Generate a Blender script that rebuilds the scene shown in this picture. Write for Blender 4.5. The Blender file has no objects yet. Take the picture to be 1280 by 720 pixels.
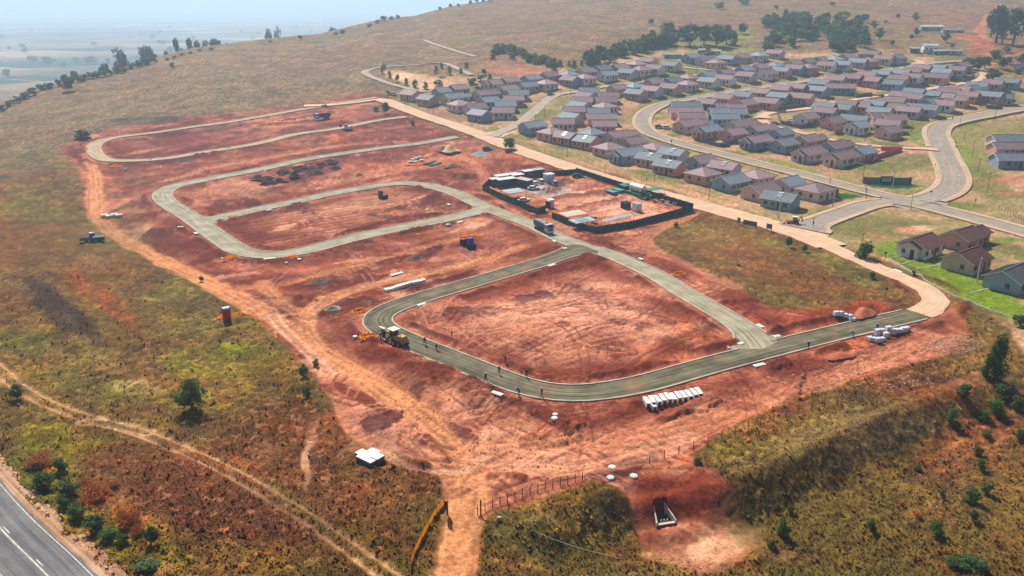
import bpy, bmesh, math, random
import numpy as np
from math import radians, sin, cos, pi, atan2, sqrt, hypot

# ------------------------------------------------------------------ camera, world, sun
S = bpy.context.scene
COL = S.collection
PITCH = radians(19.4); FPX = 1004.0; CAMZ = 64.0
cam = bpy.data.cameras.new('camera'); camo = bpy.data.objects.new('camera', cam); COL.objects.link(camo)
cam.sensor_width = 36; cam.lens = 36 * FPX / 1280; cam.clip_start = 1; cam.clip_end = 60000
camo.location = (0, 0, CAMZ); camo.rotation_euler = (pi/2 - PITCH, 0, 0)
S.camera = camo
SUN_EL = radians(46); SUNDIR = (-0.42, 1.0)           # horizontal direction towards the sun
W = bpy.data.worlds.new('World'); S.world = W; W.use_nodes = True
nt = W.node_tree; nt.nodes.clear()
sky = nt.nodes.new('ShaderNodeTexSky'); sky.sky_type = 'NISHITA'; sky.sun_disc = False
sky.sun_elevation = SUN_EL; sky.sun_rotation = atan2(SUNDIR[0], SUNDIR[1]); sky.altitude = 1400
sky.air_density = 1.0; sky.dust_density = 5.0; sky.ozone_density = 1.0
bg = nt.nodes.new('ShaderNodeBackground'); bg.inputs['Strength'].default_value = 0.065
wo = nt.nodes.new('ShaderNodeOutputWorld')
nt.links.new(sky.outputs[0], bg.inputs[0]); nt.links.new(bg.outputs[0], wo.inputs[0])
sl = bpy.data.lights.new('sun', 'SUN'); sl.energy = 5.0; sl.angle = radians(0.53); sl.color = (1, .94, .84)
so = bpy.data.objects.new('sun', sl); COL.objects.link(so)
n_ = hypot(*SUNDIR)
from mathutils import Vector
sd = Vector((SUNDIR[0]/n_*cos(SUN_EL), SUNDIR[1]/n_*cos(SUN_EL), sin(SUN_EL)))
so.rotation_euler = sd.to_track_quat('Z', 'Y').to_euler(); so.location = (0, 0, 200)
S.view_settings.view_transform = 'Standard'; S.view_settings.look = 'None'
S.view_settings.exposure = 0.33; S.view_settings.gamma = 1.0
S.cycles.volume_step_rate = 4; S.cycles.volume_bounces = 1
S.cycles.max_bounces = 5; S.cycles.diffuse_bounces = 2

rnd = random.Random(7)

# ------------------------------------------------------------------ terrain
_Y = np.arange(0, 4001, 5.0)
_sl = np.interp(_Y, [0, 225, 500, 600, 1000, 1100, 1500], [0, 0, .165, .095, .09, .03, 0])
_H = np.concatenate([[0], np.cumsum((_sl[1:] + _sl[:-1]) / 2 * 5.0)])
def sm(t):
    t = np.clip(t, 0, 1); return t * t * (3 - 2 * t)
def hill0(Y): return np.interp(Y, _Y, _H)
def rays(px, py):
    px = np.asarray(px, float); py = np.asarray(py, float)
    x = (px - 640) / FPX; y = (360 - py) / FPX
    cp, sp = cos(PITCH), sin(PITCH)
    return x, cp + y * sp, -sp + y * cp
def cast(px, py, h, fn):
    dx, dy, dz = rays(px, py)
    t = np.concatenate([np.arange(40, 500, 2.0), np.arange(500, 1600, 5.0), np.arange(1600, 12000, 40.)])
    for it in range(3):
        X = dx * t; Y = dy * t; Z = CAMZ + dz * t
        g = Z - (fn(X, Y) + h)
        k = np.argmax(g < 0)
        if g[k] >= 0: k = len(t) - 1
        if k == 0: k = 1
        t = np.linspace(t[k-1], t[k], 12)
    a = t[6]
    return float(dx * a), float(dy * a)
# the crest that hides the plain: bearing, distance, and the height it has there
_cr = [(-420, 300, 400), (-150, 185, 520), (0, 131, 600), (45, 116, 620), (80, 104, 640), (150, 87, 680), (230, 63, 730), (320, 51, 790), (400, 43, 845), (470, 26, 900), (520, 20, 940), (560, 9, 975), (600, 2.5, 1010)]
_ra, _rr, _rs = [], [], []
for a_, b_, r_ in _cr:
    dx, dy, dz = rays(a_, b_); t_ = r_ / hypot(dx, dy)
    _ra.append(atan2(dx, dy)); _rr.append(r_); _rs.append(float((CAMZ + dz * t_) / hill0(dy * t_)))
_ra += [_ra[-1] + .10, _ra[-1] + .2]; _rr += [1150, 1500]; _rs += [1.0, 1.0]
print('ridge', np.round(_rs, 2))
def hill(X, Y):
    X = np.asarray(X, float); Y = np.asarray(Y, float)
    return hill0(Y) * np.interp(np.arctan2(X, Y), _ra, _rs)
PLAIN = -62.0
def seg_dist(X, Y, pts, closed=False):
    """distance, signed side (+ left), arc length parameter"""
    pts = np.asarray(pts, float)
    best = np.full(np.shape(X), 1e9); side = np.zeros(np.shape(X)); arc = np.zeros(np.shape(X))
    acc = 0.0
    n = len(pts) - (0 if closed else 1)
    for i in range(n):
        ax, ay = pts[i]; bx, by = pts[(i + 1) % len(pts)]
        ex, ey = bx - ax, by - ay; L2 = ex*ex + ey*ey + 1e-9
        t = np.clip(((X - ax) * ex + (Y - ay) * ey) / L2, 0, 1)
        rx = X - ax - t * ex; ry = Y - ay - t * ey
        d = rx*rx + ry*ry
        m = d < best
        best = np.where(m, d, best); L = sqrt(L2)
        side = np.where(m, np.sign(ex * (Y - ay) - ey * (X - ax)), side)
        arc = np.where(m, acc + t * L, arc); acc += L
    return np.sqrt(best), side, arc
# bank at the bottom right of the site
def T(X, Y):
    X = np.asarray(X, float); Y = np.asarray(Y, float)
    z = hill(X, Y)
    dd = np.maximum(np.hypot(X, Y) - np.interp(np.arctan2(X, Y), _ra, _rr), 0)
    drop = np.where(dd < 30, .3 * dd * dd / 60, .3 * (dd - 15))
    z = z - drop
    z = np.where(z < PLAIN + 8, PLAIN + 8 * np.exp(np.clip((z - PLAIN - 8) / 8, -20, 0)), z)
    return z
def P(px, py, h=0.0):
    return cast(px, py, h, T)
def P3(px, py, h=0.0):
    x, y = P(px, py, h); return x, y, float(T(x, y))

def proj(X, Y, Z):
    cp, sp = cos(PITCH), sin(PITCH)
    dz = Z - CAMZ
    dep = Y * cp - dz * sp; up = Y * sp + dz * cp
    return 640 + FPX * X / dep, 360 - FPX * up / dep

# ------------------------------------------------------------------ noise
def _h(ix, iy, s):
    h = (ix.astype(np.uint32) * np.uint32(374761393) + iy.astype(np.uint32) * np.uint32(668265263) + np.uint32((s * 2246822519 + 3266489917) & 0xffffffff))
    h = (h ^ (h >> np.uint32(13))) * np.uint32(1274126177)
    return ((h ^ (h >> np.uint32(16))) & np.uint32(0xffff)).astype(np.float32) / 65535.0
def vn(X, Y, s=0):
    x0 = np.floor(X); y0 = np.floor(Y); fx = (X - x0).astype(np.float32); fy = (Y - y0).astype(np.float32)
    ix = x0.astype(np.int64) & 0xffffffff; iy = y0.astype(np.int64) & 0xffffffff
    fx = fx*fx*(3-2*fx); fy = fy*fy*(3-2*fy)
    a = _h(ix, iy, s); b = _h(ix+1, iy, s); c = _h(ix, iy+1, s); d = _h(ix+1, iy+1, s)
    return a + (b-a)*fx + (c-a)*fy + (a-b-c+d)*fx*fy
def fbm(X, Y, size, octs=4, s=0, g=.5):
    v = 0; a = 1; t = 0; k = 1.0 / size
    for o in range(octs):
        ang = .6 * o + .3
        xr = (X * cos(ang) - Y * sin(ang)) * k + 37.1 * o; yr = (X * sin(ang) + Y * cos(ang)) * k + 11.7 * o
        v = v + a * vn(xr, yr, s + o * 7); t += a; a *= g; k *= 2.03
    return v / t                                    # 0..1, mean .5

# ------------------------------------------------------------------ objects helpers
ORD = ['', 'first', 'second', 'third', 'fourth', 'fifth', 'sixth', 'seventh', 'eighth', 'ninth', 'tenth', 'eleventh', 'twelfth', 'thirteenth',
       'fourteenth', 'fifteenth', 'sixteenth', 'seventeenth', 'eighteenth', 'nineteenth', 'twentieth']
TENS = {20: 'twenty', 30: 'thirty', 40: 'forty', 50: 'fifty', 60: 'sixty', 70: 'seventy', 80: 'eighty', 90: 'ninety'}
TENTH = {30: 'thirtieth', 40: 'fortieth', 50: 'fiftieth', 60: 'sixtieth', 70: 'seventieth', 80: 'eightieth', 90: 'ninetieth'}
def nth(n):
    if n <= 20: return ORD[n]
    t = n // 10 * 10
    return TENTH[t] if n == t else TENS[t] + '-' + ORD[n - t]

def tag(o, label=None, cat=None, group=None, kind=None):
    if label: o['label'] = label
    if cat: o['category'] = cat
    if group: o['group'] = group
    if kind: o['kind'] = kind
    return o
def empty(name, loc, rz=0, label=None, cat=None, group=None):
    o = bpy.data.objects.new(name, None); COL.objects.link(o); o.empty_display_size = .5
    o.location = loc; o.rotation_euler = (0, 0, rz)
    return tag(o, label, cat, group)
def obj(name, me, parent=None, loc=None, rz=0, kind=None):
    o = bpy.data.objects.new(name, me); COL.objects.link(o)
    if parent: o.parent = parent
    if loc is not None: o.location = loc
    if rz: o.rotation_euler = (0, 0, rz)
    if kind: o['kind'] = kind
    return o
class MB:
    def __init__(s): s.v = []; s.f = []; s.m = []
    def face(s, pts, m=0):
        b = len(s.v); s.v += [tuple(p) for p in pts]; s.f.append(tuple(range(b, b + len(pts)))); s.m.append(m); return s
    def box(s, c, d, m=0, rz=0, taper=1.0):
        b = len(s.v); cz, sz = cos(rz), sin(rz)
        for z in (-.5, .5):
            k = taper if z > 0 else 1.0
            for x, y in ((-.5, -.5), (.5, -.5), (.5, .5), (-.5, .5)):
                X = x * d[0] * k; Y = y * d[1] * k
                s.v.append((c[0] + X*cz - Y*sz, c[1] + X*sz + Y*cz, c[2] + z * d[2]))
        for q in ((3, 2, 1, 0), (4, 5, 6, 7), (0, 1, 5, 4), (1, 2, 6, 5), (2, 3, 7, 6), (3, 0, 4, 7)):
            s.f.append(tuple(b + i for i in q)); s.m.append(m)
        return s
    def prism(s, poly, axis, a, b_, m=0, scale_b=1.0):
        """poly: list of 2D; axis 'x': (y,z) extruded x; 'y': (x,z); 'z': (x,y)"""
        n = len(poly); b = len(s.v)
        for t, k in ((a, 1.0), (b_, scale_b)):
            for p in poly:
                q = (p[0]*k, p[1]*k) if axis == 'z' else p
                s.v.append({'x': (t, q[0], q[1]), 'y': (q[0], t, q[1]), 'z': (q[0], q[1], t)}[axis])
        s.f.append(tuple(range(b + n - 1, b - 1, -1))); s.m.append(m)
        s.f.append(tuple(range(b + n, b + 2 * n))); s.m.append(m)
        for i in range(n):
            j = (i + 1) % n
            s.f.append((b + i, b + j, b + n + j, b + n + i)); s.m.append(m)
        return s
    def tube(s, p0, p1, r0, r1=None, n=8, m=0):
        r1 = r0 if r1 is None else r1
        p0 = Vector(p0); p1 = Vector(p1); d = (p1 - p0).normalized()
        u = d.orthogonal().normalized(); w = d.cross(u); b = len(s.v)
        for p, r in ((p0, r0), (p1, r1)):
            for i in range(n):
                a = 2*pi*i/n; s.v.append(tuple(p + u * cos(a) * r + w * sin(a) * r))
        for i in range(n):
            j = (i+1) % n; s.f.append((b+i, b+j, b+n+j, b+n+i)); s.m.append(m)
        s.f.append(tuple(range(b+n-1, b-1, -1))); s.m.append(m); s.f.append(tuple(range(b+n, b+2*n))); s.m.append(m)
        return s
    def mesh(s, name, mats, smooth=False):
        me = bpy.data.meshes.new(name); me.from_pydata(s.v, [], s.f)
        for m in (mats if isinstance(mats, (list, tuple)) else [mats]): me.materials.append(m)
        me.polygons.foreach_set('material_index', s.m)
        if smooth: me.polygons.foreach_set('use_smooth', [True] * len(s.f))
        bm = bmesh.new(); bm.from_mesh(me); bmesh.ops.recalc_face_normals(bm, faces=bm.faces); bm.to_mesh(me); bm.free()
        me.update(); return me
    def build(s, name, mats, parent=None, loc=None, rz=0, kind=None, smooth=False):
        return obj(name, s.mesh(name, mats, smooth), parent, loc, rz, kind)

# ------------------------------------------------------------------ materials
def srgb(c):
    c = np.asarray(c, float) / 255.0
    return np.where(c <= .04045, c / 12.92, ((c + .055) / 1.055) ** 2.4)
_M = {}
def mat(name, rgb, rough=.8, metal=0.0, var=.18, scale=1.2, spec=.3, bump=0.0, tint=None, obj_var=0.0, bscale=8.0):
    """rgb = sRGB 0..255 surface colour; noise breaks it up, dust in broad patches"""
    if name in _M: return _M[name]
    m = bpy.data.materials.new(name); m.use_nodes = True; _M[name] = m
    nt = m.node_tree; N = nt.nodes; L = nt.links; b = N['Principled BSDF']
    b.inputs['Roughness'].default_value = rough; b.inputs['Metallic'].default_value = metal
    b.inputs['Specular IOR Level'].default_value = spec
    c = srgb(rgb)
    tc = N.new('ShaderNodeTexCoord'); nz = N.new('ShaderNodeTexNoise'); nz.inputs['Scale'].default_value = scale; nz.inputs['Detail'].default_value = 5
    geo = N.new('ShaderNodeNewGeometry')
    L.new(geo.outputs['Position'], nz.inputs['Vector'])
    rp = N.new('ShaderNodeValToRGB'); rp.color_ramp.elements[0].position = .3; rp.color_ramp.elements[1].position = .72
    lo = c * (1 - var); hi = c * (1 + var * .7)
    if tint is not None: lo = c * (1 - var) * .5 + srgb(tint) * .5
    rp.color_ramp.elements[0].color = (*lo, 1); rp.color_ramp.elements[1].color = (*np.minimum(hi, .95), 1)
    L.new(nz.outputs[0], rp.inputs[0])
    out = rp.outputs[0]
    if obj_var:
        oi = N.new('ShaderNodeObjectInfo'); mr = N.new('ShaderNodeMapRange')
        mr.inputs[3].default_value = 1 - obj_var; mr.inputs[4].default_value = 1 + obj_var
        L.new(oi.outputs['Random'], mr.inputs[0])
        hs = N.new('ShaderNodeHueSaturation'); L.new(mr.outputs[0], hs.inputs['Value']); L.new(out, hs.inputs['Color']); out = hs.outputs[0]
    L.new(out, b.inputs['Base Color'])
    if bump:
        n2 = N.new('ShaderNodeTexNoise'); n2.inputs['Scale'].default_value = bscale; n2.inputs['Detail'].default_value = 4
        L.new(geo.outputs['Position'], n2.inputs['Vector'])
        bp = N.new('ShaderNodeBump'); bp.inputs['Distance'].default_value = bump; L.new(n2.outputs[0], bp.inputs['Height'])
        L.new(bp.outputs[0], b.inputs['Normal'])
    return m
HAZE_D = 0.00030; HAZE_C = (.56, .77, 1.0, 1)
# ------------------------------------------------------------------ roads (centre lines read off the photo, laid on the terrain)
def catmull(pts, step=2.0, closed=False):
    pts = [np.array(p, float) for p in pts]
    n = len(pts); out = []
    rng_ = range(n if closed else n - 1)
    for i in rng_:
        if closed: p0, p1, p2, p3 = pts[(i-1) % n], pts[i], pts[(i+1) % n], pts[(i+2) % n]
        else: p0 = pts[max(i-1, 0)]; p1 = pts[i]; p2 = pts[i+1]; p3 = pts[min(i+2, n-1)]
        k = max(2, int(np.linalg.norm(p2 - p1) / step))
        for j in range(k):
            t = j / k
            out.append(.5 * ((2*p1) + (-p0+p2)*t + (2*p0-5*p1+4*p2-p3)*t*t + (-p0+3*p1-3*p2+p3)*t**3))
    if not closed: out.append(pts[-1])
    o = np.array(out)
    for _ in range(3):                              # soften
        q = o.copy(); q[1:-1] = (o[:-2] + 2*o[1:-1] + o[2:]) / 4; o = q
    return o
def PL(lst): return [P(a, b) for a, b in lst]

# kinds: base = grey road base of the new streets, oiled = darker damp base, sandy, asphalt
ROADS = [
 # name, kind, half width, kerb?, pavement width, centre line
 ('new_road', 'oiled', 3.0, 1, 0, [(1148,356),(1161,363),(1169,371),(1170,380),(1161,388),(1142,394),(1110,401),(1060,413),(1010,425),(960,438),(902,453),(852,467),(802,481),(752,490),(715,493),
    (677,489),(640,479),(610,467),(570,451),(530,435),(497,421),(474,409),(470,399),(478,390),(500,381),(535,370),(572,359),(610,348),(650,336),(690,324),(716,314),(736,310)]),
 ('new_road', 'base', 2.9, 1, 0, [(535,231),(570,242),(602,257),(640,272),(665,281),(702,299),(735,310),(765,319),(790,330),(822,345),(852,364),(890,386),(925,407),(946,426),(953,437)]),
 ('new_road', 'base', 2.9, 1, 0, [(535,231),(508,229),(480,231),(420,241),(370,252),(320,262),(285,270),(256,275)]),
 ('new_road', 'base', 3.1, 1, 0, [(572,171),(520,180),(470,186),(395,197),(320,213),(280,220),(250,226),(217,233),(203,242),(207,252),(222,262),(240,273),(262,289),(282,303),(300,314),(325,319),(357,318),
    (395,310),(445,297),(500,285),(570,271),(606,261)]),
 ('new_road', 'cream', 2.8, 1, 0, [(470,122),(420,130),(370,138),(320,147),(262,156),(200,165),(150,171),(125,177),(117,185),(124,196),(142,201),(200,199),(250,191),(320,180),(370,168),(425,160),(470,151),(508,146)]),
 ('main_road', 'sandy', 5.2, 0, 0, [(380,132),(440,128),(475,124),(500,133),(545,149),(600,168),(640,184),(700,205),(760,224),(820,241),(880,258),(940,274),(985,287),(1020,300),(1040,308)]),
 ('dirt_road', 'sandy', 2.9, 0, 0, [(1012,297),(1060,319),(1110,340),(1148,356),(1161,363),(1169,371),(1170,380),(1161,388),(1148,392)]),
 ('side_road', 'grey', 3.2, 0, 0, [(612,170),(640,159),(659,147),(675,133),(688,122),(702,117),(725,114),(750,109),(775,105),(805,102),(830,99),(850,96),(872,93)]),
 ('side_road', 'sandy', 2.4, 0, 0, [(855,84),(872,86),(900,88),(920,86)]),
 ('curved_road', 'asphalt', 3.0, 1, 1.7, [(1160,255),(1130,250),(1085,240),(1035,227),(997,217),(960,208),(910,195),(872,186),(838,176),(812,166),(803,156),(804,146),(812,138),(830,130),(860,124),(900,117),(937,111),(980,105),
    (1020,99),(1070,92),(1110,87),(1140,83),(1153,80),(1175,78),(1205,76)]),
 ('side_road', 'sandy', 2.2, 0, 0, [(1153,80),(1148,76),(1132,74),(1100,75)]),
 ('avenue', 'asphalt', 4.0, 1, 2.0, [(1122,254),(1155,250),(1180,241),(1192,228),(1189,212),(1181,196),(1175,180),(1170,167),(1176,157),(1200,150),(1226,145),(1251,140),(1290,133),(1330,127)]),
 ('avenue', 'asphalt', 3.7, 1, 2.0, [(1118,250),(1150,256),(1190,266),(1232,277),(1290,293),(1350,310)]),
 ('avenue', 'asphalt', 3.4, 1, 1.6, [(1128,252),(1090,255),(1058,265),(1030,275),(1000,286)]),
 ('side_road', 'sandy', 2.6, 0, 0, [(952,148),(958,142),(980,139),(1012,135),(1036,129),(1060,126),(1085,122),(1110,119),(1150,113),(1187,107),(1210,103),(1226,99),(1231,92),(1220,87),(1204,86)]),
 ('side_road', 'sandy', 2.2, 0, 0, [(950,150),(960,155),(980,161),(1000,166),(1035,174),(1070,180),(1110,184),(1150,186),(1172,187)]),
 ('side_road', 'grey', 2.4, 0, 0, [(545,113),(530,115),(507,110),(485,104),(466,97),(456,91),(462,87),(490,83),(530,80),(553,79),(570,85),(590,94)]),
 ('side_road', 'grey', 2.2, 0, 0, [(530,50),(545,56),(570,64),(595,71)]),
 ('highway', 'tar', 3.95, 0, 0, [(-220,440),(-120,530),(-60,590),(0,662),(58,720),(106,775),(160,850)]),
]
RW = []
for nm, kd, hw, kb, pv, cl in ROADS:
    RW.append(catmull(PL(cl), 2.0))

# ------------------------------------------------------------------ the ground grid
az = np.concatenate([np.linspace(-56, -35, 50, endpoint=False), np.linspace(-35, 35, 830), np.linspace(35, 56, 51)[1:]])
az = np.radians(az)
dl = [30.0]
while dl[-1] < 1500:
    d = dl[-1]
    dl.append(d + min(max(d * d / (CAMZ * 803.0) * 1.15, .35), 2.2) * (1 if d < 1000 else 3))
dl = np.array(dl)
nr, nc = len(dl), len(az)
D, A = np.meshgrid(dl, az, indexing='ij')
GX = (D * np.tan(A) * np.cos(A)).ravel(); GY = (D * np.cos(A)).ravel()
print('grid', nr, nc, nr * nc)
GZ = T(GX, GY)
GU, GV = proj(GX, GY, GZ)
NV = len(GX)
C = np.zeros((NV, 3), np.float32)

def mixc(a, col):
    global C
    C += (np.asarray(col, np.float32) - C) * a[:, None].astype(np.float32)
def lerpc(t, c0, c1):
    return np.asarray(c0, np.float32) + (np.asarray(c1, np.float32) - np.asarray(c0, np.float32)) * t[:, None]
def near(pts, r):
    pts = np.asarray(pts)
    return np.nonzero((GX > pts[:, 0].min() - r) & (GX < pts[:, 0].max() + r) & (GY > pts[:, 1].min() - r) & (GY < pts[:, 1].max() + r))[0]

n_a = fbm(GX, GY, 60, 4, 1); n_b = fbm(GX, GY, 22, 4, 2); n_c = fbm(GX, GY, 7, 4, 3); n_d = fbm(GX, GY, 2.2, 3, 4); n_e = fbm(GX, GY, .9, 2, 5)
WU = GU + (n_b - .5) * 24 + (n_c - .5) * 22; WV = GV + (n_c[::-1] - .5) * 0 + (fbm(GX, GY, 18, 3, 9) - .5) * 10 * np.clip(GV / 400, .25, 1.4)
WV = WV + (n_d - .5) * 5 * np.clip(GV / 500, .1, 1)

def poly_sd(poly, X=None, Y=None):
    X = WU if X is None else X; Y = WV if Y is None else Y
    poly = np.asarray(poly, float)
    d, _, _ = seg_dist(X, Y, poly, closed=True)
    ins = np.zeros(X.shape, bool)
    n = len(poly)
    for i in range(n):
        x0, y0 = poly[i]; x1, y1 = poly[(i+1) % n]
        c = ((y0 > Y) != (y1 > Y))
        with np.errstate(divide='ignore', invalid='ignore'):
            xi = (x1 - x0) * (Y - y0) / (y1 - y0 + 1e-12) + x0
        ins ^= (c & (X < xi))
    return np.where(ins, d, -d)
def soft(sd, w): return sm(sd / w * .5 + .5)

# --- grassland base: three tones stirred by noise
t1 = sm((n_b - .38) / .26); t2 = sm((n_a - .36) / .28); t3 = sm((n_c - .42) / .2); t4 = sm((n_d - .4) / .22)
C[:] = lerpc(t1, (104, 82, 47), (116, 70, 44))
mixc((1 - t2) * .55, (100, 96, 46))
mixc(t3 * .45, (72, 54, 38))
mixc(t4 * .30, (142, 116, 78))
# --- the tan hillside behind, bleached with height
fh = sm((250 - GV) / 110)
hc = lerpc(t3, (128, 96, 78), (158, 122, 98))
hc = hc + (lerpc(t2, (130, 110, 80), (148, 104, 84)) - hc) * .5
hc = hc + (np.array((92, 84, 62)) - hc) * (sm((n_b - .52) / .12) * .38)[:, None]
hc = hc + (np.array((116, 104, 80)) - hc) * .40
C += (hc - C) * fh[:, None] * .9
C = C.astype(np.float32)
KIND = np.zeros(NV, np.float32)       # 0 grass .. 1 bare soil
ROUGHH = np.ones(NV, np.float32)
HZ = np.zeros(NV, np.float32)         # relief added to the terrain

def blob(u, v, ru, rv, ang, col, a=.8, br=.55, kind=None, warp=True):
    U = (WU if warp else GU) - u; V = (WV if warp else GV) - v
    c, s = cos(radians(ang)), sin(radians(ang))
    r = np.sqrt(((U*c + V*s) / ru) ** 2 + ((-U*s + V*c) / rv) ** 2)
    m = sm((1.15 - r) / .6)
    if br: m = m * (1 - br + br * sm((n_c * .5 + n_d * .5 - .36) / .2))
    mixc(m * a, col)
    if kind is not None: KIND[:] = KIND + (kind - KIND) * np.clip(m * 1.3, 0, 1)
    return m

# ---- soil of the building site
SITE = [(78,186),(118,166),(200,151),(300,141),(400,128),(465,118),(560,165),(650,194),(700,210),(880,263),(866,272),(815,285),(800,300),(850,330),(905,358),(960,384),(1010,392),(1060,388),(1112,380),(1138,388),
        (1200,384),(1215,420),(1185,445),(1100,462),(1000,495),(905,536),(860,565),(900,585),(925,612),(960,650),(900,690),(850,680),(800,650),(780,612),(735,598),(680,618),(604,643),(592,730),(528,730),(548,680),(562,640),(552,605),
        (530,572),(470,562),(436,545),(412,500),(396,470),(360,438),(320,402),(278,368),(228,338),(168,308),(126,288),(108,250),(104,216)]
sd_site = poly_sd(SITE)
ms = soft(sd_site, 3.5)
soil = lerpc(sm((n_b - .36) / .28), (130, 62, 42), (172, 100, 70))
soil = soil + (np.array((196, 138, 104)) - soil) * (sm((n_a - .45) / .2) * .6)[:, None]
soil = soil + (np.array((92, 42, 34)) - soil) * (sm((n_c - .56) / .14) * .6)[:, None]
soil = soil + (np.array((196, 146, 122)) - soil) * (sm((n_d - .60) / .12) * .35)[:, None]
C += (soil - C) * ms[:, None]; C = C.astype(np.float32)
KIND = np.maximum(KIND, ms).astype(np.float32)

# ---- broad patches of the left field
for b in [(270,450,85,28,-4,(112,106,42),.8),(230,500,70,18,6,(112,100,44),.6),(305,433,28,9,8,(118,122,38),.7),(85,556,75,26,6,(118,112,36),.7),(20,600,50,30,0,(86,84,38),.6),(45,262,70,20,0,(106,104,50),.6),
          (150,345,60,40,0,(108,74,46),.6),(50,345,60,45,0,(92,66,46),.6),(82,395,20,62,-48,(58,46,36),.85),(128,372,15,70,-52,(146,76,40),.65),(30,430,45,18,0,(92,94,40),.6),(90,450,60,26,0,(124,104,68),.45),
          (168,487,38,11,4,(158,142,110),.75),(110,480,70,20,10,(94,92,44),.5),(200,470,22,18,0,(96,62,50),.6),(330,470,60,30,0,(116,98,44),.5),(350,500,60,30,0,(84,70,36),.5),
          (250,625,170,50,22,(92,54,38),.75),(150,600,70,30,20,(100,62,44),.5),(420,640,110,38,25,(92,62,34),.65),(350,560,90,26,15,(88,60,40),.6),(385,640,60,12,40,(84,92,36),.7),(470,590,60,20,10,(96,72,42),.6),
          (360,400,70,14,30,(104,84,50),.4),(190,250,60,50,0,(110,94,66),.4),(20,200,60,30,0,(112,100,72),.6),(110,655,60,24,35,(100,92,36),.7),(180,690,80,30,20,(104,98,34),.7),(60,600,60,30,30,(78,80,36),.6),
          (120,625,22,12,0,(168,88,50),.8),(52,582,20,10,0,(150,92,36),.8),(160,650,26,16,20,(150,88,30),.75),(300,700,90,24,20,(82,62,34),.5),(470,690,60,24,30,(88,84,34),.6),
          (200,530,60,10,0,(126,114,48),.4),(300,300,0.1,0.1,0,(0,0,0),0)]:
    blob(*b)
# reddish burnt grass right of the compound and the fields bottom right
for b in [(940,322,110,38,18,(126,88,58),.85,.5,.15),(1010,350,100,26,20,(120,82,50),.7),(880,292,50,16,10,(132,112,66),.7),(1060,340,70,10,22,(108,104,56),.6),(960,300,60,10,20,(112,110,58),.6),(1050,385,70,8,-4,(124,88,60),.7),
          (1100,620,220,60,0,(112,94,52),.7),(1040,560,150,16,-20,(84,66,46),.6),(990,545,140,12,-22,(142,122,88),.7),(1150,520,60,14,-20,(136,112,78),.5),(930,580,60,14,-10,(84,66,46),.6),
          (720,640,80,18,-8,(126,112,72),.6),(700,680,120,28,8,(92,84,46),.5),(820,700,120,22,0,(128,112,70),.5),(1150,700,120,20,0,(104,92,44),.6),(1000,690,90,12,0,(96,98,44),.5),
          (1200,545,50,20,-20,(152,104,72),.5),(1170,610,50,10,-10,(186,130,98),.45),(1240,570,40,30,0,(116,92,54),.5),(1230,440,60,30,30,(120,92,58),.6),(1190,420,40,20,40,(170,112,84),.6),
          (1230,400,50,14,28,(104,84,50),.6),(1270,470,30,16,0,(96,84,48),.5),(1150,440,60,14,-12,(190,126,102),.5),(1040,545,70,14,0,(100,82,54),.4)]:
    blob(*b)
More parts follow.
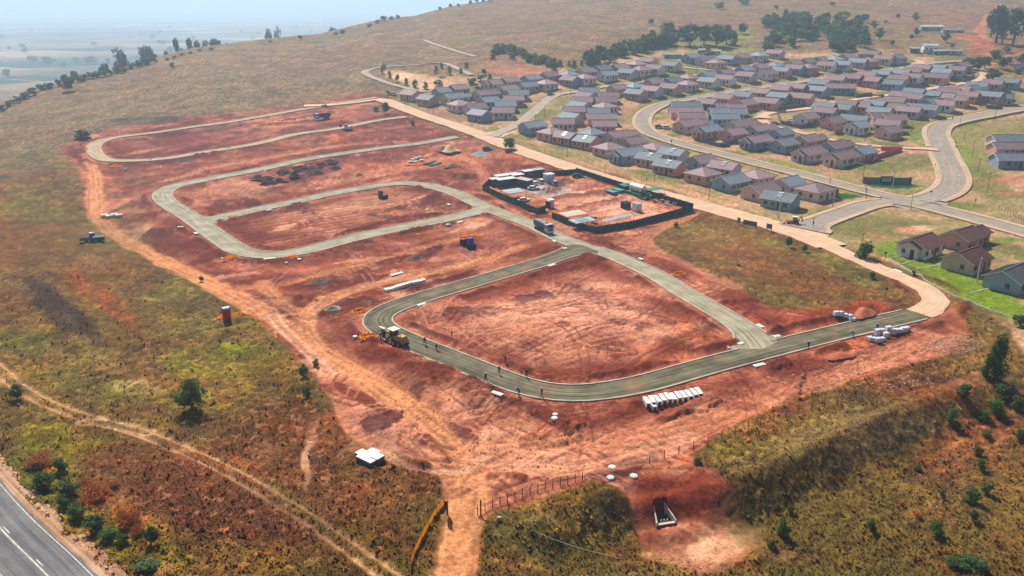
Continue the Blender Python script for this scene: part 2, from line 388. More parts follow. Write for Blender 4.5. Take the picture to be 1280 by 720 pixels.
# soil tones inside the site
for b in [(720,392,170,42,2,(192,132,108),.75),(690,405,40,9,-10,(116,56,44),.6),(750,425,50,12,-12,(122,60,46),.6),(620,360,110,20,-10,(150,72,52),.7),(740,340,100,14,20,(160,84,62),.6),(860,400,50,26,10,(150,74,50),.7),
          (880,430,40,12,0,(160,66,34),.6),(840,445,60,14,-8,(156,70,40),.6),(560,400,50,26,10,(166,100,78),.5),(690,460,70,12,8,(206,150,118),.5),(640,460,60,10,20,(140,62,40),.6),
          (530,420,40,8,20,(120,48,32),.6),(590,430,60,8,20,(110,44,32),.4),
          (470,440,50,14,20,(150,66,44),.7),(560,480,70,14,22,(96,38,28),.75),(510,455,50,12,22,(116,48,34),.7),(640,505,60,10,10,(156,86,64),.5),(620,520,70,20,0,(150,96,78),.5),(470,520,70,30,10,(176,118,96),.6),
          (520,560,40,22,0,(182,136,110),.6),(700,560,130,26,-4,(204,142,108),.7),(660,540,90,16,0,(196,122,84),.6),(800,530,90,16,-14,(182,106,76),.6),(900,495,60,12,-14,(146,64,42),.7),(960,480,110,18,-16,(176,102,76),.6),
          (1080,450,110,22,-16,(180,104,82),.7),(1050,437,40,8,-14,(196,92,52),.7),(640,600,60,18,-10,(188,122,94),.7),
          (400,290,130,34,-10,(146,82,62),.6),(400,262,60,12,-10,(176,128,100),.55),(540,252,50,12,14,(104,50,40),.8),(320,300,50,20,0,(112,54,42),.6),(300,290,40,14,0,(110,50,40),.6),(440,255,60,9,-10,(166,120,92),.4),
          (372,218,56,13,-12,(74,34,34),.9),(470,205,80,12,-6,(174,104,80),.5),(560,200,60,16,0,(196,120,84),.6),(300,232,70,16,-10,(188,128,98),.6),(250,245,40,8,0,(166,100,80),.5),(300,215,40,5,-10,(112,58,50),.6),
          (440,330,80,12,-12,(176,102,68),.7),(500,325,70,12,-8,(142,74,54),.6),(400,345,60,12,-10,(120,62,44),.5),(440,318,70,6,-12,(120,52,40),.7),(560,320,40,14,0,(168,110,86),.5),(620,290,40,10,0,(150,70,48),.7),
          (640,310,50,10,-4,(142,60,42),.7),(200,300,50,20,30,(96,52,42),.75),(250,330,40,14,30,(112,56,44),.7),(160,215,30,10,0,(112,60,52),.6),(110,200,26,12,40,(84,44,46),.8),(190,260,20,10,0,(120,72,62),.6),
          (230,178,120,12,-8,(112,56,50),.7),(400,160,80,10,-12,(120,62,54),.7),(300,190,120,6,-10,(150,86,68),.6),(230,212,80,6,-8,(140,76,60),.5),(250,163,90,4,-8,(86,46,48),.7),(440,145,50,6,-10,(170,98,76),.7),
          (560,150,50,6,14,(124,86,68),.6),(500,165,40,10,0,(128,72,60),.6),(600,185,40,8,14,(140,98,76),.5),(340,385,26,14,30,(104,72,52),.7),(350,370,50,10,10,(190,122,80),.6),
          (700,330,60,8,10,(140,62,44),.5),(760,300,70,10,20,(176,110,88),.6),(860,345,60,14,25,(180,118,90),.55),(1000,400,80,10,-4,(168,78,50),.7),(930,385,40,8,20,(156,70,44),.6),(1090,386,30,8,0,(160,62,34),.7),
          (760,320,60,8,20,(146,66,46),.6),(820,600,60,12,0,(160,84,62),.6),
          (690,237,52,12,12,(160,146,134),1,0),(770,258,76,18,10,(206,150,122),1,.15),(700,255,40,8,10,(190,122,90),.6)]:
    blob(*b)
# sandy wash at the culvert outlet
blob(900,655,62,26,-22,(222,158,122),.95,.25,.9); blob(840,665,50,12,6,(206,148,112),.8,.4,.8)
blob(985,665,50,10,10,(176,112,82),.5,.8,.5)
for b in [(392,585,6,34,2,(206,160,124),.8,.4,.9),(395,545,9,16,0,(196,146,116),.7,.6,.9),(450,560,26,10,0,(184,130,100),.5,.8,.5),(340,560,30,10,0,(174,120,94),.4,.8,.4),(405,460,22,10,20,(206,156,128),.6,.6,.8),
          (1210,480,30,12,-20,(196,122,92),.6,.6,.6),(1250,520,26,10,0,(190,120,90),.5,.7,.6)]:
    blob(*b)

# ---- village ground
VIL = [(492,118),(540,96),(640,95),(700,86),(760,72),(860,60),(930,62),(1000,66),(1090,60),(1130,68),(1200,72),(1232,86),(1262,96),(1300,100),(1300,480),(1262,410),(1180,365),(1090,320),(1000,286),(935,268),(870,250),(800,228),(700,200),(640,180),(590,162),(520,138)]
mv = soft(poly_sd(VIL), 3)
nv1 = fbm(GX, GY, 14, 3, 21); nv2 = fbm(GX, GY, 30, 2, 23)
vc = lerpc(sm((nv1 - .47) / .16), (118, 118, 64), (182, 142, 112))
vc = vc + (np.array((168, 138, 104)) - vc) * (sm((nv2 - .42) / .2) * .6)[:, None]
C += (vc - C) * mv[:, None]; C = C.astype(np.float32)
KIND = np.where(mv > .5, .55, KIND).astype(np.float32)
for b in [(670,182,40,4,16,(186,134,108),.85,.3,.7),(760,212,70,5,15,(190,136,110),.85,.3,.7),(860,238,80,5,15,(192,138,110),.85,.3,.7),(920,255,50,4,15,(186,140,112),.8),(700,192,90,1.6,17,(120,118,58),.8),(840,232,120,1.8,15,(124,128,52),.8),(900,262,80,2.4,15,(118,122,52),.8),
          (700,130,16,14,0,(120,124,70),.6),(560,143,36,6,14,(150,96,80),.7),(520,128,26,4,14,(120,118,74),.7),(800,150,12,10,0,(110,126,56),.6),(780,140,16,8,0,(176,122,104),.7),(690,150,26,8,-10,(160,118,98),.6),
          (860,190,60,4,15,(146,134,72),.6),(980,205,60,4,14,(120,128,60),.7),(955,195,26,4,0,(178,132,100),.6),
          (1040,212,26,5,0,(176,122,96),.7),(1120,205,60,13,-4,(118,112,62),.85,.3),(1095,217,40,4,0,(166,118,92),.6),(1145,200,26,8,0,(108,112,62),.5),
          (1095,285,95,15,2,(116,110,62),.9,.3),(1140,288,26,5,0,(202,142,118),.8),(1160,286,16,3,0,(216,172,150),.8),(1095,296,20,5,0,(186,118,92),.6),
          (1215,185,50,26,0,(134,126,72),.85,.3),(1240,160,60,12,-6,(136,126,74),.8,.3),(1206,190,16,18,0,(122,136,52),.7),(1240,235,36,16,10,(112,110,56),.8,.3),(1262,225,26,5,0,(178,112,88),.8),(1265,243,30,4,0,(180,116,90),.8),(1225,180,26,6,0,(160,128,104),.5),
          (1150,325,62,17,20,(112,130,34),.98,.1),(1195,350,66,22,22,(114,132,34),.98,.1),(1245,378,64,18,22,(114,132,34),.98,.1),(1120,318,26,9,10,(110,126,40),.8,.2),(1185,303,30,9,0,(110,128,38),.8,.2),(1230,330,60,10,10,(116,98,58),.8),(1262,312,40,8,10,(110,98,56),.8),(1215,303,40,5,10,(100,116,36),.8),(1260,302,20,4,0,(98,128,38),.8),
          (1150,340,70,3,26,(96,86,48),.7),(1220,385,60,5,26,(104,84,50),.7),
          (1052,245,26,4,0,(30,84,36),.95,0),(1120,233,36,2.6,2,(26,80,36),.95,0),(1150,175,14,9,0,(112,134,56),.8),(1125,172,30,7,0,(122,130,62),.7),(1085,170,30,4,0,(176,124,92),.6),(1010,155,34,4,0,(146,130,82),.7),(1035,163,20,4,0,(190,130,96),.6),
          (1135,81,20,2.5,-4,(104,134,60),.8),(880,75,30,2.4,0,(150,134,90),.6),(905,62,60,4,-4,(124,128,76),.9),(880,50,80,8,0,(120,124,70),.8),(930,45,20,9,0,(124,130,72),.8),(1000,70,60,3,-2,(198,152,120),.8),(1085,63,40,2,0,(186,146,116),.7),
          (520,100,42,9,14,(214,170,136),.9,.3,.8),(550,103,30,6,8,(206,158,124),.8,.4,.8),(500,95,14,5,0,(226,186,150),.8),(655,91,50,7,4,(186,120,100),.9,.3,.8),(640,84,60,4,0,(168,118,100),.5),(618,113,14,3,0,(196,150,116),.7),
          (560,158,40,6,14,(112,98,62),.6),(470,137,26,5,0,(126,104,70),.8),(1228,130,26,3,-6,(196,124,84),.8)]:
    blob(*b)
# erosion scars and tracks on the hill behind
for pts, w, c in [([(1235,70),(1222,58),(1236,50),(1222,40),(1228,30),(1240,18),(1250,6)], 5, (190,124,100)), ([(1215,66),(1226,55),(1215,45),(1195,43)], 6, (160,104,86)), ([(1136,5),(1170,13),(1200,22),(1225,32)], 5, (140,96,82)),
                  ([(1190,45),(1225,50),(1238,62)], 9, (158,102,84)), ([(1130,18),(1165,24),(1215,32)], 1.6, (176,128,104)), ([(320,85),(380,66),(440,52),(500,38)], 2, (160,126,104)), ([(840,25),(900,24),(960,23),(1060,28)], 2.5, (124,110,90)),
                  ([(1232,96),(1240,80),(1262,70),(1290,62)], 3, (186,120,92))]:
    w_ = PL(pts); ii = near(w_, w * 3); d, s_, a_ = seg_dist(GX[ii], GY[ii], catmull(w_, 10))
    m = sm((w * (1 + (n_c[ii] - .5) * 1.4) - d) / (w * .5)); C[ii] += (np.array(c) - C[ii]) * (m * .85)[:, None]

# graded soil: long scrape marks, damp dark patches and pale crusts
soilm = ms * (mv < .5)
def aniso(ang, la, lw, s):
    c, q = cos(radians(ang)), sin(radians(ang)); return fbm((GX*c + GY*q) / la, (-GX*q + GY*c) / lw, 1.0, 3, s)
scr = np.where(n_a > .5, aniso(36, 9, .9, 61), aniso(-40, 9, .9, 62))
n_f = fbm(GX, GY, 4.0, 4, 63); n_g = fbm(GX + (n_c - .5) * 12, GY, 13, 4, 64)
C *= (1 + soilm * ((scr - .5) * .30 + (n_f - .5) * .45 + (n_g - .5) * .25))[:, None]
mixc(soilm * sm((n_g - .56) / .08) * sm((n_f - .42) / .1) * .42, (96, 42, 34))
mixc(soilm * sm((fbm(GX, GY, 9, 4, 65) - .60) / .08) * .28, (200, 150, 124))
C *= np.where(soilm > .3, 1, 0)[:, None] * (np.array((1.0, 1.0, 1.02), np.float32) - 1) + 1
gm_ = (1 - KIND) * (mv < .5)
C *= (1 + gm_ * ((n_f - .5) * .40 + (n_g - .5) * .35 - .04))[:, None]
C = (C * (1 + gm_[:, None] * (np.array((.99, .99, .96), np.float32) - 1))).astype(np.float32)
rp = random.Random(21)
n_h = fbm(GX, GY, 2.6, 3, 91)
for k in range(330):
    u = rp.uniform(90, 1190); v = 140 + 480 * rp.random() ** 1.3
    if poly_sd(SITE, np.array([u]), np.array([v]))[0] < 6: continue
    x, y = P(u, v); sc = .6 + min(hypot(x, y) / 300, 1.3); rx = rp.uniform(3, 11) * sc; ry = rp.uniform(.9, 2.6) * sc
    an = radians(rp.choice([36, 36, -42, 10, 70])) + rp.uniform(-.3, .3)
    ii = near([(x, y)], rx * 1.5)
    if len(ii) < 6: continue
    X_ = GX[ii] - x; Y_ = GY[ii] - y; q = np.sqrt(((X_*cos(an) + Y_*sin(an)) / rx) ** 2 + ((-X_*sin(an) + Y_*cos(an)) / ry) ** 2) + (n_h[ii] - .5) * 1.5 + (n_d[ii] - .5) * .8
    dark = rp.random() < (.72 if v < 330 else .5)
    m_ = sm((1.0 - q) / (.22 if dark else .4)) * soilm[ii]
    C[ii] += (np.array(rp.choice([(88, 40, 36), (104, 46, 36), (80, 38, 38), (118, 54, 38)]) if dark else rp.choice([(198, 142, 116), (206, 158, 132), (186, 124, 96)])) - C[ii]) * (m_ * rp.uniform(.5, .85))[:, None]
    if dark: HZ[ii] += (m_ * (.15 + .5 * n_h[ii]) * rp.uniform(.3, 1.3)).astype(np.float32)
for b in [(725,398,150,30,3,(208,152,126),.55,.5),(690,440,90,12,6,(206,148,120),.4,.6),(450,262,80,9,-10,(196,142,112),.45,.6),(680,575,90,20,0,(212,156,124),.5,.5),(1100,455,90,12,-14,(198,132,108),.4,.5),(900,655,55,16,-20,(232,176,144),.7,.3)]:
    blob(*b)
C = C.astype(np.float32)
# ---- haul tracks on the site: two worn wheel lanes with sunk ruts
TRM = np.zeros(NV, np.float32)
TRACKS = [
 ([(108,192),(118,215),(120,245),(122,268),(140,290),(175,310),(222,334),(270,358),(320,386),(362,412),(402,440),(450,468),(500,500),(542,530),(575,560),(592,598),(580,640),(566,680),(560,735)], 3.4, (206,138,92), .95),
 ([(398,432),(384,412),(386,392),(405,374),(440,362),(480,352),(540,338),(590,328),(640,312),(676,300)], 2.8, (204,138,96), .85),
 ([(122,266),(160,248),(210,226),(270,208),(340,196),(420,182),(500,178),(560,190),(596,206),(612,232),(640,262)], 3.0, (200,130,98), .7),
 ([(135,288),(165,290),(190,280),(205,268)], 2.6, (208,146,110), .8), ([(165,300),(178,288),(190,276)], 2.0, (206,150,116), .7),
 ([(575,560),(620,556),(700,552),(800,548),(890,524),(990,484),(1090,452),(1180,412)], 4.0, (204,134,96), .6),
 ([(590,575),(640,580),(720,585),(800,570),(860,545)], 3.0, (208,146,112), .6), ([(600,600),(640,568),(700,548),(760,540)], 2.6, (210,142,104), .5),
 ([(866,267),(836,280),(812,292),(806,304),(830,318),(870,336),(920,358)], 2.6, (196,126,96), .7), ([(810,300),(780,300),(755,306)], 2.4, (190,116,86), .6),
 ([(300,360),(340,356),(372,352),(410,338),(470,324),(540,306),(600,292),(640,284)], 2.4, (196,124,84), .7),
 ([(330,352),(352,382),(384,396)], 2.8, (204,136,94), .7),
 ([(690,268),(720,262),(760,254),(800,250)], 2.8, (204,130,92), .6), ([(655,262),(662,270),(650,277)], 2.2, (196,120,84), .6),
 ([(470,560),(500,580),(540,590),(578,585)], 1.3, (206,150,118), .7), ([(505,540),(498,556),(520,570),(560,575)], 1.0, (170,104,76), .6), ([(520,530),(512,548),(530,560),(568,560)], .9, (196,130,96), .5),
 ([(440,150),(480,160),(520,155)], 2.5, (190,124,96), .6), ([(330,140),(400,134),(470,128)], 2.0, (206,160,126), .6), ([(280,180),(350,160),(420,150),(500,140)], 2.5, (176,104,80), .5),
 ([(720,545),(800,520),(880,500),(950,478)], 2.4, (206,140,106), .5), ([(420,232),(470,212),(520,205),(570,205)], 2.2, (196,122,88), .5),
 ([(265,235),(330,222),(380,236)], 2.0, (188,118,88), .5), ([(640,300),(600,330),(560,345)], 2.0, (190,112,80), .4),
]
for pts, hw, col, a in TRACKS:
    hw *= 1.02; a = min(1, a * 1.1); col = tuple(np.array(col) * (.99, 1.02, 1.06))
    w_ = catmull(PL(pts), 3.0); ii = near(w_, hw * 2.5)
    d, s_, ar = seg_dist(GX[ii], GY[ii], w_); q = d * s_
    wob = (n_b[ii] - .5) * 2.2
    m = sm((hw * (1 + (n_c[ii] - .5) * .9) - d) / (hw * .45))
    rut = sum(np.exp(-((q - o + wob * .4) / .42) ** 2) for o in (-hw * .62, -hw * .18, hw * .3, hw * .74))
    c_ = np.asarray(col, float)[None, :] * (1 - .17 * rut * sm((fbm(ar, q * 6, 8, 2, 31) - .3) / .3))[:, None]
    C[ii] += (c_ - C[ii]) * (m * a * (.88 + .12 * sm((n_d[ii] - .35) / .2)))[:, None]
    HZ[ii] += (-.18 * m - .10 * m * rut * np.clip(1.6 - D.ravel()[ii] / 400, .2, 1)).astype(np.float32)
    KIND[ii] = np.maximum(KIND[ii], m * .9); TRM[ii] = np.maximum(TRM[ii], m * a)
# faint machine scribble all over the soil
for k in range(420):
    while True:
        u = rnd.uniform(90, 1190); v = rnd.uniform(150, 620)
        if poly_sd(SITE, np.array([u]), np.array([v]))[0] > 8: break
    x0, y0 = P(u, v); a0 = rnd.uniform(0, 6.28) if rnd.random() < .4 else radians(38 if rnd.random() < .5 else -44) + rnd.uniform(-.3, .3)
    cv = rnd.uniform(-.05, .05); L_ = rnd.uniform(10, 55); pts = []; x, y = x0, y0
    for j in range(int(L_ / 3)):
        pts.append((x, y)); x += 3 * cos(a0); y += 3 * sin(a0); a0 += cv * 3 * .6
    ii = near(pts, 3)
    if len(ii) < 4 or len(pts) < 3: continue
    ii = ii[ms[ii] > .8]
    if len(ii) < 4: continue
    d, s_, ar = seg_dist(GX[ii], GY[ii], pts); q = d * s_
    r = np.exp(-((np.abs(q) - .9) / rnd.uniform(.16, .3)) ** 2) * sm((fbm(ar, q, 6, 2, k) - .3) / .3)
    dk = rnd.choice([(100,48,38), (206,150,118), (112,52,40), (196,136,104)])
    r = r * (1 - .85 * TRM[ii]); C[ii] += (np.array(dk) - C[ii]) * (r * .62)[:, None]; HZ[ii] -= (.10 * r).astype(np.float32)
# two wheel path across the left field
for pts, col in [([(-60,420),(-10,452),(20,482),(60,505),(110,522),(170,538),(230,562),(290,590),(350,625),(400,655),(440,688),(490,722),(540,760)], (186,144,106)),
                 ([(105,526),(150,528),(185,540)], (180,144,110)), ([(340,395),(362,418),(392,446),(412,466)], (206,160,134))]:
    w_ = catmull(PL(pts), 3.0); ii = near(w_, 5); d, s_, ar = seg_dist(GX[ii], GY[ii], w_); q = d * s_ + (n_c[ii] - .5) * .8
    r = np.exp(-((np.abs(q) - .95) / (.30 + .18 * n_d[ii])) ** 2); sh = sm((2.0 - d) / 1.2)
    C[ii] += (np.array(col) * .8 - C[ii]) * (sh * .22)[:, None]
    C[ii] += (np.array(col) - C[ii]) * (r * (.6 + .4 * sm((n_d[ii] - .35) / .15)))[:, None]
    HZ[ii] -= (.15 * r).astype(np.float32); KIND[ii] = np.maximum(KIND[ii], r)
# little erosion lines in the left field
for pts, col, w in [([(150,446),(175,430),(215,424),(262,416),(300,402)], (70,54,38), 1.0), ([(160,448),(200,428),(250,418)], (60,48,34), .7), ([(0,350),(40,360),(75,395),(115,430),(145,460)], (126,104,66), 2.2), ([(250,510),(300,495),(360,480)], (120,76,52), .8), ([(45,210),(90,208),(105,200)], (84,82,60), 1.5)]:
    w_ = catmull(PL(pts), 3.0); ii = near(w_, 6); d, s_, ar = seg_dist(GX[ii], GY[ii], w_)
    m = sm((w * (1 + (n_c[ii] - .5)) - d) / w); C[ii] += (np.array(col) - C[ii]) * (m * .6)[:, None]; HZ[ii] -= (.3 * m).astype(np.float32)

# ---- windrows of pushed soil along the new streets, graded shoulders
for (nm, kd, hw, kb, pv, cl), w_ in zip(ROADS, RW):
    if nm not in ('new_road',): continue
    ii = near(w_, 14); d, s_, ar = seg_dist(GX[ii], GY[ii], w_)
    e = d - hw
    hh = fbm(ar * 1.0, s_ * 50 + d, 9, 3, 41)
    wr = np.exp(-((e - 3.0 - 1.2 * (n_b[ii] - .5)) / 1.1) ** 2) * sm((hh - .46) / .12)
    HZ[ii] += (wr * (.5 + .5 * n_d[ii]) * .9).astype(np.float32)
    C[ii] += (np.array((92, 40, 32)) - C[ii]) * (wr * .75)[:, None]
    cut = np.exp(-((e - 5.5) / 3.6) ** 2) * sm((fbm(GX[ii], GY[ii], 12, 3, 43) - .40) / .16)
    C[ii] += (np.array((112, 48, 34)) - C[ii]) * (cut * .62 * soilm[ii])[:, None]
    shd = sm((2.0 - e) / 1.4) * (e > -1)
    C[ii] += (np.array((168, 100, 78)) - C[ii]) * (shd * .4)[:, None]
# ---- heaps, banks and hollows (photo position, radius m, height m)
def heap(u, v, r, h, asp=1.0, ang=0.0, rough=.6):
    x, y = P(u, v); ii = near([(x, y)], r * 2.2)
    if len(ii) < 3: return
    X = GX[ii] - x; Y = GY[ii] - y; c, s = cos(radians(ang)), sin(radians(ang))
    q = np.sqrt(((X*c + Y*s) / (r * asp)) ** 2 + ((-X*s + Y*c) / r) ** 2)
    HZ[ii] += (np.exp(-q * q * 1.6) * h * (1 - rough * .5 + rough * n_d[ii])).astype(np.float32)
for k in range(34):
    t = rnd.random(); heap(322 + 95 * t + rnd.uniform(-6, 6), 226 - 20 * t + rnd.uniform(-6, 6), rnd.uniform(1.4, 2.4), rnd.uniform(.9, 1.6))
for a in [(560,478,6,1.0,2.2,-35),(535,462,5,.9,2,-35),(500,445,4,.9,1.5,-30),(590,492,5,.8,2,-30),(460,440,4,.6),(465,432,3,.8),(905,492,5,.5,1.6,30),(920,488,3,.4),(868,402,3,1.0),(545,252,10,.9,1.4,-30),(432,317,3,.8),(452,318,2.5,.7),
          (518,340,3.5,.8),(392,353,4,.7),(440,250,4,.5),(190,256,5,.7),(205,290,6,.9),(235,305,7,1.0),(262,320,5,.7),(145,236,5,.5),(175,228,4,.4),(340,382,8,.8,1.4,-40),(690,410,8,.8,1.5,0),(750,425,9,.8,1.6,10),(1055,440,5,.9,1.5,25),
          (990,400,6,.7),(1090,386,6,.9,1.6,20),(1030,392,4,.7),(640,200,4,.6),(560,190,4,1.6),(548,188,3,1.2),(570,207,3,.8),(180,222,3,.4),(360,350,3,.6),(370,375,3,.6),(700,305,3,.3),(540,215,3,.4),(250,212,5,.6),(300,238,4,.4),
          (455,187,3,.9),(480,184,3,.8),(492,181,3,.8),(410,201,3,.9),(382,206,3,.8),(505,178,3,.7),(640,395,7,.4),(560,385,7,.4),(820,370,8,.4),(880,420,6,.6),(610,430,5,.5)]:
    heap(*a)
# furrowed block inside the middle loop
x0, y0 = P(400, 290); ii = near([(x0, y0)], 75)
mF = sm((1.1 - np.sqrt(((GU[ii] - 420) / 165) ** 2 + ((GV[ii] - 284 + (GU[ii] - 420) * .14) / 30) ** 2)) / .3)
fp = (GX[ii] * -sin(radians(33)) + GY[ii] * cos(radians(33))) + (n_b[ii] - .5) * 2.5
fw = np.sin(fp * 2 * pi / 3.4)
HZ[ii] += (fw * .16 * mF * sm((n_b[ii] - .3) / .2)).astype(np.float32); C[ii] *= (1 + .13 * fw * mF)[:, None].astype(np.float32)
# terrace: ground below the fence line drops away to the bottom right
BANK = PL([(560,700),(640,652),(735,618),(775,606),(850,612),(915,596),(960,572),(1060,535),(1180,488),(1300,440)])
BANK = catmull(BANK, 5); BANKL = float(np.linalg.norm(np.diff(BANK, axis=0), axis=1).sum())
def bank_h(X, Y):
    d, s, a = seg_dist(X, Y, BANK)
    q = np.where(s < 0, d, 0)
    return -4.0 * sm((q - 0) / 7.5) * sm(a / 22) * sm((BANKL - a) / 40)
ii = np.nonzero(GV > 380)[0]
HZ[ii] += bank_h(GX[ii], GY[ii]).astype(np.float32)
def bump(pts, w, h):
    w_ = PL(pts); ii = near(w_, w * 4); d, s, a = seg_dist(GX[ii], GY[ii], catmull(w_, 5)); HZ[ii] += (h * np.exp(-(d / w) ** 2) * (.6 + .8 * n_c[ii])).astype(np.float32)
bump([(60,365),(85,400),(115,430)], 4, 1.2); bump([(150,450),(185,430),(260,415)], 3, .6); bump([(60,165),(110,155),(150,150),(220,148)], 4, 1.0); bump([(55,180),(110,172)], 3, .8)
blob(175,152,55,4,-4,(74,66,60),.8); blob(95,168,45,4,-8,(80,72,62),.7); blob(10,222,14,4,0,(70,66,58),.7); blob(300,130,60,6,-10,(126,104,84),.5); blob(430,88,46,6,0,(116,98,86),.6); blob(380,100,60,6,0,(120,100,82),.5)

# ---- culvert outlet: pit cut in the bank
CUL = P(829, 622)
CUA = atan2(P(836, 645)[1] - P(818, 620)[1], P(836, 645)[0] - P(818, 620)[0])
ii = near([CUL], 14); X_ = GX[ii] - CUL[0]; Y_ = GY[ii] - CUL[1]; cu = X_ * cos(CUA) + Y_ * sin(CUA); cv = -X_ * sin(CUA) + Y_ * cos(CUA)
CZ = float(T(*CUL)) - 3.3
want = CZ + 2.3 * sm((2.2 - cu) / 4.2) + .8 * sm((-2.0 - cu) / 5)
wt = sm((6.5 - np.abs(cv)) / 3.0) * sm((5.5 - np.abs(cu)) / 3.0)
HZ[ii] = (HZ[ii] * (1 - wt) + (want - GZ[ii]) * wt).astype(np.float32)
pit = (np.abs(cv) < .85 + (cu + 1.7) * .19) & (cu > -1.1) & (cu < 2.1)
HZ[ii] = np.where(pit, CZ - GZ[ii] - .25, HZ[ii]).astype(np.float32)
blob(850,610,72,24,-6,(132,60,42),.9,.2,1.0); blob(845,588,50,8,-6,(150,90,64),.6,.5,.9)

# ---- natural clumps and clods
dist = D.ravel()
tuft = np.maximum(0, fbm(GX, GY, .95, 3, 51) - .42) * 2.6
tuft2 = np.maximum(0, fbm(GX, GY, 4.5, 3, 52) - .45) * 2.2
g = (1 - KIND)
amp = .24 + .12 * sm((GV - 540) / 60) * (GU > 560)
HZ += (g * (tuft * amp + tuft2 * .30 + (n_e - .5) * .12)).astype(np.float32)
HZ += (KIND * ((n_d - .5) * .24 + (n_c - .5) * .6 + (n_e - .5) * .13) * np.where(mv > .5, .4, 1)).astype(np.float32)
C *= (1 + g * (tuft - .22) * .40)[:, None]                    # grass colour paler on the raised clumps, darker between them
C *= (1 + (n_e - .5) * .22)[:, None]
for b in [(80,392,16,64,-47,(50,38,34),.75,.4),(60,370,10,40,-45,(60,46,38),.6,.4),(270,630,190,46,22,(84,52,38),.45,.6),(430,640,110,40,25,(84,58,34),.4,.6),(1120,650,240,80,0,(98,84,46),.55,.5),(960,620,60,40,0,(100,86,50),.45,.5),(1050,700,200,30,0,(92,88,42),.4,.5),(690,670,130,30,8,(88,80,48),.5,.5),
          (170,420,60,30,0,(98,70,44),.35,.5),(60,300,90,40,0,(92,76,46),.35,.5),(150,290,60,30,0,(104,92,50),.3,.5),(1130,530,120,10,-22,(150,126,92),.5,.5),(1020,548,150,8,-22,(148,126,90),.55,.4),(760,622,26,10,0,(60,52,38),.7,.3),(700,640,70,8,-14,(138,122,82),.5,.5)]:
    blob(*b)
spk = sm((fbm(GX, GY, 1.1, 2, 77) - .70) / .06) * g * sm((n_b - .45) / .1) * (GV > 430)
mixc(spk * .6, (176, 130, 100))
lum = C.mean(1, keepdims=True); C = lum + (C - lum) * (1.28 - .16 * KIND * (mv < .5) - .20 * mv)[:, None]
C *= (1 + (lum - 118) / 118 * .22 * KIND[:, None])
C = np.clip(C, 4, 250)

# ---- press the ground flat and under the roads
rd = np.full(NV, 99.0); 
for (nm, kd, hw, kb, pv, cl), w_ in zip(ROADS, RW):
    ii = near(w_, 14); d, s_, ar = seg_dist(GX[ii], GY[ii], w_)
    e = d - (hw + pv + (.15 if kb else 0)); rd[ii] = np.minimum(rd[ii], e)
k = sm((rd + .0) / 1.3)
HZ *= k.astype(np.float32)
extra = np.where(rd < 0, sm(-rd / 1.2) * (.22 + dist / 1500.0), 0)
GZ2 = GZ + HZ - extra
def relief(x, y):
    """height of the built ground at a world point"""
    az_ = atan2(x, y); d_ = hypot(x, y)
    i = int(np.clip(np.searchsorted(dl, d_), 1, nr - 1)); j = int(np.clip(np.searchsorted(az, az_), 1, nc - 1))
    a = (d_ - dl[i-1]) / (dl[i] - dl[i-1]); b = (az_ - az[j-1]) / (az[j] - az[j-1])
    Zg = GZ2.reshape(nr, nc)
    return float(Zg[i-1, j-1]*(1-a)*(1-b) + Zg[i, j-1]*a*(1-b) + Zg[i-1, j]*(1-a)*b + Zg[i, j]*a*b)
def G(px, py, h=0.0):
    """photo point -> point on the built ground (relief included)"""
    x, y = P(px, py, h)
    for _ in range(2):
        dz = relief(x, y) - float(T(x, y)); x, y = P(px, py, h + dz)
    return x, y, relief(x, y)

me = bpy.data.meshes.new('ground')
co = np.stack([GX, GY, GZ2], 1).astype(np.float32)
me.vertices.add(NV); me.vertices.foreach_set('co', co.ravel())
I, J = np.meshgrid(np.arange(nr-1), np.arange(nc-1), indexing='ij'); b0 = (I * nc + J).ravel()
q = np.stack([b0, b0 + 1, b0 + nc + 1, b0 + nc], 1).astype(np.int32)
me.loops.add(q.size); me.loops.foreach_set('vertex_index', q.ravel())
me.polygons.add(len(q)); me.polygons.foreach_set('loop_start', (np.arange(len(q)) * 4).astype(np.int32)); me.polygons.foreach_set('loop_total', np.full(len(q), 4, np.int32))
me.polygons.foreach_set('use_smooth', np.ones(len(q), bool))
me.update()
ca = me.color_attributes.new('soilcolour', 'FLOAT_COLOR', 'POINT')
KG = 0.92
lin = np.concatenate([srgb(C) * KG, KIND[:, None]], 1).astype(np.float32)
ca.data.foreach_set('color', lin.ravel())
m = bpy.data.materials.new('earth_and_grass'); m.use_nodes = True; N = m.node_tree.nodes; L = m.node_tree.links; b = N['Principled BSDF']
b.inputs['Roughness'].default_value = .95; b.inputs['Specular IOR Level'].default_value = .08
at = N.new('ShaderNodeVertexColor'); at.layer_name = 'soilcolour'; geo = N.new('ShaderNodeNewGeometry')
def noise(scale, det=4, rough=.6):
    n = N.new('ShaderNodeTexNoise'); n.inputs['Scale'].default_value = scale; n.inputs['Detail'].default_value = det; n.inputs['Roughness'].default_value = rough
    L.new(geo.outputs['Position'], n.inputs['Vector']); return n
na = noise(1.6, 6, .7); nb = noise(5.5, 3, .6)
def rng(n, a, b_, c, d):
    r = N.new('ShaderNodeMapRange'); r.inputs[1].default_value = a; r.inputs[2].default_value = b_; r.inputs[3].default_value = c; r.inputs[4].default_value = d
    L.new(n.outputs[0], r.inputs[0]); return r
ra = rng(na, .3, .7, .50, 1.50); rb = rng(nb, .3, .7, .8, 1.2)
mu = N.new('ShaderNodeMath'); mu.operation = 'MULTIPLY'; L.new(ra.outputs[0], mu.inputs[0]); L.new(rb.outputs[0], mu.inputs[1])
vm = N.new('ShaderNodeVectorMath'); vm.operation = 'SCALE'; L.new(at.outputs[0], vm.inputs[0]); L.new(mu.outputs[0], vm.inputs['Scale'])
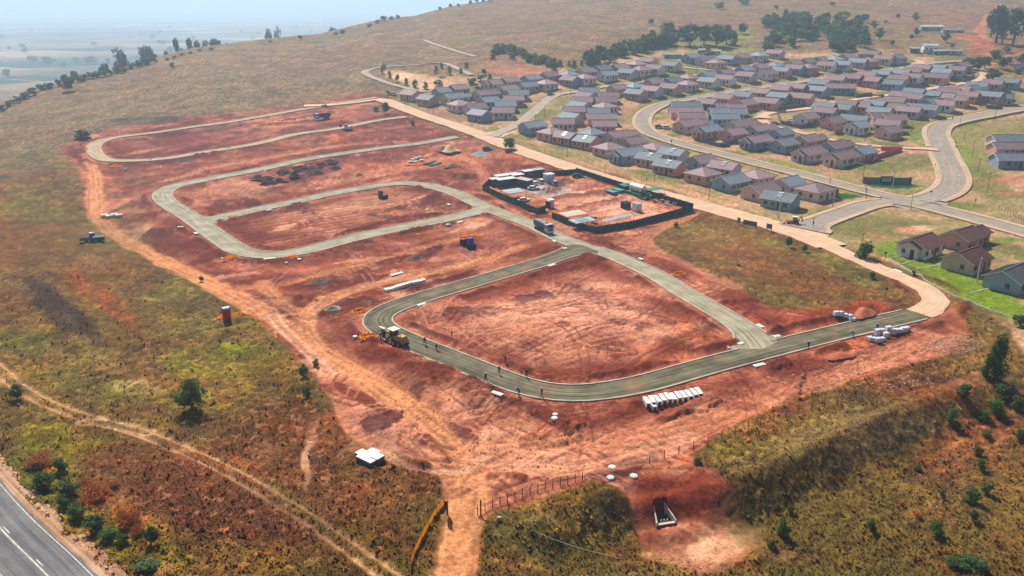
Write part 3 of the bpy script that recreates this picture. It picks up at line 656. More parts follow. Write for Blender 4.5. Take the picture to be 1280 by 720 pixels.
L.new(vm.outputs[0], b.inputs['Base Color'])
bp = N.new('ShaderNodeBump'); bp.inputs['Distance'].default_value = .15; bp.inputs['Strength'].default_value = .8; L.new(na.outputs[0], bp.inputs['Height']); L.new(bp.outputs[0], b.inputs['Normal'])
me.materials.append(m)
tag(obj('ground', me), kind='structure')

# ---- the plain far below, out to the horizon
def disc(name, R, z, mat_, inner=0, n=96):
    mb = MB(); rr = [inner, 300, 700, 1200, 2000, 3500, 6000, 10000, R] if inner == 0 else [inner, R]
    for a in range(n):
        t0, t1 = 2*pi*a/n, 2*pi*(a+1)/n
        for r0, r1 in zip(rr[:-1], rr[1:]):
            p = [(r0*cos(t0), r0*sin(t0), z), (r1*cos(t0), r1*sin(t0), z), (r1*cos(t1), r1*sin(t1), z), (r0*cos(t1), r0*sin(t1), z)]
            if r0 == 0: p = [p[0], p[1], p[2]]
            mb.face(p)
    return mb.build(name, mat_)
pm = bpy.data.materials.new('plain_fields'); pm.use_nodes = True; N = pm.node_tree.nodes; L = pm.node_tree.links; b = N['Principled BSDF']; b.inputs['Roughness'].default_value = 1; b.inputs['Specular IOR Level'].default_value = 0
geo = N.new('ShaderNodeNewGeometry'); mp = N.new('ShaderNodeMapping'); mp.inputs['Rotation'].default_value = (0, 0, .5); L.new(geo.outputs['Position'], mp.inputs['Vector'])
vo = N.new('ShaderNodeTexVoronoi'); vo.distance = 'CHEBYCHEV'; vo.inputs['Scale'].default_value = .0040; L.new(mp.outputs[0], vo.inputs['Vector'])
cr = N.new('ShaderNodeValToRGB'); cr.color_ramp.interpolation = 'CONSTANT'
sp_ = N.new('ShaderNodeSeparateColor'); L.new(vo.outputs['Color'], sp_.inputs[0]); L.new(sp_.outputs[0], cr.inputs[0])
e = cr.color_ramp.elements
e[0].color = (*srgb((138, 122, 100)), 1); e[1].position = .3; e[1].color = (*srgb((104, 108, 86)), 1)
for p_, c_ in [(.5, (150, 128, 104)), (.68, (74, 88, 70)), (.82, (172, 156, 130)), (.92, (118, 98, 82))]:
    x = e.new(p_); x.color = (*srgb(c_), 1)
nz = N.new('ShaderNodeTexNoise'); nz.inputs['Scale'].default_value = .012; nz.inputs['Detail'].default_value = 8; nz.inputs['Roughness'].default_value = .7; L.new(geo.outputs['Position'], nz.inputs['Vector'])
r2 = N.new('ShaderNodeMapRange'); r2.inputs[1].default_value = .3; r2.inputs[2].default_value = .7; r2.inputs[3].default_value = .55; r2.inputs[4].default_value = 1.35; L.new(nz.outputs[0], r2.inputs[0])
vm = N.new('ShaderNodeVectorMath'); vm.operation = 'SCALE'; L.new(cr.outputs[0], vm.inputs[0]); L.new(r2.outputs[0], vm.inputs['Scale']); L.new(vm.outputs[0], b.inputs['Base Color'])
tag(disc('plain', 16000, PLAIN - .5, pm), kind='structure')

# ------------------------------------------------------------------ road surfaces
def road_mat(name, rgb, rgb2, along=.0, spec=.15, wear=None, half=3.0, mud=True):
    m = bpy.data.materials.new(name); m.use_nodes = True; N = m.node_tree.nodes; L = m.node_tree.links; b = N['Principled BSDF']
    b.inputs['Roughness'].default_value = .9; b.inputs['Specular IOR Level'].default_value = spec
    uv = N.new('ShaderNodeAttribute'); uv.attribute_name = 'lane'; geo = N.new('ShaderNodeNewGeometry')   # x = across metres, y = along metres
    mp = N.new('ShaderNodeMapping'); mp.inputs['Scale'].default_value = (2.2, .05, 1); L.new(uv.outputs['Vector'], mp.inputs['Vector'])
    n1 = N.new('ShaderNodeTexNoise'); n1.inputs['Scale'].default_value = 1; n1.inputs['Detail'].default_value = 4; L.new(mp.outputs[0], n1.inputs['Vector'])
    n2 = N.new('ShaderNodeTexNoise'); n2.inputs['Scale'].default_value = .25; n2.inputs['Detail'].default_value = 6; L.new(geo.outputs['Position'], n2.inputs['Vector'])
    n3 = N.new('ShaderNodeTexNoise'); n3.inputs['Scale'].default_value = 3.0; n3.inputs['Detail'].default_value = 4; L.new(geo.outputs['Position'], n3.inputs['Vector'])
    ad = N.new('ShaderNodeMath'); ad.operation = 'MULTIPLY_ADD'; ad.inputs[1].default_value = .6; L.new(n1.outputs[0], ad.inputs[0])
    a2 = N.new('ShaderNodeMath'); a2.operation = 'MULTIPLY'; a2.inputs[1].default_value = .4; L.new(n2.outputs[0], a2.inputs[0]); L.new(a2.outputs[0], ad.inputs[2])
    cr = N.new('ShaderNodeValToRGB'); cr.color_ramp.elements[0].position = .40; cr.color_ramp.elements[1].position = .60
    cr.color_ramp.elements[0].color = (*srgb(rgb), 1); cr.color_ramp.elements[1].color = (*srgb(rgb2), 1); L.new(ad.outputs[0], cr.inputs[0])
    r3 = N.new('ShaderNodeMapRange'); r3.inputs[1].default_value = .3; r3.inputs[2].default_value = .7; r3.inputs[3].default_value = .86; r3.inputs[4].default_value = 1.14; L.new(n3.outputs[0], r3.inputs[0])
    vm = N.new('ShaderNodeVectorMath'); vm.operation = 'SCALE'; L.new(cr.outputs[0], vm.inputs[0]); L.new(r3.outputs[0], vm.inputs['Scale']); out = vm.outputs[0]
    if wear and mud:                          # red mud carried on to the base by tyres
        mm = N.new('ShaderNodeTexNoise'); mm.inputs['Scale'].default_value = .11; mm.inputs['Detail'].default_value = 7; mm.inputs['Roughness'].default_value = .65; L.new(geo.outputs['Position'], mm.inputs['Vector'])
        mq = N.new('ShaderNodeMapRange'); mq.inputs[1].default_value = .54; mq.inputs[2].default_value = .70; mq.inputs[4].default_value = .6; L.new(mm.outputs[0], mq.inputs[0])
        mi = N.new('ShaderNodeMix'); mi.data_type = 'RGBA'; mi.inputs[7].default_value = (*srgb((168, 122, 94)), 1); L.new(mq.outputs[0], mi.inputs[0]); L.new(out, mi.inputs[6]); out = mi.outputs[2]
    if wear:                                  # rolled lanes and damp edges, a little different along the way
        sx = N.new('ShaderNodeSeparateXYZ'); L.new(uv.outputs['Vector'], sx.inputs[0]); ax = N.new('ShaderNodeMath'); ax.operation = 'MULTIPLY_ADD'; ax.inputs[1].default_value = .5; L.new(n2.outputs[0], ax.inputs[0]); L.new(sx.outputs[0], ax.inputs[2])
        mr = N.new('ShaderNodeMapRange'); mr.inputs[1].default_value = -half + .25; mr.inputs[2].default_value = half + .25; L.new(ax.outputs[0], mr.inputs[0])
        wr = N.new('ShaderNodeValToRGB'); el = wr.color_ramp.elements; L.new(mr.outputs[0], wr.inputs[0])
        el[0].position = 0; el[0].color = (wear[0][1],) * 3 + (1,); el[1].position = 1; el[1].color = (wear[-1][1],) * 3 + (1,)
        for p_, v_ in wear[1:-1]: q_ = el.new(p_); q_.color = (v_, v_, v_, 1)
        v2 = N.new('ShaderNodeVectorMath'); v2.operation = 'MULTIPLY'; L.new(out, v2.inputs[0]); L.new(wr.outputs[0], v2.inputs[1]); out = v2.outputs[0]
    L.new(out, b.inputs['Base Color'])
    return m
RM = {'oiled': road_mat('damp_road_base', (82, 76, 58), (132, 126, 100), wear=[(0, .6), (.08, .95), (.2, .8), (.3, 1.0), (.45, .85), (.55, 1.0), (.68, .9), (.76, .55), (.81, .9), (.87, .5), (.93, .95), (1, .65)]), 'base': road_mat('grey_road_base', (134, 128, 104), (184, 176, 152), wear=[(0, .75), (.08, 1.0), (.3, .86), (.42, 1.0), (.5, .9), (.6, 1.0), (.72, .86), (.9, 1.0), (1, .75)]), 'cream': road_mat('sandy_road_base', (160, 136, 106), (194, 170, 138)),
      'sandy': road_mat('dust_covered_road', (196, 160, 128), (220, 184, 152)), 'grey': road_mat('dusty_grey_road', (158, 140, 122), (184, 166, 146)), 'asphalt': road_mat('worn_asphalt', (142, 129, 116), (166, 151, 136)),
      'tar': road_mat('highway_tar', (96, 95, 96), (124, 123, 124), wear=[(0, .95), (.12, 1.06), (.22, .88), (.3, 1.04), (.38, .86), (.48, 1.08), (.6, .88), (.7, 1.05), (.78, .87), (.9, 1.05), (1, .95)], half=3.9, mud=False), 'pave': road_mat('sandy_pavement', (176, 146, 118), (204, 176, 146)), 'verge': road_mat('gravel_verge', (150, 108, 80), (196, 156, 124))}
CONC = mat('kerb_concrete', (196, 184, 166), .9, var=.32, scale=.35); CONCD = mat('kerb_concrete_dusty', (176, 158, 136), .9, var=.2, scale=.8)
def normals2(w):
    t = np.zeros_like(w); t[1:-1] = w[2:] - w[:-2]; t[0] = w[1] - w[0]; t[-1] = w[-1] - w[-2]
    t /= np.linalg.norm(t, axis=1)[:, None] + 1e-9
    return np.stack([-t[:, 1], t[:, 0]], 1)
def strip(name, w, prof, mats, zoff, parent=None, kind='structure', wob=0.0, fl=None):
    """prof: list of (offset across, height, material) swept along w"""
    n = normals2(w); L_ = np.concatenate([[0], np.cumsum(np.linalg.norm(np.diff(w, axis=0), axis=1))])
    k = len(prof); V = []; lane = []
    zc = T(w[:, 0], w[:, 1]) + zoff
    for i in range(len(w)):
        for j, (o, h, _) in enumerate(prof):
            oo = o + (0 if fl is None or j == k // 2 and k == 7 else (1 if o > 0 else -1) * fl[i])
            if wob and j in (0, 1, k-1, k-2): oo = o + (1 if o > 0 else -1) * wob * (float(vn(np.array([L_[i] * .35]), np.array([o * 9.]), 3)[0]) - .5)
            V.append((w[i, 0] + n[i, 0] * oo, w[i, 1] + n[i, 1] * oo, zc[i] + h)); lane.append((oo, L_[i], 0))
    F = []; M = []
    for i in range(len(w) - 1):
        for j in range(k - 1):
            F.append((i*k + j, (i+1)*k + j, (i+1)*k + j + 1, i*k + j + 1)); M.append(prof[j][2])
    me = bpy.data.meshes.new(name); me.from_pydata(V, [], F)
    for m_ in mats: me.materials.append(m_)
    me.polygons.foreach_set('material_index', M)
    a = me.attributes.new('lane', 'FLOAT_VECTOR', 'POINT'); a.data.foreach_set('vector', np.array(lane, np.float32).ravel())
    bm = bmesh.new(); bm.from_mesh(me); bmesh.ops.recalc_face_normals(bm, faces=bm.faces)
    if sum(f.normal.z for f in bm.faces) < 0: bmesh.ops.reverse_faces(bm, faces=bm.faces)
    bm.to_mesh(me); bm.free()
    return obj(name, me, parent, kind=kind)
FLARE = {5: (0, -2.3), 6: (.3, -2.7), 1: (1.5, 3.5), 2: (1.5, 3.5), 3: (0, 3), 0: (0, 3), 7: (3, 0), 8: (2, 0), 9: (4, 0), 14: (3, 3), 15: (2, 3), 13: (0, 4), 12: (2, 0), 11: (3, 0)}
ZI = {0: 4, 1: 3, 2: 1, 3: 2}
for i, ((nm, kd, hw, kb, pv, cl), w) in enumerate(zip(ROADS, RW)):
    z = .05 + ZI.get(i, i) * .012
    if kd == 'asphalt': z += .05
    g_ = .0
    prof = [(-hw - g_, -.9 if not kb else -.2, 0), (-hw, 0, 0), (-hw*.5, .03, 0), (0, .05, 0), (hw*.5, .03, 0), (hw, 0, 0), (hw + g_, -.9 if not kb else -.2, 0)]
    Lw = np.concatenate([[0], np.cumsum(np.linalg.norm(np.diff(w, axis=0), axis=1))]); fa, fb = FLARE.get(i, (0, 0))
    fl = fa * np.exp(-np.maximum(Lw - 3, 0) / 2.6) + fb * np.exp(-np.maximum(Lw[-1] - Lw - 3, 0) / 2.6)
    ro = strip(nm, w, prof, [RM[kd]], z, wob=(.9 if not kb else 0), fl=fl)
    if kb:
        hk = .13; cm = CONC if nm == 'new_road' else CONCD
        for s in (-1, 1):
            a, b_ = hw + .004, hw + .20 + (.08 if nm == 'new_road' else 0)
            kp = [(s*a, -.15, 0), (s*a, hk, 0), (s*b_, hk, 0), (s*b_, -1.1 if not pv else -.1, 0)]
            # kerb is broken where other roads join
            keep = np.ones(len(w), bool)
            for j, w2 in enumerate(RW):
                if j == i: continue
                n2 = normals2(w); pk = w + n2 * (s * (hw + fl))[:, None]
                d2, _, _ = seg_dist(pk[:, 0], pk[:, 1], w2); keep &= d2 > ROADS[j][2] + .3
            runs = []; cur = []
            for q_ in range(len(w)):
                if keep[q_]: cur.append(q_)
                elif cur: runs.append(cur); cur = []
            if cur: runs.append(cur)
            for r_ in runs:
                if len(r_) < 3: continue
                strip('kerb', w[r_], kp, [cm], z, parent=ro, kind=None, fl=fl[r_])
                if pv: strip('pavement', w[r_], [(s*b_, hk - .1, 0), (s*b_, hk - .01, 0), (s*(b_+pv*.5), hk + .02, 0), (s*(b_+pv), hk - .02, 0), (s*(b_+pv), -1.1, 0)], [RM['pave']], z, parent=ro, kind=None, fl=fl[r_])
# highway paint and verge
hwy = RW[-1]; zb = .05 + (len(ROADS) - 1) * .012
PAINT = mat('road_paint', (200, 196, 186), .7, var=.35, scale=1.5)
hroad = [o for o in COL.objects if o.name == 'highway'][0]
for off in (-3.45, 3.45, ):
    strip('edge_line', hwy, [(off - .065, .0, 0), (off + .065, .0, 0)], [PAINT], zb + .035 + .012, parent=hroad, kind=None)
strip('centre_line', hwy, [(-.10, 0, 0), (.10, 0, 0)], [PAINT], zb + .066, parent=hroad, kind=None)
for k in range(4, len(hwy) - 4, 5):
    strip('centre_dash', hwy[k:k+2], [(.30, 0, 0), (.46, 0, 0)], [PAINT], zb + .062, parent=hroad, kind=None)
for s in (-1, 1):
    strip('road_verge', hwy, [(s*3.8, .0, 0), (s*4.1, .02, 0), (s*5.2, .0, 0), (s*6.4, -.15, 0), (s*6.6, -1, 0)], [RM['verge']], zb - .03, parent=hroad, kind=None, wob=.25)
# lane marks of the avenue at the junction
av = [o for o in COL.objects if o.name.startswith('avenue')][0]; wv = RW[11]
strip('lane_line', wv[4:60], [(-.07, 0, 0), (.07, 0, 0)], [mat('worn_road_paint', (190, 180, 168), .8, var=.4, scale=4)], .05 + 11 * .012 + .05 + .062, parent=av, kind=None)
for k in range(6, 46, 4):
    for o_ in (1.9,):
        strip('lane_dash', wv[k:k+2], [(-o_ - .12, 0, 0), (-o_ + .12, 0, 0)], [PAINT], .05 + .13 + .05 + .045, parent=av, kind=None)

# carriageway patches that fill the mouths of the junctions
def patch(u, v, rad, m_, z, name='junction'):
    x, y = P(u, v); n = 40; mb = MB(); pts = [(x, y)]
    for k in range(n):
        a = 2*pi*k/n; q = rad * (1 + .06*sin(3*a)); pts.append((x + q*cos(a), y + q*sin(a)))
    V = [(p[0], p[1], float(T(p[0], p[1])) + z) for p in pts]
    mb.v = V; mb.f = [(0, k + 1, (k + 1) % n + 1) for k in range(n)]; mb.m = [0] * n
    me = mb.mesh(name, m_); a_ = me.attributes.new('lane', 'FLOAT_VECTOR', 'POINT'); a_.data.foreach_set('vector', np.array([(p[0] - x, p[1] - y, 0) for p in pts], np.float32).ravel())
    obj(name, me, kind='structure')
patch(1136, 253, 10.0, RM['asphalt'], .135); patch(1008, 290, 7.0, RM['sandy'], .085); patch(1160, 253, 6.5, RM['asphalt'], .13); patch(1150, 80, 5.0, RM['sandy'], .09); patch(620, 168, 6.0, RM['sandy'], .085)
# ------------------------------------------------------------------ houses
WALLC = {'p': ('pink', (212, 160, 150)), 'c': ('cream', (224, 210, 194)), 'b': ('blue-grey', (144, 166, 184)), 't': ('tan', (206, 174, 158)), 'l': ('lilac-grey', (204, 192, 200)), 'w': ('whitish', (228, 224, 222))}
ROOFC = {'m': ('brown', (156, 128, 130)), 'g': ('grey', (136, 146, 154)), 'n': ('maroon', (118, 82, 78)), 's': ('slate grey', (92, 94, 98))}
WM = {k: mat('wall_plaster_' + v[0], v[1], .85, var=.10, scale=.7, obj_var=.08) for k, v in WALLC.items()}
RFM = {k: mat('roof_' + v[0], v[1], .7, var=.20, scale=.9, spec=.25, obj_var=.2) for k, v in ROOFC.items()}
WHITE = mat('white_barge_board', (222, 220, 212), .7, var=.1); FRAME = mat('window_frame', (150, 120, 100), .7); GLASS = mat('dark_window', (42, 48, 58), .15, spec=.6, var=.3, scale=3)
DOOR = mat('brown_door', (96, 62, 50), .6); DOORR = mat('red_door', (150, 44, 40), .6); CONCW = mat('pale_concrete', (214, 206, 192), .85, var=.16, scale=1.5)
_hc = {}
def cached(key, fn):
    if key not in _hc: _hc[key] = fn()
    return _hc[key]
def gable_body(x0, x1, w, h, rise, mb, base=-1.6):
    mb.prism([(-w/2, base), (w/2, base), (w/2, h), (0, h + rise), (-w/2, h)], 'x', x0, x1)
def gable_roof(x0, x1, w, h, rise, mb, ov=.45, th=.10, ribs=False, up=.012):
    s = rise / (w / 2); e = w / 2 + ov
    for sg in (-1, 1):
        a = (sg * e, h - s * ov + .02 + up); b = (0, h + rise + .02 + up)
        mb.prism([a, b, (b[0], b[1] + th), (a[0], a[1] + th)], 'x', x0 - ov, x1 + ov)
        if ribs:
            n = int((x1 - x0 + 2 * ov) / .55)
            for k in range(n + 1):
                X = x0 - ov + k * (x1 - x0 + 2 * ov) / n
                mb.prism([(a[0], a[1] + th - .01), (b[0], b[1] + th - .01), (b[0], b[1] + th + .05), (a[0], a[1] + th + .05)], 'x', X - .05, X + .05)
        else:
            for r in range(1, 9):                        # tile courses
                t = r / 9; y = a[0] * (1 - t) + b[0] * t; z = a[1] * (1 - t) + b[1] * t + th
                y2 = a[0] * (1 - t - .06) + b[0] * (t + .06) ; z2 = a[1] * (1 - t - .06) + b[1] * (t + .06) + th
                mb.prism([(y, z - .01), (y2, z2 - .01), (y2, z2 + .01), (y, z + .045)], 'x', x0 - ov + .02, x1 + ov - .02)
    mb.box(((x0 + x1) / 2, 0, h + rise + th + .05), (x1 - x0 + 2 * ov, .26, .09))
def barge(x, w, h, rise, mb, ov=.45, th=.10, out=1):
    s = rise / (w / 2); e = w / 2 + ov
    X0, X1 = (x + out * (ov + .004), x + out * (ov + .05))
    for sg in (-1, 1):
        a = (sg * e, h - s * ov); b = (0, h + rise)
        mb.prism([(a[0], a[1] - .10), (b[0], b[1] - .10), (b[0], b[1] + th + .07), (a[0], a[1] + th + .07)], 'x', min(X0, X1), max(X0, X1))
def win(cx, face, z, w=1.2, h=1.0):
    """window on a long wall (face=-y or +y) : frame plus pane; built at the origin, facing -Y"""
    mb = MB(); mb.box((0, -.03, 0), (w, .06, h)); mb.box((0, -.035, -h/2 - .05), (w + .2, .14, .07))
    return mb
def W_mesh(w, h):
    f = cached(('wf', w, h), lambda: MB().box((0, -.03, h/2 - .04), (w, .07, .08)).box((0, -.03, -h/2 + .04), (w, .07, .08)).box((-w/2 + .04, -.031, 0), (.08, .072, h - .16)).box((w/2 - .04, -.031, 0), (.08, .072, h - .16)).box((0, -.032, 0), (.05, .074, h - .16)).box((0, -.05, -h/2 - .06), (w + .16, .14, .07)).mesh('window', FRAME))
    p = cached(('wp', w, h), lambda: MB().box((0, -.018, 0), (w - .14, .03, h - .14)).mesh('pane', GLASS))
    return f, p
def add_window(root, x, y, z, rz, w=1.2, h=1.0, pane=True):
    f, p = W_mesh(w, h); fo = obj('window', f, root, (x, y, z), rz)
    if pane: obj('pane', p, fo)
    return fo
DW = {}
def house(px, py, kind, wall, roof, yaw=None, L=None, Wd=None, big=False, sky_=False, red=False):
    """kind A/B/C gable, h hipped, L long with lower front gable, E long with lower rear wing"""
    hz = 3.2
    x, y = P(px, py, hz); z = float(T(x, y))
    base = {'A': 38, 'L': 38, 'E': 38, 'B': -44, 'C': 2, 'h': 38, 'K': -44}[kind] if yaw is None else yaw
    yw = radians(base + rnd.uniform(-2.5, 2.5))
    if L is None: L = {'A': 8.6, 'B': 8.6, 'C': 8.6, 'h': 8.8, 'L': 12.6, 'E': 10.0, 'K': 12.}[kind]
    if Wd is None: Wd = {'h': 8.2}.get(kind, 7.0)
    h = 2.6; rise = 1.75 if kind != 'h' else 1.9
    nm = {'h': 'hip_roof_house'}.get(kind, 'gable_roof_house')
    root = empty(nm, (x, y, z + .1), yw); root.scale = (HS,) * 3 if not big else (1.16,) * 3
    key = (kind if kind in 'hLE' else 'G', L, Wd, big)
    def mk_wall():
        mb = MB()
        if kind == 'h': mb.box((0, 0, h/2 - .8), (L, Wd, h + 1.6))
        else: gable_body(-L/2, L/2, Wd, h, rise, mb)
        if kind == 'L': gable_body(-L/2 - 1.2, -L/2 - .003, Wd * .62, h - .12, rise * .62, mb)
        if kind == 'E': gable_body(L/2 + .003, L/2 + 5.2, Wd * .72, h - .15, rise * .72, mb)
        return mb
    wm = cached(('w',) + key + (wall,), lambda: mk_wall().mesh('wall', WM[wall]))
    obj('wall', wm, root)
    def mk_roof():
        mb = MB()
        if kind == 'h':
            e = .5; a = L/2 + e; b = Wd/2 + e; r = (L - Wd) / 2 + .4; hz0 = h - .05; t = .12
            low = [(-a, -b), (a, -b), (a, b), (-a, b)]
            for dz in (0,):
                P4 = [(p[0], p[1], hz0) for p in low]; Q4 = [(p[0], p[1], hz0 + t) for p in low]; R = [(-r, 0, hz0 + t + rise), (r, 0, hz0 + t + rise)]
                mb.face([Q4[0], Q4[1], R[1], R[0]]); mb.face([Q4[2], Q4[3], R[0], R[1]]); mb.face([Q4[1], Q4[2], R[1]]); mb.face([Q4[3], Q4[0], R[0]])
                mb.face(P4[::-1])
                for i in range(4): j = (i+1) % 4; mb.face([P4[i], P4[j], Q4[j], Q4[i]])
            for q, r_ in ((Q4[0], R[0]), (Q4[1], R[1]), (Q4[2], R[1]), (Q4[3], R[0])): mb.tube(Vector(q) + Vector((0,0,.03)), Vector(r_) + Vector((0,0,.03)), .09, n=5)
            mb.tube(Vector(R[0]) + Vector((0,0,.03)), Vector(R[1]) + Vector((0,0,.03)), .09, n=5)
        else:
            gable_roof(-L/2, L/2, Wd, h, rise, mb, ribs=big)
            if kind == 'L': gable_roof(-L/2 - 1.2 , -L/2 - .47, Wd * .62, h - .12, rise * .62, mb, ribs=big)
            if kind == 'E': gable_roof(L/2 + .95, L/2 + 5.2, Wd * .72, h - .15, rise * .72, mb, ribs=big)
        return mb
    rm = cached(('r',) + key + (roof,), lambda: mk_roof().mesh('roof', RFM[roof]))
    ro = obj('roof', rm, root)
    if kind != 'h':
        ends = [(-L/2, Wd, h, rise, -1), (L/2, Wd, h, rise, 1)]
        if kind == 'L': ends.append((-L/2 - 1.2, Wd * .62, h - .12, rise * .62, -1))
        if kind == 'E': ends.append((L/2 + 5.2, Wd * .72, h - .15, rise * .72, 1))
        for q in ends:
            def mk(q=q): mb = MB(); barge(q[0], q[1], q[2], q[3], mb, out=q[4]); return mb.mesh('barge_board', WHITE)
            obj('barge_board', cached(('bb',) + q, mk), ro)
    # front (-Y) openings
    xs = {'h': (-2.8, 2.6), 'L': (-3.6, -.9, 1.6, 4.4), 'E': (-3.4, -1.2, 2.4)}.get(kind, (-2.9, -.7, 2.9))
    for i, xx in enumerate(xs): add_window(root, xx, -Wd/2 - .003, 1.45, 0, 1.3 if i % 2 == 0 else .8, 1.05)
    if kind == 'E': add_window(root, L/2 + 3.6, -Wd*.36 - .003, 1.4, 0, 1.0, 1.0)
    dx = {'h': .2, 'L': .35, 'E': 4.2}.get(kind, 1.1)
    dm = cached(('door', red), lambda: MB().box((0, -.03, 1.0), (.9, .06, 2.05)).mesh('door', DOORR if red else DOOR))
    obj('door', dm, root, (dx, -Wd/2 - .004, .0))
    # gable end windows
    if kind == 'h':
        add_window(root, -L/2 - .003, 1.8, 1.45, -pi/2, 1.1, 1.0); add_window(root, -L/2 - .003, -1.8, 1.45, -pi/2, 1.1, 1.0)
    elif kind in 'AE':
        add_window(root, -L/2 - .003, -1.2, 1.45, -pi/2, .9, 1.0)
    elif kind == 'L':
        add_window(root, -L/2 - 1.203, 1.1, 1.4, -pi/2, .9, 1.0); obj('door', dm, root, (-L/2 - 1.204, -.9, 0), -pi/2)
    if sky_:
        s = rise / (Wd / 2); an = math.atan(s)
        mb = MB(); mb.box((0, 0, 0), (1.5, 2.0, .10), 0); mb.box((0, 1.08, .06), (1.6, .32, .26), 1)
        p = cached('solar', lambda: mb.mesh('solar_heater', [mat('solar_glass', (150, 160, 180), .1, spec=.8, var=.05), mat('solar_tank_white', (236, 236, 236), .4, var=.04)]))
        o = obj('solar_heater', p, ro, (.4, -Wd/4, h + rise/2 + .22)); o.rotation_euler = (an, 0, 0)
    return root

H = {}
H['the block west of the side street'] = [(514,117,'B','t','m'),(535,123,'B','t','g'),(554,114,'A','b','g'),(573,110,'A','t','m'),(567,121,'E','c','g'),(575,130,'h','c','m'),(594,134,'A','l','m'),(600,142,'B','b','g'),(606,117,'E','t','m'),(611,126,'A','b','g'),
 (615,104,'A','t','m'),(635,111,'A','c','m'),(637,101,'A','t','m'),(629,139,'C','l','m'),(632,131,'C','l','g'),(642,124,'C','p','m'),(648,117,'C','b','g'),(660,107,'A','l','g'),(664,98,'A','b','g'),(688,94,'A','p','m'),(683,104,'h','c','m'),(620,104,'A','l','m')]
H['the back row below the tree belt'] = [(711,93,'h','b','g'),(733,89,'A','t','m'),(753,86,'A','b','g'),(713,99,'B','b','m'),(731,97,'h','c','m'),(759,93,'A','l','g'),(774,84,'A','p','m'),(795,80,'h','p','m'),(810,76,'B','t','m'),(785,90,'B','l','g'),
 (801,87,'h','c','m'),(819,85,'B','c','m'),(839,81,'B','c','g')]
H['the block beside the bend of the curved road'] = [(737,114,'C','b','g'),(732,120,'B','l','m'),(727,126,'C','t','m'),(724,132,'B','l','g'),(717,138,'C','p','m'),(714,146,'B','l','g'),(703,153,'C','c','m'),(760,120,'C','l','m'),(757,126,'C','l','m'),(756,133,'h','l','m'),
 (748,140,'C','b','g'),(752,147,'C','p','m',None,12.0),(755,156,'C','p','m')]
H['the front row along the dusty main road'] = [(666,157,'A','b','g',None,9.6),(690,165,'h','p','m'),(708,170,'B','p','m',1),(733,175,'B','p','g',1),(740,166,'h','p','g'),(772,169,'E','l','m'),(761,184,'h','p','m'),(792,177,'A','t','m'),(786,191,'L','b','g'),(819,184,'h','c','m'),
 (842,191,'B','l','g',1),(814,197,'B','t','g',1),(837,206,'B','p','g',1),(877,200,'A','b','m'),(906,208,'B','l','m',1),(879,216,'h','p','m'),(945,219,'h','t','m'),(914,225,'A','b','g',None,9.6),(985,228,'A','l','g'),(951,236,'A','t','m',None,9.6),(976,247,'B','b','g',1),(1019,236,'h','c','m')]
H['the row behind the curved road'] = [(772,110,'A','t','m'),(818,103,'A','p','m'),(793,108,'h','b','g'),(795,116,'B','p','g'),(815,112,'B','l','m'),(841,101,'A','b','g'),(860,97,'h','p','m'),(838,109,'B','t','m'),(859,105,'h','l','m'),(885,94,'A','b','g'),(886,101,'B','c','g'),
 (907,91,'A','t','m'),(907,98,'B','w','m')]
H['the topmost row below the wood'] = [(864,71,'A','b','g'),(881,74,'A','l','g'),(895,78,'h','t','m'),(909,73,'B','b','g'),(928,71,'A','l','m'),(948,69,'h','c','g'),(969,66,'B','l','m')]
H['the upper row along the curved road'] = [(931,87,'A','b','g'),(951,84,'A','l','m'),(968,82,'h','b','g'),(992,79,'A','t','m'),(1010,77,'A','t','g'),(1026,75,'A','p','m'),(1042,74,'h','b','g'),(933,94,'B','l','m'),(959,91,'A','w','m'),(977,88,'B','p','g'),(994,85,'B','b','m'),(1010,84,'h','p','m'),
 (1034,81,'B','w','m'),(1053,80,'B','l','g'),(1059,71,'A','p','m'),(1087,67,'B','t','m',None,10.5),(1073,77,'B','l','g'),(1085,76,'h','p','m'),(1105,73,'B','w','m'),(1122,72,'A','l','g')]
H['the block inside the curved road'] = [(906,122,'B','p','m'),(929,119,'B','l','g'),(951,115,'B','p','m'),(932,129,'A','p','m'),(977,111,'B','t','m'),(974,120,'B','b','g'),(958,127,'B','p','m',None,11),(1001,121,'B','p','m',None,11),(1025,104,'B','b','g'),(1022,112,'B','b','g'),
 (1045,99,'B','t','m'),(1050,109,'C','b','m',-10,13.0),(1066,97,'B','p','m'),(1084,94,'B','c','m'),(1102,92,'B','b','g'),(1087,100,'B','p','m',None,10.5),(1113,104,'K','b','g'),(1126,91,'B','b','g'),(1124,98,'B','p','m'),(1140,96,'B','w','m'),(1152,85,'B','p','m'),(1141,89,'B','t','m'),
 (1169,96,'K','p','m'),(1171,85,'B','b','g'),(1195,87,'B','l','m'),(1178,90,'B','l','g'),(1202,82,'A','b','m'),(884,128,'B','b','m'),(996,109,'B','p','m')]
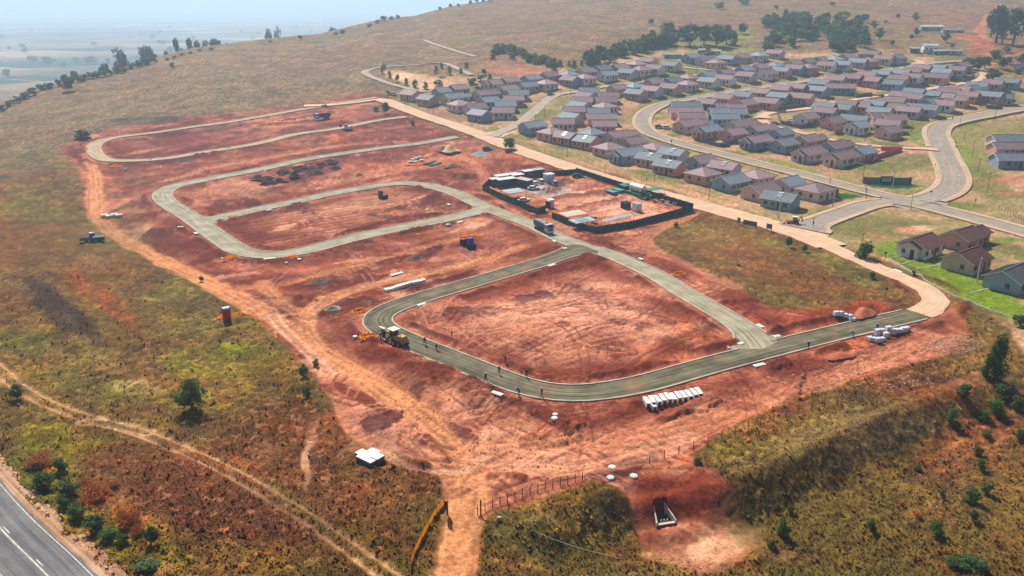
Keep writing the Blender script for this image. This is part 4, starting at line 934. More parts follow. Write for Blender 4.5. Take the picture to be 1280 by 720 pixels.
H['the block between the loop street and the avenue'] = [(1032,139,'B','b','m'),(1042,151,'A','p','m'),(1052,135,'B','b','g'),(1031,133,'B','l','g'),(1072,157,'L','w','g',None,9.0),(1111,163,'A','t','m'),(1068,149,'B','b','g',None,10.5),(1111,155,'B','l','m'),(1100,146,'C','p','m'),(1117,148,'C','p','m'),(1075,132,'B','p','m'),
 (1059,130,'B','t','m'),(1094,130,'B','b','g'),(1100,139,'B','c','g'),(1119,126,'B','p','m'),(1120,134,'B','p','m'),(1137,138,'B','l','m'),(1141,122,'B','t','m'),(1153,135,'K','l','g'),(1163,118,'B','b','g'),(1163,128,'A','b','g'),(1127,119,'B','p','m'),(1143,115,'B','l','g'),
 (1222,107,'B','w','g'),(1241,104,'B','p','m'),(1259,102,'B','b','g',None,10.5),(1236,119,'B','t','g',None,11),(1258,122,'C','t','g',-20,5.5,4.5),(1200,112,'B','p','m'),(1186,114,'B','t','m'),(1210,119,'B','p','m'),(1197,124,'B','t','m'),(1181,121,'B','p','m'),(1179,130,'B','w','m'),(1215,111,'A','w','g')]
H['the block south of the loop street'] = [(906,134,'C','l','m',None,7),(900,140,'C','l','g'),(920,135,'C','t','m',None,7),(921,141,'C','c','g',None,7),(905,147,'C','b','g',None,11),(857,132,'C','l','g',None,12.5),(857,139,'C','p','m',None,13.5),(864,146,'C','p','m',None,11),(860,155,'E','t','m',None,10.5),
 (884,162,'L','t','g',None,10.5),(924,155,'E','l','m'),(917,166,'A','p','m'),(948,161,'E','b','m'),(946,175,'L','b','m',None,11),(976,166,'A','b','g'),(980,179,'A','b','g',None,9.2),(1008,146,'A','w','m'),(1009,174,'E','p','m',None,9.5),(1012,190,'L','l','m',None,11),(1043,182,'E','b','m',None,9.5),
 (1052,195,'L','c','m',None,11.5),(1078,189,'A','l','g')]
H['the open plot at the right edge'] = [(1262,174,'C','c','g',0,14),(1262,184,'C','p','m',0,13),(1266,198,'C','b','g',0,12.5)]
H['the fenced lawns beside the dirt road'] = [(1151,303,'L','w','n',36,8.4,6.8,'big'),(1203,294,'E','p','n',36,8.4,7.0,'big'),(1209,321,'A','t','n',36,8.2,6.8,'big'),(1266,343,'A','b','s',36,9.5,7.0,'big')]
nh = 0; HS = 1.17
SHORT = dict(zip(H, ['side-street block', 'row under trees', 'road-bend block', 'front row', 'second row', 'topmost row', 'upper road row', 'inner block', 'avenue block', 'loop-street block', 'right-edge group', 'lawn group']))
WHERE = dict(zip(H, ['left of the side street', 'just below the tree belt', 'left of the curved road bend', 'facing the dusty main road', 'just above the curved road', 'highest, nearest the wood', 'above the curved road, upper right', 'enclosed by the curved road', 'left of the avenue, upper right', 'below the loop street', 'on open grass at right edge', 'on striped lawns beside the dirt road']))
for cname, lst in H.items():
    lst = sorted(lst, key=lambda q: q[0])
    keyf = lambda q: (q[3], q[4], 'h' if q[2] == 'h' else 'g')
    cnt = {}
    for q in lst: cnt[keyf(q)] = cnt.get(keyf(q), 0) + 1
    seen = {}
    for q in lst:
        sky_ = len(q) > 5 and q[5] == 1
        yaw = q[5] if len(q) > 5 and q[5] != 1 else None
        L_ = q[6] if len(q) > 6 else None; W_ = q[7] if len(q) > 7 else None
        r_ = house(q[0], q[1], q[2], q[3], q[4], yaw, L_, W_, big=len(q) > 8, sky_=sky_, red=(q[1] == 343))
        k = keyf(q); seen[k] = seen.get(k, 0) + 1
        wc = WALLC[q[3]][0]; rc = ROOFC[q[4]][0]; hp = 'hipped ' if q[2] == 'h' else ''
        sh = SHORT[cname]
        if cnt[k] == 1: lb = '%s house with %s%s roof, %s' % (wc, hp, rc, WHERE[cname])
        else: lb = '%s %s%s-roofed house, %s from left %s' % (wc, hp, rc, nth(seen[k]), WHERE[cname])
        tag(r_, lb, 'house', 'single-storey houses of the township'); nh += 1
print('houses', nh)

# ------------------------------------------------------------------ walls, poles, boards
PREC = mat('precast_wall', (104, 106, 116), .9, var=.15); PINKW = mat('pink_wall', (206, 96, 104), .85, var=.1); 
def wall_run(name, pts, h, t, m_, label, cat='wall', panel=2.4, cap=True, group=None, pxpts=True, slab='panel'):
    """boundary wall: posts and separate panels along a line"""
    w = [P(*p) for p in pts] if pxpts else pts
    root = empty(name, (w[0][0], w[0][1], float(T(*w[0]))), 0, label, cat, group); ox, oy, oz = root.location
    for (x0, y0), (x1, y1) in zip(w[:-1], w[1:]):
        L = hypot(x1-x0, y1-y0); n = max(1, round(L / panel)); a = atan2(y1-y0, x1-x0)
        for k in range(n):
            t_ = (k + .5) / n; x = x0 + (x1-x0)*t_; y = y0 + (y1-y0)*t_; z = float(T(x, y))
            ln = L / n
            pm_ = cached(('panel', m_.name, round(ln, 2), h, t), lambda: MB().box((0, 0, h/2 - .3), (ln - .16, t, h + .6)).mesh(slab, m_))
            obj(slab, pm_, root, (x - ox, y - oy, z - oz), a)
            po = cached(('post', m_.name, h, t), lambda: MB().box((0, 0, h/2 - .2), (.155, t * 1.6, h + .5)).box((0, 0, h + .08), (.2, t * 2, .06)).mesh('post', m_))
            X = x0 + (x1-x0)*k/n; Y = y0 + (y1-y0)*k/n; obj('post', po, root, (X - ox, Y - oy, float(T(X, Y)) - oz), a)
        if cap: pass
    return root
wall_run('boundary_wall', [(1101,188),(1127,189),(1078,204)], 1.9, .14, PINKW, 'bright pink yard wall with a sharp corner beside the avenue', panel=3)
for pts, lb in [([(868,176),(900,184),(928,176)], 'dark precast wall in front of the pink house by the curved road'), ([(973,146),(976,155),(998,161),(1028,155)], 'dark precast wall round the whitish house beside the loop street'),
                ([(944,130),(975,137),(1010,132),(1012,127)], 'dark precast wall behind the loop street, leftmost of its row'), ([(1058,116),(1070,122),(1090,119)], 'dark precast wall below the wide blue-grey house in the middle'),
                ([(1145,109),(1157,111)], 'short dark precast wall beside the parked vehicles, middle row'), ([(1188,98),(1205,103),(1218,96)], 'dark precast wall at the eastern end of the inner block'), ([(1233,135),(1248,136),(1250,132)], 'dark precast wall below the wide tan house by the avenue')]:
    wall_run('boundary_wall', pts, 1.7, .12, PREC, lb, group='precast yard walls')
POLE = mat('weathered_pole', (118, 96, 80), .9); POLEC = mat('concrete_pole', (190, 186, 178), .9)
poles = [(545,112,9,'beside the clearing above the first houses'),(486,127,10,'at the top end of the main road'),(542,144,9,'on the verge below the second corner house'),(507,132,8,'on the verge below the first corner house'),(681,146,14,'on the verge of the side street, nearer one'),(700,124,12,'on the far verge of the side street'),
 (713,119,11,'where the side street bends'),(669,152,8,'beside the low end of the side street'),(662,180,11,'in front of the blue-grey corner house'),(709,197,14,'on the verge before the pink gable house'),(839,181,7,'on the inside verge of the curved road'),(871,96,12,'behind the row at the sandy path'),
 (865,84,9,'left of the blue-grey house in the topmost row'),(847,128,10,'at the bend of the curved road'),(895,118,8,'on the upper verge of the curved road'),(940,111,8,'above the curved road, left of its middle'),(989,102,6,'above the middle of the curved road'),(1029,98,5,'above the curved road, right of its middle'),
 (992,75,8,'in front of the bare strip below the wood'),(886,250,19,'on the green verge before the blue-grey house'),(818,228,9,'on the verge before the tan house with solar heater'),(972,150,9,'at the left end of the loop street'),(1026,168,6,'near the maroon car'),(988,142,9,'behind the loop street'),
 (1081,177,11,'in front of the whitish house with grey roof'),(1139,166,8,'beside the last house before the avenue'),(1079,221,12,'behind the green entrance wall, left'),(1037,232,9,'on the verge before the hipped cream house'),(1082,248,10,'at the corner opposite the entrance wall'),
 (1199,160,14,'on the inside verge of the avenue bend'),(1243,150,11,'on the verge at the far end of the avenue'),(1205,174,8,'in the grass right of the avenue'),(1215,196,17,'left of the pink long house'),(1222,216,15,'in the grass left of the blue-grey long house'),(1234,240,21,'beside the bare plot right of the junction'),
 (1016,284,11,'at the corner of the dirt road'),(1078,302,10,'beside the round green bush'),(756,213,8,'on the verge above the compound fence')]
for i, (px, py, hp, wh) in enumerate(poles):
    x, y, z = G(px, py); d = sqrt(x*x + y*y + 64*64); h = hp * d / FPX / .97
    hh = round(h * 2) / 2
    me1 = cached(('polem', hh), lambda: MB().tube((0,0,-.4), (0,0,hh), .12, .08, 7).mesh('pole', POLE))
    r = empty('utility_pole', (x, y, z), rnd.uniform(-.5, .5), 'thin wooden pole standing %s' % wh, 'pole', 'poles of the township')
    obj('pole', me1, r); obj('crossarm', cached('xarm', lambda: MB().box((0,0,0), (1.1,.1,.1)).box((.45,0,.12),(.08,.08,.16)).box((-.45,0,.12),(.08,.08,.16)).mesh('crossarm', POLE)), r, (0, .12, hh - .35))
for px, py, hp, wh in [(1221,353,26,'rising from the white edged lawn'),(1138,262,17,'on the median island of the junction'),(1115,237,22,'in front of the green entrance wall'),(973,273,24,'before the grey roofed blue-grey house'),(1041,259,24,'beside the curved entrance wall')]:
    x, y, z = G(px, py); d = sqrt(x*x + y*y + 64*64); hh = round(hp * d / FPX / .97, 1)
    r = empty('concrete_pole', (x, y, z), rnd.uniform(0, 3), 'pale concrete pole %s' % wh, 'pole', 'pale concrete poles')
    MB().tube((0,0,-.4), (0,0,hh), .17, .11, 8).build('pole', POLEC, r); MB().box((0,0,hh + .05), (.5,.3,.16)).build('cap', POLEC, r)
# road signs seen from behind: small dark plates
SG = mat('sign_back', (70, 66, 64), .6); 
for px, py, wh in [(1107,372,'beside the lower dirt road bend'),(839,182,'by the curved road'),(1168,212,'left pavement of the avenue, upper'),(1163,247,'on the junction island'),(1218,258,'right pavement near the bare plot'),(1016,287,'at the mouth of the dirt road'),(1082,243,'at the corner of the curved road'),(1106,326,'beside the white edged lawn'),(856,193,'below the curved road'),(1194,184,'right pavement of the avenue')]:
    x, y, z = G(px, py); r = empty('road_sign', (x, y, z), rnd.uniform(-1, 1), 'small road sign on a thin post, %s' % wh, 'road sign', 'small road signs')
    obj('post', cached('sp', lambda: MB().tube((0,0,-.3),(0,0,2.1),.05,n=6).mesh('post', SG)), r); obj('sign_plate', cached('spl', lambda: MB().prism([(.36*cos(a), .36*sin(a)+2.2) for a in [pi/8 + i*pi/4 for i in range(8)]], 'y', -.075, -.055).mesh('sign_plate', SG)), r)
# boards beside the main road
BOARD = mat('site_board', (112, 112, 120), .6, var=.2, scale=3); WOODP = mat('board_post', (96, 78, 62), .9)
for px, py, w, lb in [(937,285,4.6,'wide grey site board on posts beside the dusty main road'),(961,289,1.8,'small grey site board right of the wide one'),(923,281,1.0,'narrow upright board left of the wide site board')]:
    x, y, z = G(px, py); r = empty('site_board', (x, y, z), radians(-44), lb, 'board', 'boards by the main road')
    MB().box((0,0,1.5), (w,.08,1.5)).build('board', BOARD, r)
    for s in (-1, 1): MB().box((s * w * .42, .12, 1.0), (.12,.12,2.6)).build('post', WOODP, r)
# green entrance wall with its name board
a0 = P(1078, 229); a1 = P(1138, 230); an = atan2(a1[1]-a0[1], a1[0]-a0[0]); Lw = hypot(a1[0]-a0[0], a1[1]-a0[1])
r = empty('entrance_wall', (a0[0], a0[1], float(T(*a0)) + .0), an, 'low green entrance wall with brick piers and a framed pale name board', 'entrance wall')
GREENW = mat('green_wall_paint', (96, 140, 112), .8, var=.12); BRK = mat('brick_pier', (150, 104, 84), .9, var=.3, scale=6); DKF = mat('dark_frame', (34, 42, 56), .6); PALE = mat('pale_board', (178, 188, 200), .5, var=.12, scale=4); DKL = mat('faded_lettering', (96, 108, 128), .6)
for q0, q1 in ((.05, .36), (.62, .95)): MB().box((Lw*(q0+q1)/2, 0, .9), (Lw*(q1-q0), .3, 2.6)).box((Lw*(q0+q1)/2, 0, 2.26), (Lw*(q1-q0) + .1, .42, .12)).build('wall_section', GREENW, r)
for q in (.02, .98): MB().box((Lw*q, 0, .9), (.9, .9, 3.0)).box((Lw*q, 0, 2.46), (1.1, 1.1, .12)).build('pier', BRK, r)
bo = MB().box((Lw*.49, 0, 1.1), (Lw*.26, .4, 3.2)).build('board_frame', DKF, r); MB().box((Lw*.49, -.22, 1.5), (Lw*.20, .05, 1.5)).build('name_board', PALE, bo)
for k, (zz, ww) in enumerate(((1.75, .15), (1.4, .12))):
    for j in range(7): MB().box((Lw*(.49 - ww/2 + ww*(j+.5)/7), -.25, zz), (Lw*ww/7*.6, .012, .2)).build('letter', DKL, bo)
r = empty('feature_wall', P3(1046, 247), radians(60), 'curved white and brown feature wall beside a dark green lawn', 'wall')
mb = MB()
for k in range(10):
    t0, t1 = k/10, (k+1)/10; f = lambda t: (t*7, 1.2*sin(t*2.2), .6 + 3.0 * (1-t)**1.5)
    p, q = f(t0), f(t1); mb.face([(p[0],p[1],-.5),(q[0],q[1],-.5),(q[0],q[1],q[2]),(p[0],p[1],p[2])]); mb.face([(p[0],p[1]+.35,-.5),(p[0],p[1]+.35,p[2]),(q[0],q[1]+.35,q[2]),(q[0],q[1]+.35,-.5)]); mb.face([(p[0],p[1],p[2]),(q[0],q[1],q[2]),(q[0],q[1]+.35,q[2]),(p[0],p[1]+.35,p[2])])
mb.build('curved_wall', CONCW, r); MB().box((-.3, .1, 1.4), (.9, .9, 3.8)).box((7.2, 1.1, .3), (.9,.9,1.8)).build('pier', BRK, r)
# junction islands
for pts, lb in [([(1124,257),(1143,259)], 'short kerbed median island left on the junction'), ([(1150,251),(1166,254),(1184,258)], 'long kerbed median island right on the junction')]:
    w = catmull(PL(pts), 1.5); o = strip('traffic_island', w, [(-.6, -.2, 0), (-.6, .3, 0), (0, .33, 0), (.6, .3, 0), (.6, -.2, 0)], [CONCD], .15, kind=None); tag(o, lb, 'traffic island')
# white stone borders of the lawns
ST = mat('whitewashed_stone', (226, 222, 206), .9, var=.15, scale=4)
stm = MB().box((0,0,.08), (.42,.26,.26), taper=.75).mesh('stone', ST)
for pts, lb in [([(1111,324),(1160,353),(1195,371),(1240,389),(1290,405)], 'long line of whitewashed stones beside the dirt road'), ([(1111,324),(1127,320)], 'short whitewashed stone line left of the first lawn'), ([(1128,331),(1148,325)], 'whitewashed stone line in front of the whitish house'),
                ([(1146,337),(1182,330)], 'whitewashed stone line between the first two lawns'), ([(1214,367),(1242,360)], 'whitewashed stone line between the two right lawns')]:
    w = [P(*p) for p in pts]; tot = []; 
    for p, q in zip(w[:-1], w[1:]):
        n = int(hypot(q[0]-p[0], q[1]-p[1]) / .62); tot += [(p[0]+(q[0]-p[0])*k/n, p[1]+(q[1]-p[1])*k/n, atan2(q[1]-p[1], q[0]-p[0])) for k in range(n)]
    r = empty('stone_border', (w[0][0], w[0][1], relief(*w[0])), 0, lb, 'stone border', 'whitewashed stone borders')
    for x, y, a in tot:
        o = obj('stone', stm, r, (x - w[0][0], y - w[0][1], relief(x, y) - r.location.z), a + rnd.uniform(-.2, .2)); o.scale = (1, 1, rnd.uniform(.8, 1.3))
# ------------------------------------------------------------------ trees and bushes
LEAF = {}
def leafmat(name, a, b_):
    m = bpy.data.materials.new(name); m.use_nodes = True; N = m.node_tree.nodes; L = m.node_tree.links; b = N['Principled BSDF']
    b.inputs['Roughness'].default_value = .7; b.inputs['Specular IOR Level'].default_value = .2
    geo = N.new('ShaderNodeNewGeometry'); oi = N.new('ShaderNodeObjectInfo'); ad = N.new('ShaderNodeMath'); ad.operation = 'MULTIPLY_ADD'; ad.inputs[1].default_value = .6
    m2 = N.new('ShaderNodeMath'); m2.operation = 'MULTIPLY'; m2.inputs[1].default_value = .4; L.new(oi.outputs['Random'], m2.inputs[0])
    L.new(geo.outputs['Random Per Island'], ad.inputs[0]); L.new(m2.outputs[0], ad.inputs[2])
    cr = N.new('ShaderNodeValToRGB'); cr.color_ramp.elements[0].color = (*srgb(a), 1); cr.color_ramp.elements[1].color = (*srgb(b_), 1); L.new(ad.outputs[0], cr.inputs[0])
    L.new(cr.outputs[0], b.inputs['Base Color']); tr = N.new('ShaderNodeBsdfTranslucent'); L.new(cr.outputs[0], tr.inputs[0]); mx = N.new('ShaderNodeMixShader'); mx.inputs[0].default_value = .25
    L.new(b.outputs[0], mx.inputs[1]); L.new(tr.outputs[0], mx.inputs[2]); L.new(mx.outputs[0], N['Material Output'].inputs[0]); return m
LEAF['dark'] = leafmat('dark_leaves', (54, 80, 42), (98, 126, 60)); LEAF['mid'] = leafmat('green_leaves', (54, 88, 32), (110, 142, 52)); LEAF['gum'] = leafmat('gum_leaves', (58, 78, 56), (100, 116, 80))
LEAF['orange'] = leafmat('rust_coloured_grass', (140, 72, 34), (196, 112, 52)); LEAF['olive'] = leafmat('olive_leaves', (66, 76, 38), (116, 118, 60))
BARK = mat('bark', (92, 76, 62), .95, var=.3, scale=6)
def crown_mesh(seed, n, leaf, kind='round', lm='dark'):
    """leaf clumps around branch ends inside a unit crown (width 1, height 1, base z 0)"""
    r = np.random.RandomState(seed)
    K = {'round': 16, 'gum': 13, 'bush': 10, 'cone': 12, 'grass': 10}[kind]
    cs = []
    while len(cs) < K:
        p = r.uniform(-1, 1, 3)
        if np.linalg.norm(p) > 1: continue
        p = p / (np.linalg.norm(p) + 1e-6) * np.linalg.norm(p) ** .5 * .72
        z = .55 + p[2] * .42; s = 1.0
        if kind == 'gum': z = .62 + p[2] * .40; s = .85 if z > .5 else .6
        if kind == 'cone': z = .5 + p[2] * .6; s = 1.15 - z
        if kind in ('bush', 'grass'): z = .42 + p[2] * .42; s = 1 - .3 * z
        cs.append((p[0] * .42 * s, p[1] * .42 * s, z, r.uniform(.13, .22)))
    cs = np.array(cs); k = r.randint(0, K, n)
    d = r.normal(size=(n, 3)); d /= np.linalg.norm(d, axis=1)[:, None]
    rad = cs[k, 3] * r.uniform(.55, 1.12, n)
    c = cs[k, :3] + d * rad[:, None] * np.array([1, 1, .8])
    a = r.normal(size=(n, 3)); 
    if kind == 'grass': a = a * np.array([.3, .3, 1])
    a /= np.linalg.norm(a, axis=1)[:, None]; b_ = np.cross(a, d + r.normal(size=(n, 3)) * .5); b_ /= np.linalg.norm(b_, axis=1)[:, None] + 1e-9
    s = leaf * r.uniform(.6, 1.3, n)[:, None]
    w = s * (.35 if kind == 'grass' else .75)
    V = np.stack([c - a*s, c + b_*w, c + a*s, c - b_*w], 1).reshape(-1, 3); V[:, 2] = np.maximum(V[:, 2], .01)
    me = bpy.data.meshes.new('crown'); me.vertices.add(4*n); me.vertices.foreach_set('co', V.astype(np.float32).ravel())
    me.loops.add(4*n); me.loops.foreach_set('vertex_index', np.arange(4*n, dtype=np.int32)); me.polygons.add(n)
    me.polygons.foreach_set('loop_start', (np.arange(n)*4).astype(np.int32)); me.polygons.foreach_set('loop_total', np.full(n, 4, np.int32)); me.update(); me.materials.append(LEAF[lm]); return me
def trunk_mesh(seed, kind):
    r = random.Random(seed); mb = MB(); top = {'round': .55, 'gum': .7, 'bush': .4, 'cone': .9, 'grass': .3}[kind]; tr = .035 if kind in ('round', 'gum') else .02
    mb.tube((0,0,-.06), (r.uniform(-.02,.02), 0, top*.5), tr, tr*.75, 7); mb.tube((0,0,top*.5), (.02, .01, top), tr*.75, tr*.4, 6)
    for i in range(5):
        a = i * 1.26 + r.random(); z0 = top * r.uniform(.4, .8); mb.tube((0,0,z0), (.26*cos(a), .26*sin(a), z0 + r.uniform(.12, .28)), tr*.45, tr*.15, 5)
    return mb.mesh('trunk', BARK, smooth=True)
def tree_at(x, y, z, h, w, kind, lm, label, near_=False, group=None, cat=None, seed=None):
    v = rnd.randrange(4) if seed is None else seed
    lv = 2 if near_ else (1 if h * 1000 / hypot(x, y) > 13 else 0)
    n, lf = {2: (2600, .030), 1: (900, .048), 0: (260, .085)}[lv]
    if kind == 'bush' and lv == 2: n, lf = 1500, .038
    cm = cached(('crown', v, kind, lm, lv), lambda: crown_mesh(v * 17 + len(kind), n, lf, kind, lm)); tm = cached(('trunk', v, kind), lambda: trunk_mesh(v, kind))
    nm = {'round': 'tree', 'gum': 'gum_tree', 'bush': 'bush', 'cone': 'young_tree', 'grass': 'grass_clump'}[kind]
    r = empty(nm, (x, y, z - .05), rnd.uniform(0, 6.28), label, cat or {'bush': 'bush', 'grass': 'grass clump'}.get(kind, 'tree'), group)
    o = obj('crown', cm, r); o.scale = (w, w * rnd.uniform(.85, 1.1), h)
    if kind != 'grass': t = obj('trunk', tm, r); t.scale = (h if kind != 'bush' else w,) * 2 + (h,)
    return r
def tree(px, py, hp, wp, kind='round', lm='dark', label='', near_=False, group=None):
    x, y, z = G(px, py); d = sqrt(x*x + y*y + (64-z)**2); s = d / FPX
    return tree_at(x, y, z, hp * s / .93, wp * s * 1.15, kind, lm, label, near_, group)
tree(240, 512, 36, 37, 'round', 'dark', 'solitary dark round tree casting a shadow in the left field', True)
tree(22, 499, 16, 14, 'round', 'dark', 'small dark tree beside the two-wheel path at the left edge', True)
for a in [(76,588,18,18,'dark','dark bush beside the rust-coloured grass, topmost of the roadside bushes'),(55,611,22,26,'dark','wide dark bush nearest the left edge, beside the highway'),(88,617,18,24,'dark','dark bush just right of the widest roadside bush'),(80,631,14,18,'dark','low dark bush right under two larger roadside ones'),
          (97,645,18,24,'dark','rounded bush in the middle of the roadside bushes'),(120,664,24,26,'dark','tallest bush among the roadside bushes'),(136,673,16,22,'mid','light green bush right of the tallest roadside bush'),(153,679,14,16,'dark','small bush between two roadside bushes'),
          (190,679,24,20,'dark','upright dark bush rightmost of the roadside bushes'),(185,711,14,30,'dark','low wide dark bush lowest of the roadside bushes'),
          (380,470,18,14,'mid','bright green bush at the edge of the red soil'),(395,458,12,10,'mid','small green bush right of another at the soil edge'),(384,496,16,12,'mid','green bush lower at the edge of the red soil'),(252,352,8,7,'olive','tiny bush in the left field'),
          (1204,494,18,18,'dark','dark bush left of the tall dark tree at right'),(1191,514,20,17,'mid','upright green bush left of the cluster at right'),(1257,492,18,26,'dark','broad bush below the tall dark tree'),(1245,516,24,24,'mid','bright rounded bush in the middle of the right cluster'),
          (1230,521,14,16,'mid','small bush left of the bright rounded one'),(1273,511,18,18,'olive','olive bush at the right frame edge'),(1197,526,10,12,'mid','small low bush below the upright green bush'),(1234,547,10,12,'mid','small green bush above the bare patch'),
          (1276,549,14,14,'mid','green bush low at the right frame edge'),(1222,569,12,12,'olive','pale bush above the dark green pair'),(1226,588,18,14,'mid','green bush on the sparse reddish ground'),(1146,588,9,10,'olive','small olive bush near bare stones'),
          (1214,628,21,20,'mid','larger green bush lower right'),(1232,617,16,15,'mid','bush right behind the larger lower-right one'),(1178,623,14,9,'olive','thin olive bush lower right'),(1216,651,16,12,'olive','thin bush below the larger lower-right one'),
          (1089,664,18,14,'mid','green bush in the middle of the lower-right grass'),(1170,669,18,18,'mid','dark green bush in the lower-right grass'),(979,671,26,18,'mid','tall green bush beside the sandy wash'),(971,641,14,11,'olive','small bush above the sandy wash'),
          (988,641,12,10,'olive','small bush right above the sandy wash'),(872,581,11,13,'mid','green shrub where the dirt slope meets the grass'),(1215,712,14,34,'dark','wide dark bush near the lower right corner'),(1190,705,10,20,'dark','low dark bush left of the wide corner bush'),
          (965,686,12,14,'dark','dark bush at the end of the sandy wash'),(1274,408,16,16,'mid','leafy bush beside the white edged lawn at right edge'),
          (985,309,16,10,'mid','upright bush left along the dirt road'),(1005,315,12,9,'mid','second small bush along the dirt road'),(1090,348,10,9,'mid','small bush by the bend of the dirt road'),(1142,344,7,6,'mid','tiny bush beside the stone border'),
          (669,217,9,10,'olive','pale bush behind the site offices'),(741,278,9,12,'dark','bush inside the compound beside the shiny roof'),(845,284,8,7,'olive','small olive shrub right of the compound'),(516,157,8,7,'mid','small bush between the new roads and main road'),
          (470,139,7,9,'dark','dark bush left of the round green one, top end'),(104,172,11,20,'dark','dark rounded bush by the rubble at left'),(215,84,6,6,'olive','tiny bush on the brown hillside at left')]:
    tree(a[0], a[1], a[2], a[3], 'bush', a[4], a[5], a[1] > 440, 'scattered bushes')
tree(1243, 474, 50, 26, 'cone', 'dark', 'tall dark upright tree at the right edge below the site', True); tree(1233, 471, 26, 18, 'cone', 'dark', 'shorter dark tree leaning on the tall one at right', True)
tree(1079, 324, 26, 22, 'bush', 'dark', 'round green tree at the corner of the lawns'); tree(637, 188, 16, 17, 'round', 'dark', 'round tree beside the main road above the compound'); tree(482, 142, 14, 13, 'cone', 'mid', 'green tree at the top end of the main road')
for i, a in enumerate([(52,580,14,34),(118,622,20,44),(160,655,18,34),(104,605,8,20),(172,668,14,20),(145,608,8,16),(1043,595,8,7),(1052,598,7,7),(1128,632,6,8),(1146,646,7,12)]):
    tree(a[0], a[1], a[2], a[3], 'grass', 'orange', 'clump of tall rust-coloured grass, %s from the left' % nth([q[0] for q in sorted([(b,) for b in (52,118,160,104,172,145,1043,1052,1128,1146)])].index(a[0]) + 1), True, 'rust-coloured grass clumps')
# trees of the hillside and the wood
def many(lst, phrase, group, kind='round', lm='dark'):
    lst = sorted(lst, key=lambda q: q[0])
    for i, a in enumerate(lst):
        k = a[4] if len(a) > 4 else kind; l_ = a[5] if len(a) > 5 else lm
        tree(a[0], a[1], a[2], a[3], k, l_, phrase % nth(i + 1), False, group)
r5 = random.Random(5)
belt = []
for i in range(52):
    t = i / 51; belt.append((732 + 112 * t + r5.uniform(-3, 3), 85 - 27 * t - r5.uniform(0, 9 if t < .8 else 4), r5.uniform(11, 16), r5.uniform(11, 16)))
many(belt, 'green tree of the dense belt above the houses, %s from the left', 'tree belt above the houses', 'cone', 'mid')
many([(608 + r5.uniform(0, 34), 66 + r5.uniform(-4, 9), r5.uniform(6, 10), r5.uniform(9, 14)) for _ in range(16)] + [(642 + 52 * t + r5.uniform(-3, 3), 68 + 18 * t + r5.uniform(-4, 3), r5.uniform(7, 10), r5.uniform(9, 14)) for t in [i/21 for i in range(22)]] + [(697 + r5.uniform(0, 34), 84 + r5.uniform(-3, 2), 6, 7) for _ in range(7)],
     'young green tree on the upper slope, %s from the left', 'young trees on the upper slope', 'cone', 'mid')
many([(835,47,18,20),(862,57,24,28),(880,56,22,22),(895,58,25,28),(908,55,20,18),(917,57,16,11,'cone','mid'),(927,42,12,13),(814,31,7,7),(815,46,8,8),(787,57,7,5),(886,71,10,16,'bush','dark'),(848,50,12,12)], 'large dark tree above the topmost houses, %s from the left', 'large trees above the houses')
wood = []
for i in range(98):
    x = 955 + r5.random() * 128; y = 28 + r5.random() * 38
    if 1004 < x < 1040 and 50 < y: y -= 18
    wood.append((x, y, r5.uniform(9, 15), r5.uniform(11, 18)))
wood.sort(key=lambda q: q[0])
for i, a in enumerate(wood): tree(a[0], a[1], a[2], a[3], 'round' if i % 3 else 'cone', 'mid' if i % 2 else 'dark', 'dark green tree of the hillside wood, %s from the left' % nth(i + 1), False, 'trees of the hillside wood')
many([(1092,36,8,9),(1099,50,12,10),(1144,27,9,9),(1145,45,8,7),(1115,57,6,7),(1182,53,10,10),(1139,50,6,5),(1107,29,3,5),(1122,23,5,5),(967,21,5,5),(970,12,5,6),(900,12,9,14,'round','mid'),(930,6,6,14),(1040,8,5,7)], 'lone tree scattered on the brown hillside, %s from the left', 'lone hillside trees')
many([(1245,54,36,26,'gum','gum'),(1266,57,32,20,'gum','gum'),(1281,52,30,18,'gum','gum'),(1252,56,24,14,'gum','gum'),(1238,46,26,16,'gum','gum')], 'tall gum tree at the upper right corner, %s from the left', 'tall gum trees')
many([(1213,86,12,14),(1222,88,14,14),(1231,85,12,12),(1208,82,8,10),(1241,100,14,20,'bush','mid'),(1243,77,12,14),(1252,86,12,12),(1260,80,8,10),(1277,80,10,12),(1272,92,6,10,'bush','mid'),(1258,66,6,10),(1190,60,4,6)], 'bushy tree beyond the end of the inner block, %s from the left', 'bushy trees at the upper right')
many([(478,91,9,6),(487,97,8,7),(497,102,9,8),(508,106,8,8),(519,109,9,9),(532,111,8,9),(545,91,8,6),(552,85,6,6),(562,93,10,6),(590,105,9,14,'bush','mid'),(601,101,9,12,'bush','mid'),(605,94,8,10),(612,100,7,8),(480,86,6,6),(486,118,6,10,'bush','mid'),(548,107,8,14,'bush','mid'),(576,92,7,6),(583,84,6,7)],
     'small green tree around the light clearing, %s from the left', 'small trees around the clearing', 'cone', 'mid')
many([(2,139,8,14),(12,133,8,12),(22,128,8,12),(31,124,9,12),(41,119,9,12),(52,113,8,12),(62,111,8,12),(74,108,9,10),(86,114,20,15),(80,104,9,8),(98,103,9,12),(105,101,9,12),(113,98,8,12),(121,97,8,12),(130,96,8,12),(138,94,8,12),(147,91,8,12),(155,91,8,12),(165,86,8,12),(174,84,9,12),(184,81,9,12),(193,78,7,9)],
     'dark bush on the brow of the hill, %s from the left', 'bushes on the brow of the hill', 'bush', 'dark')
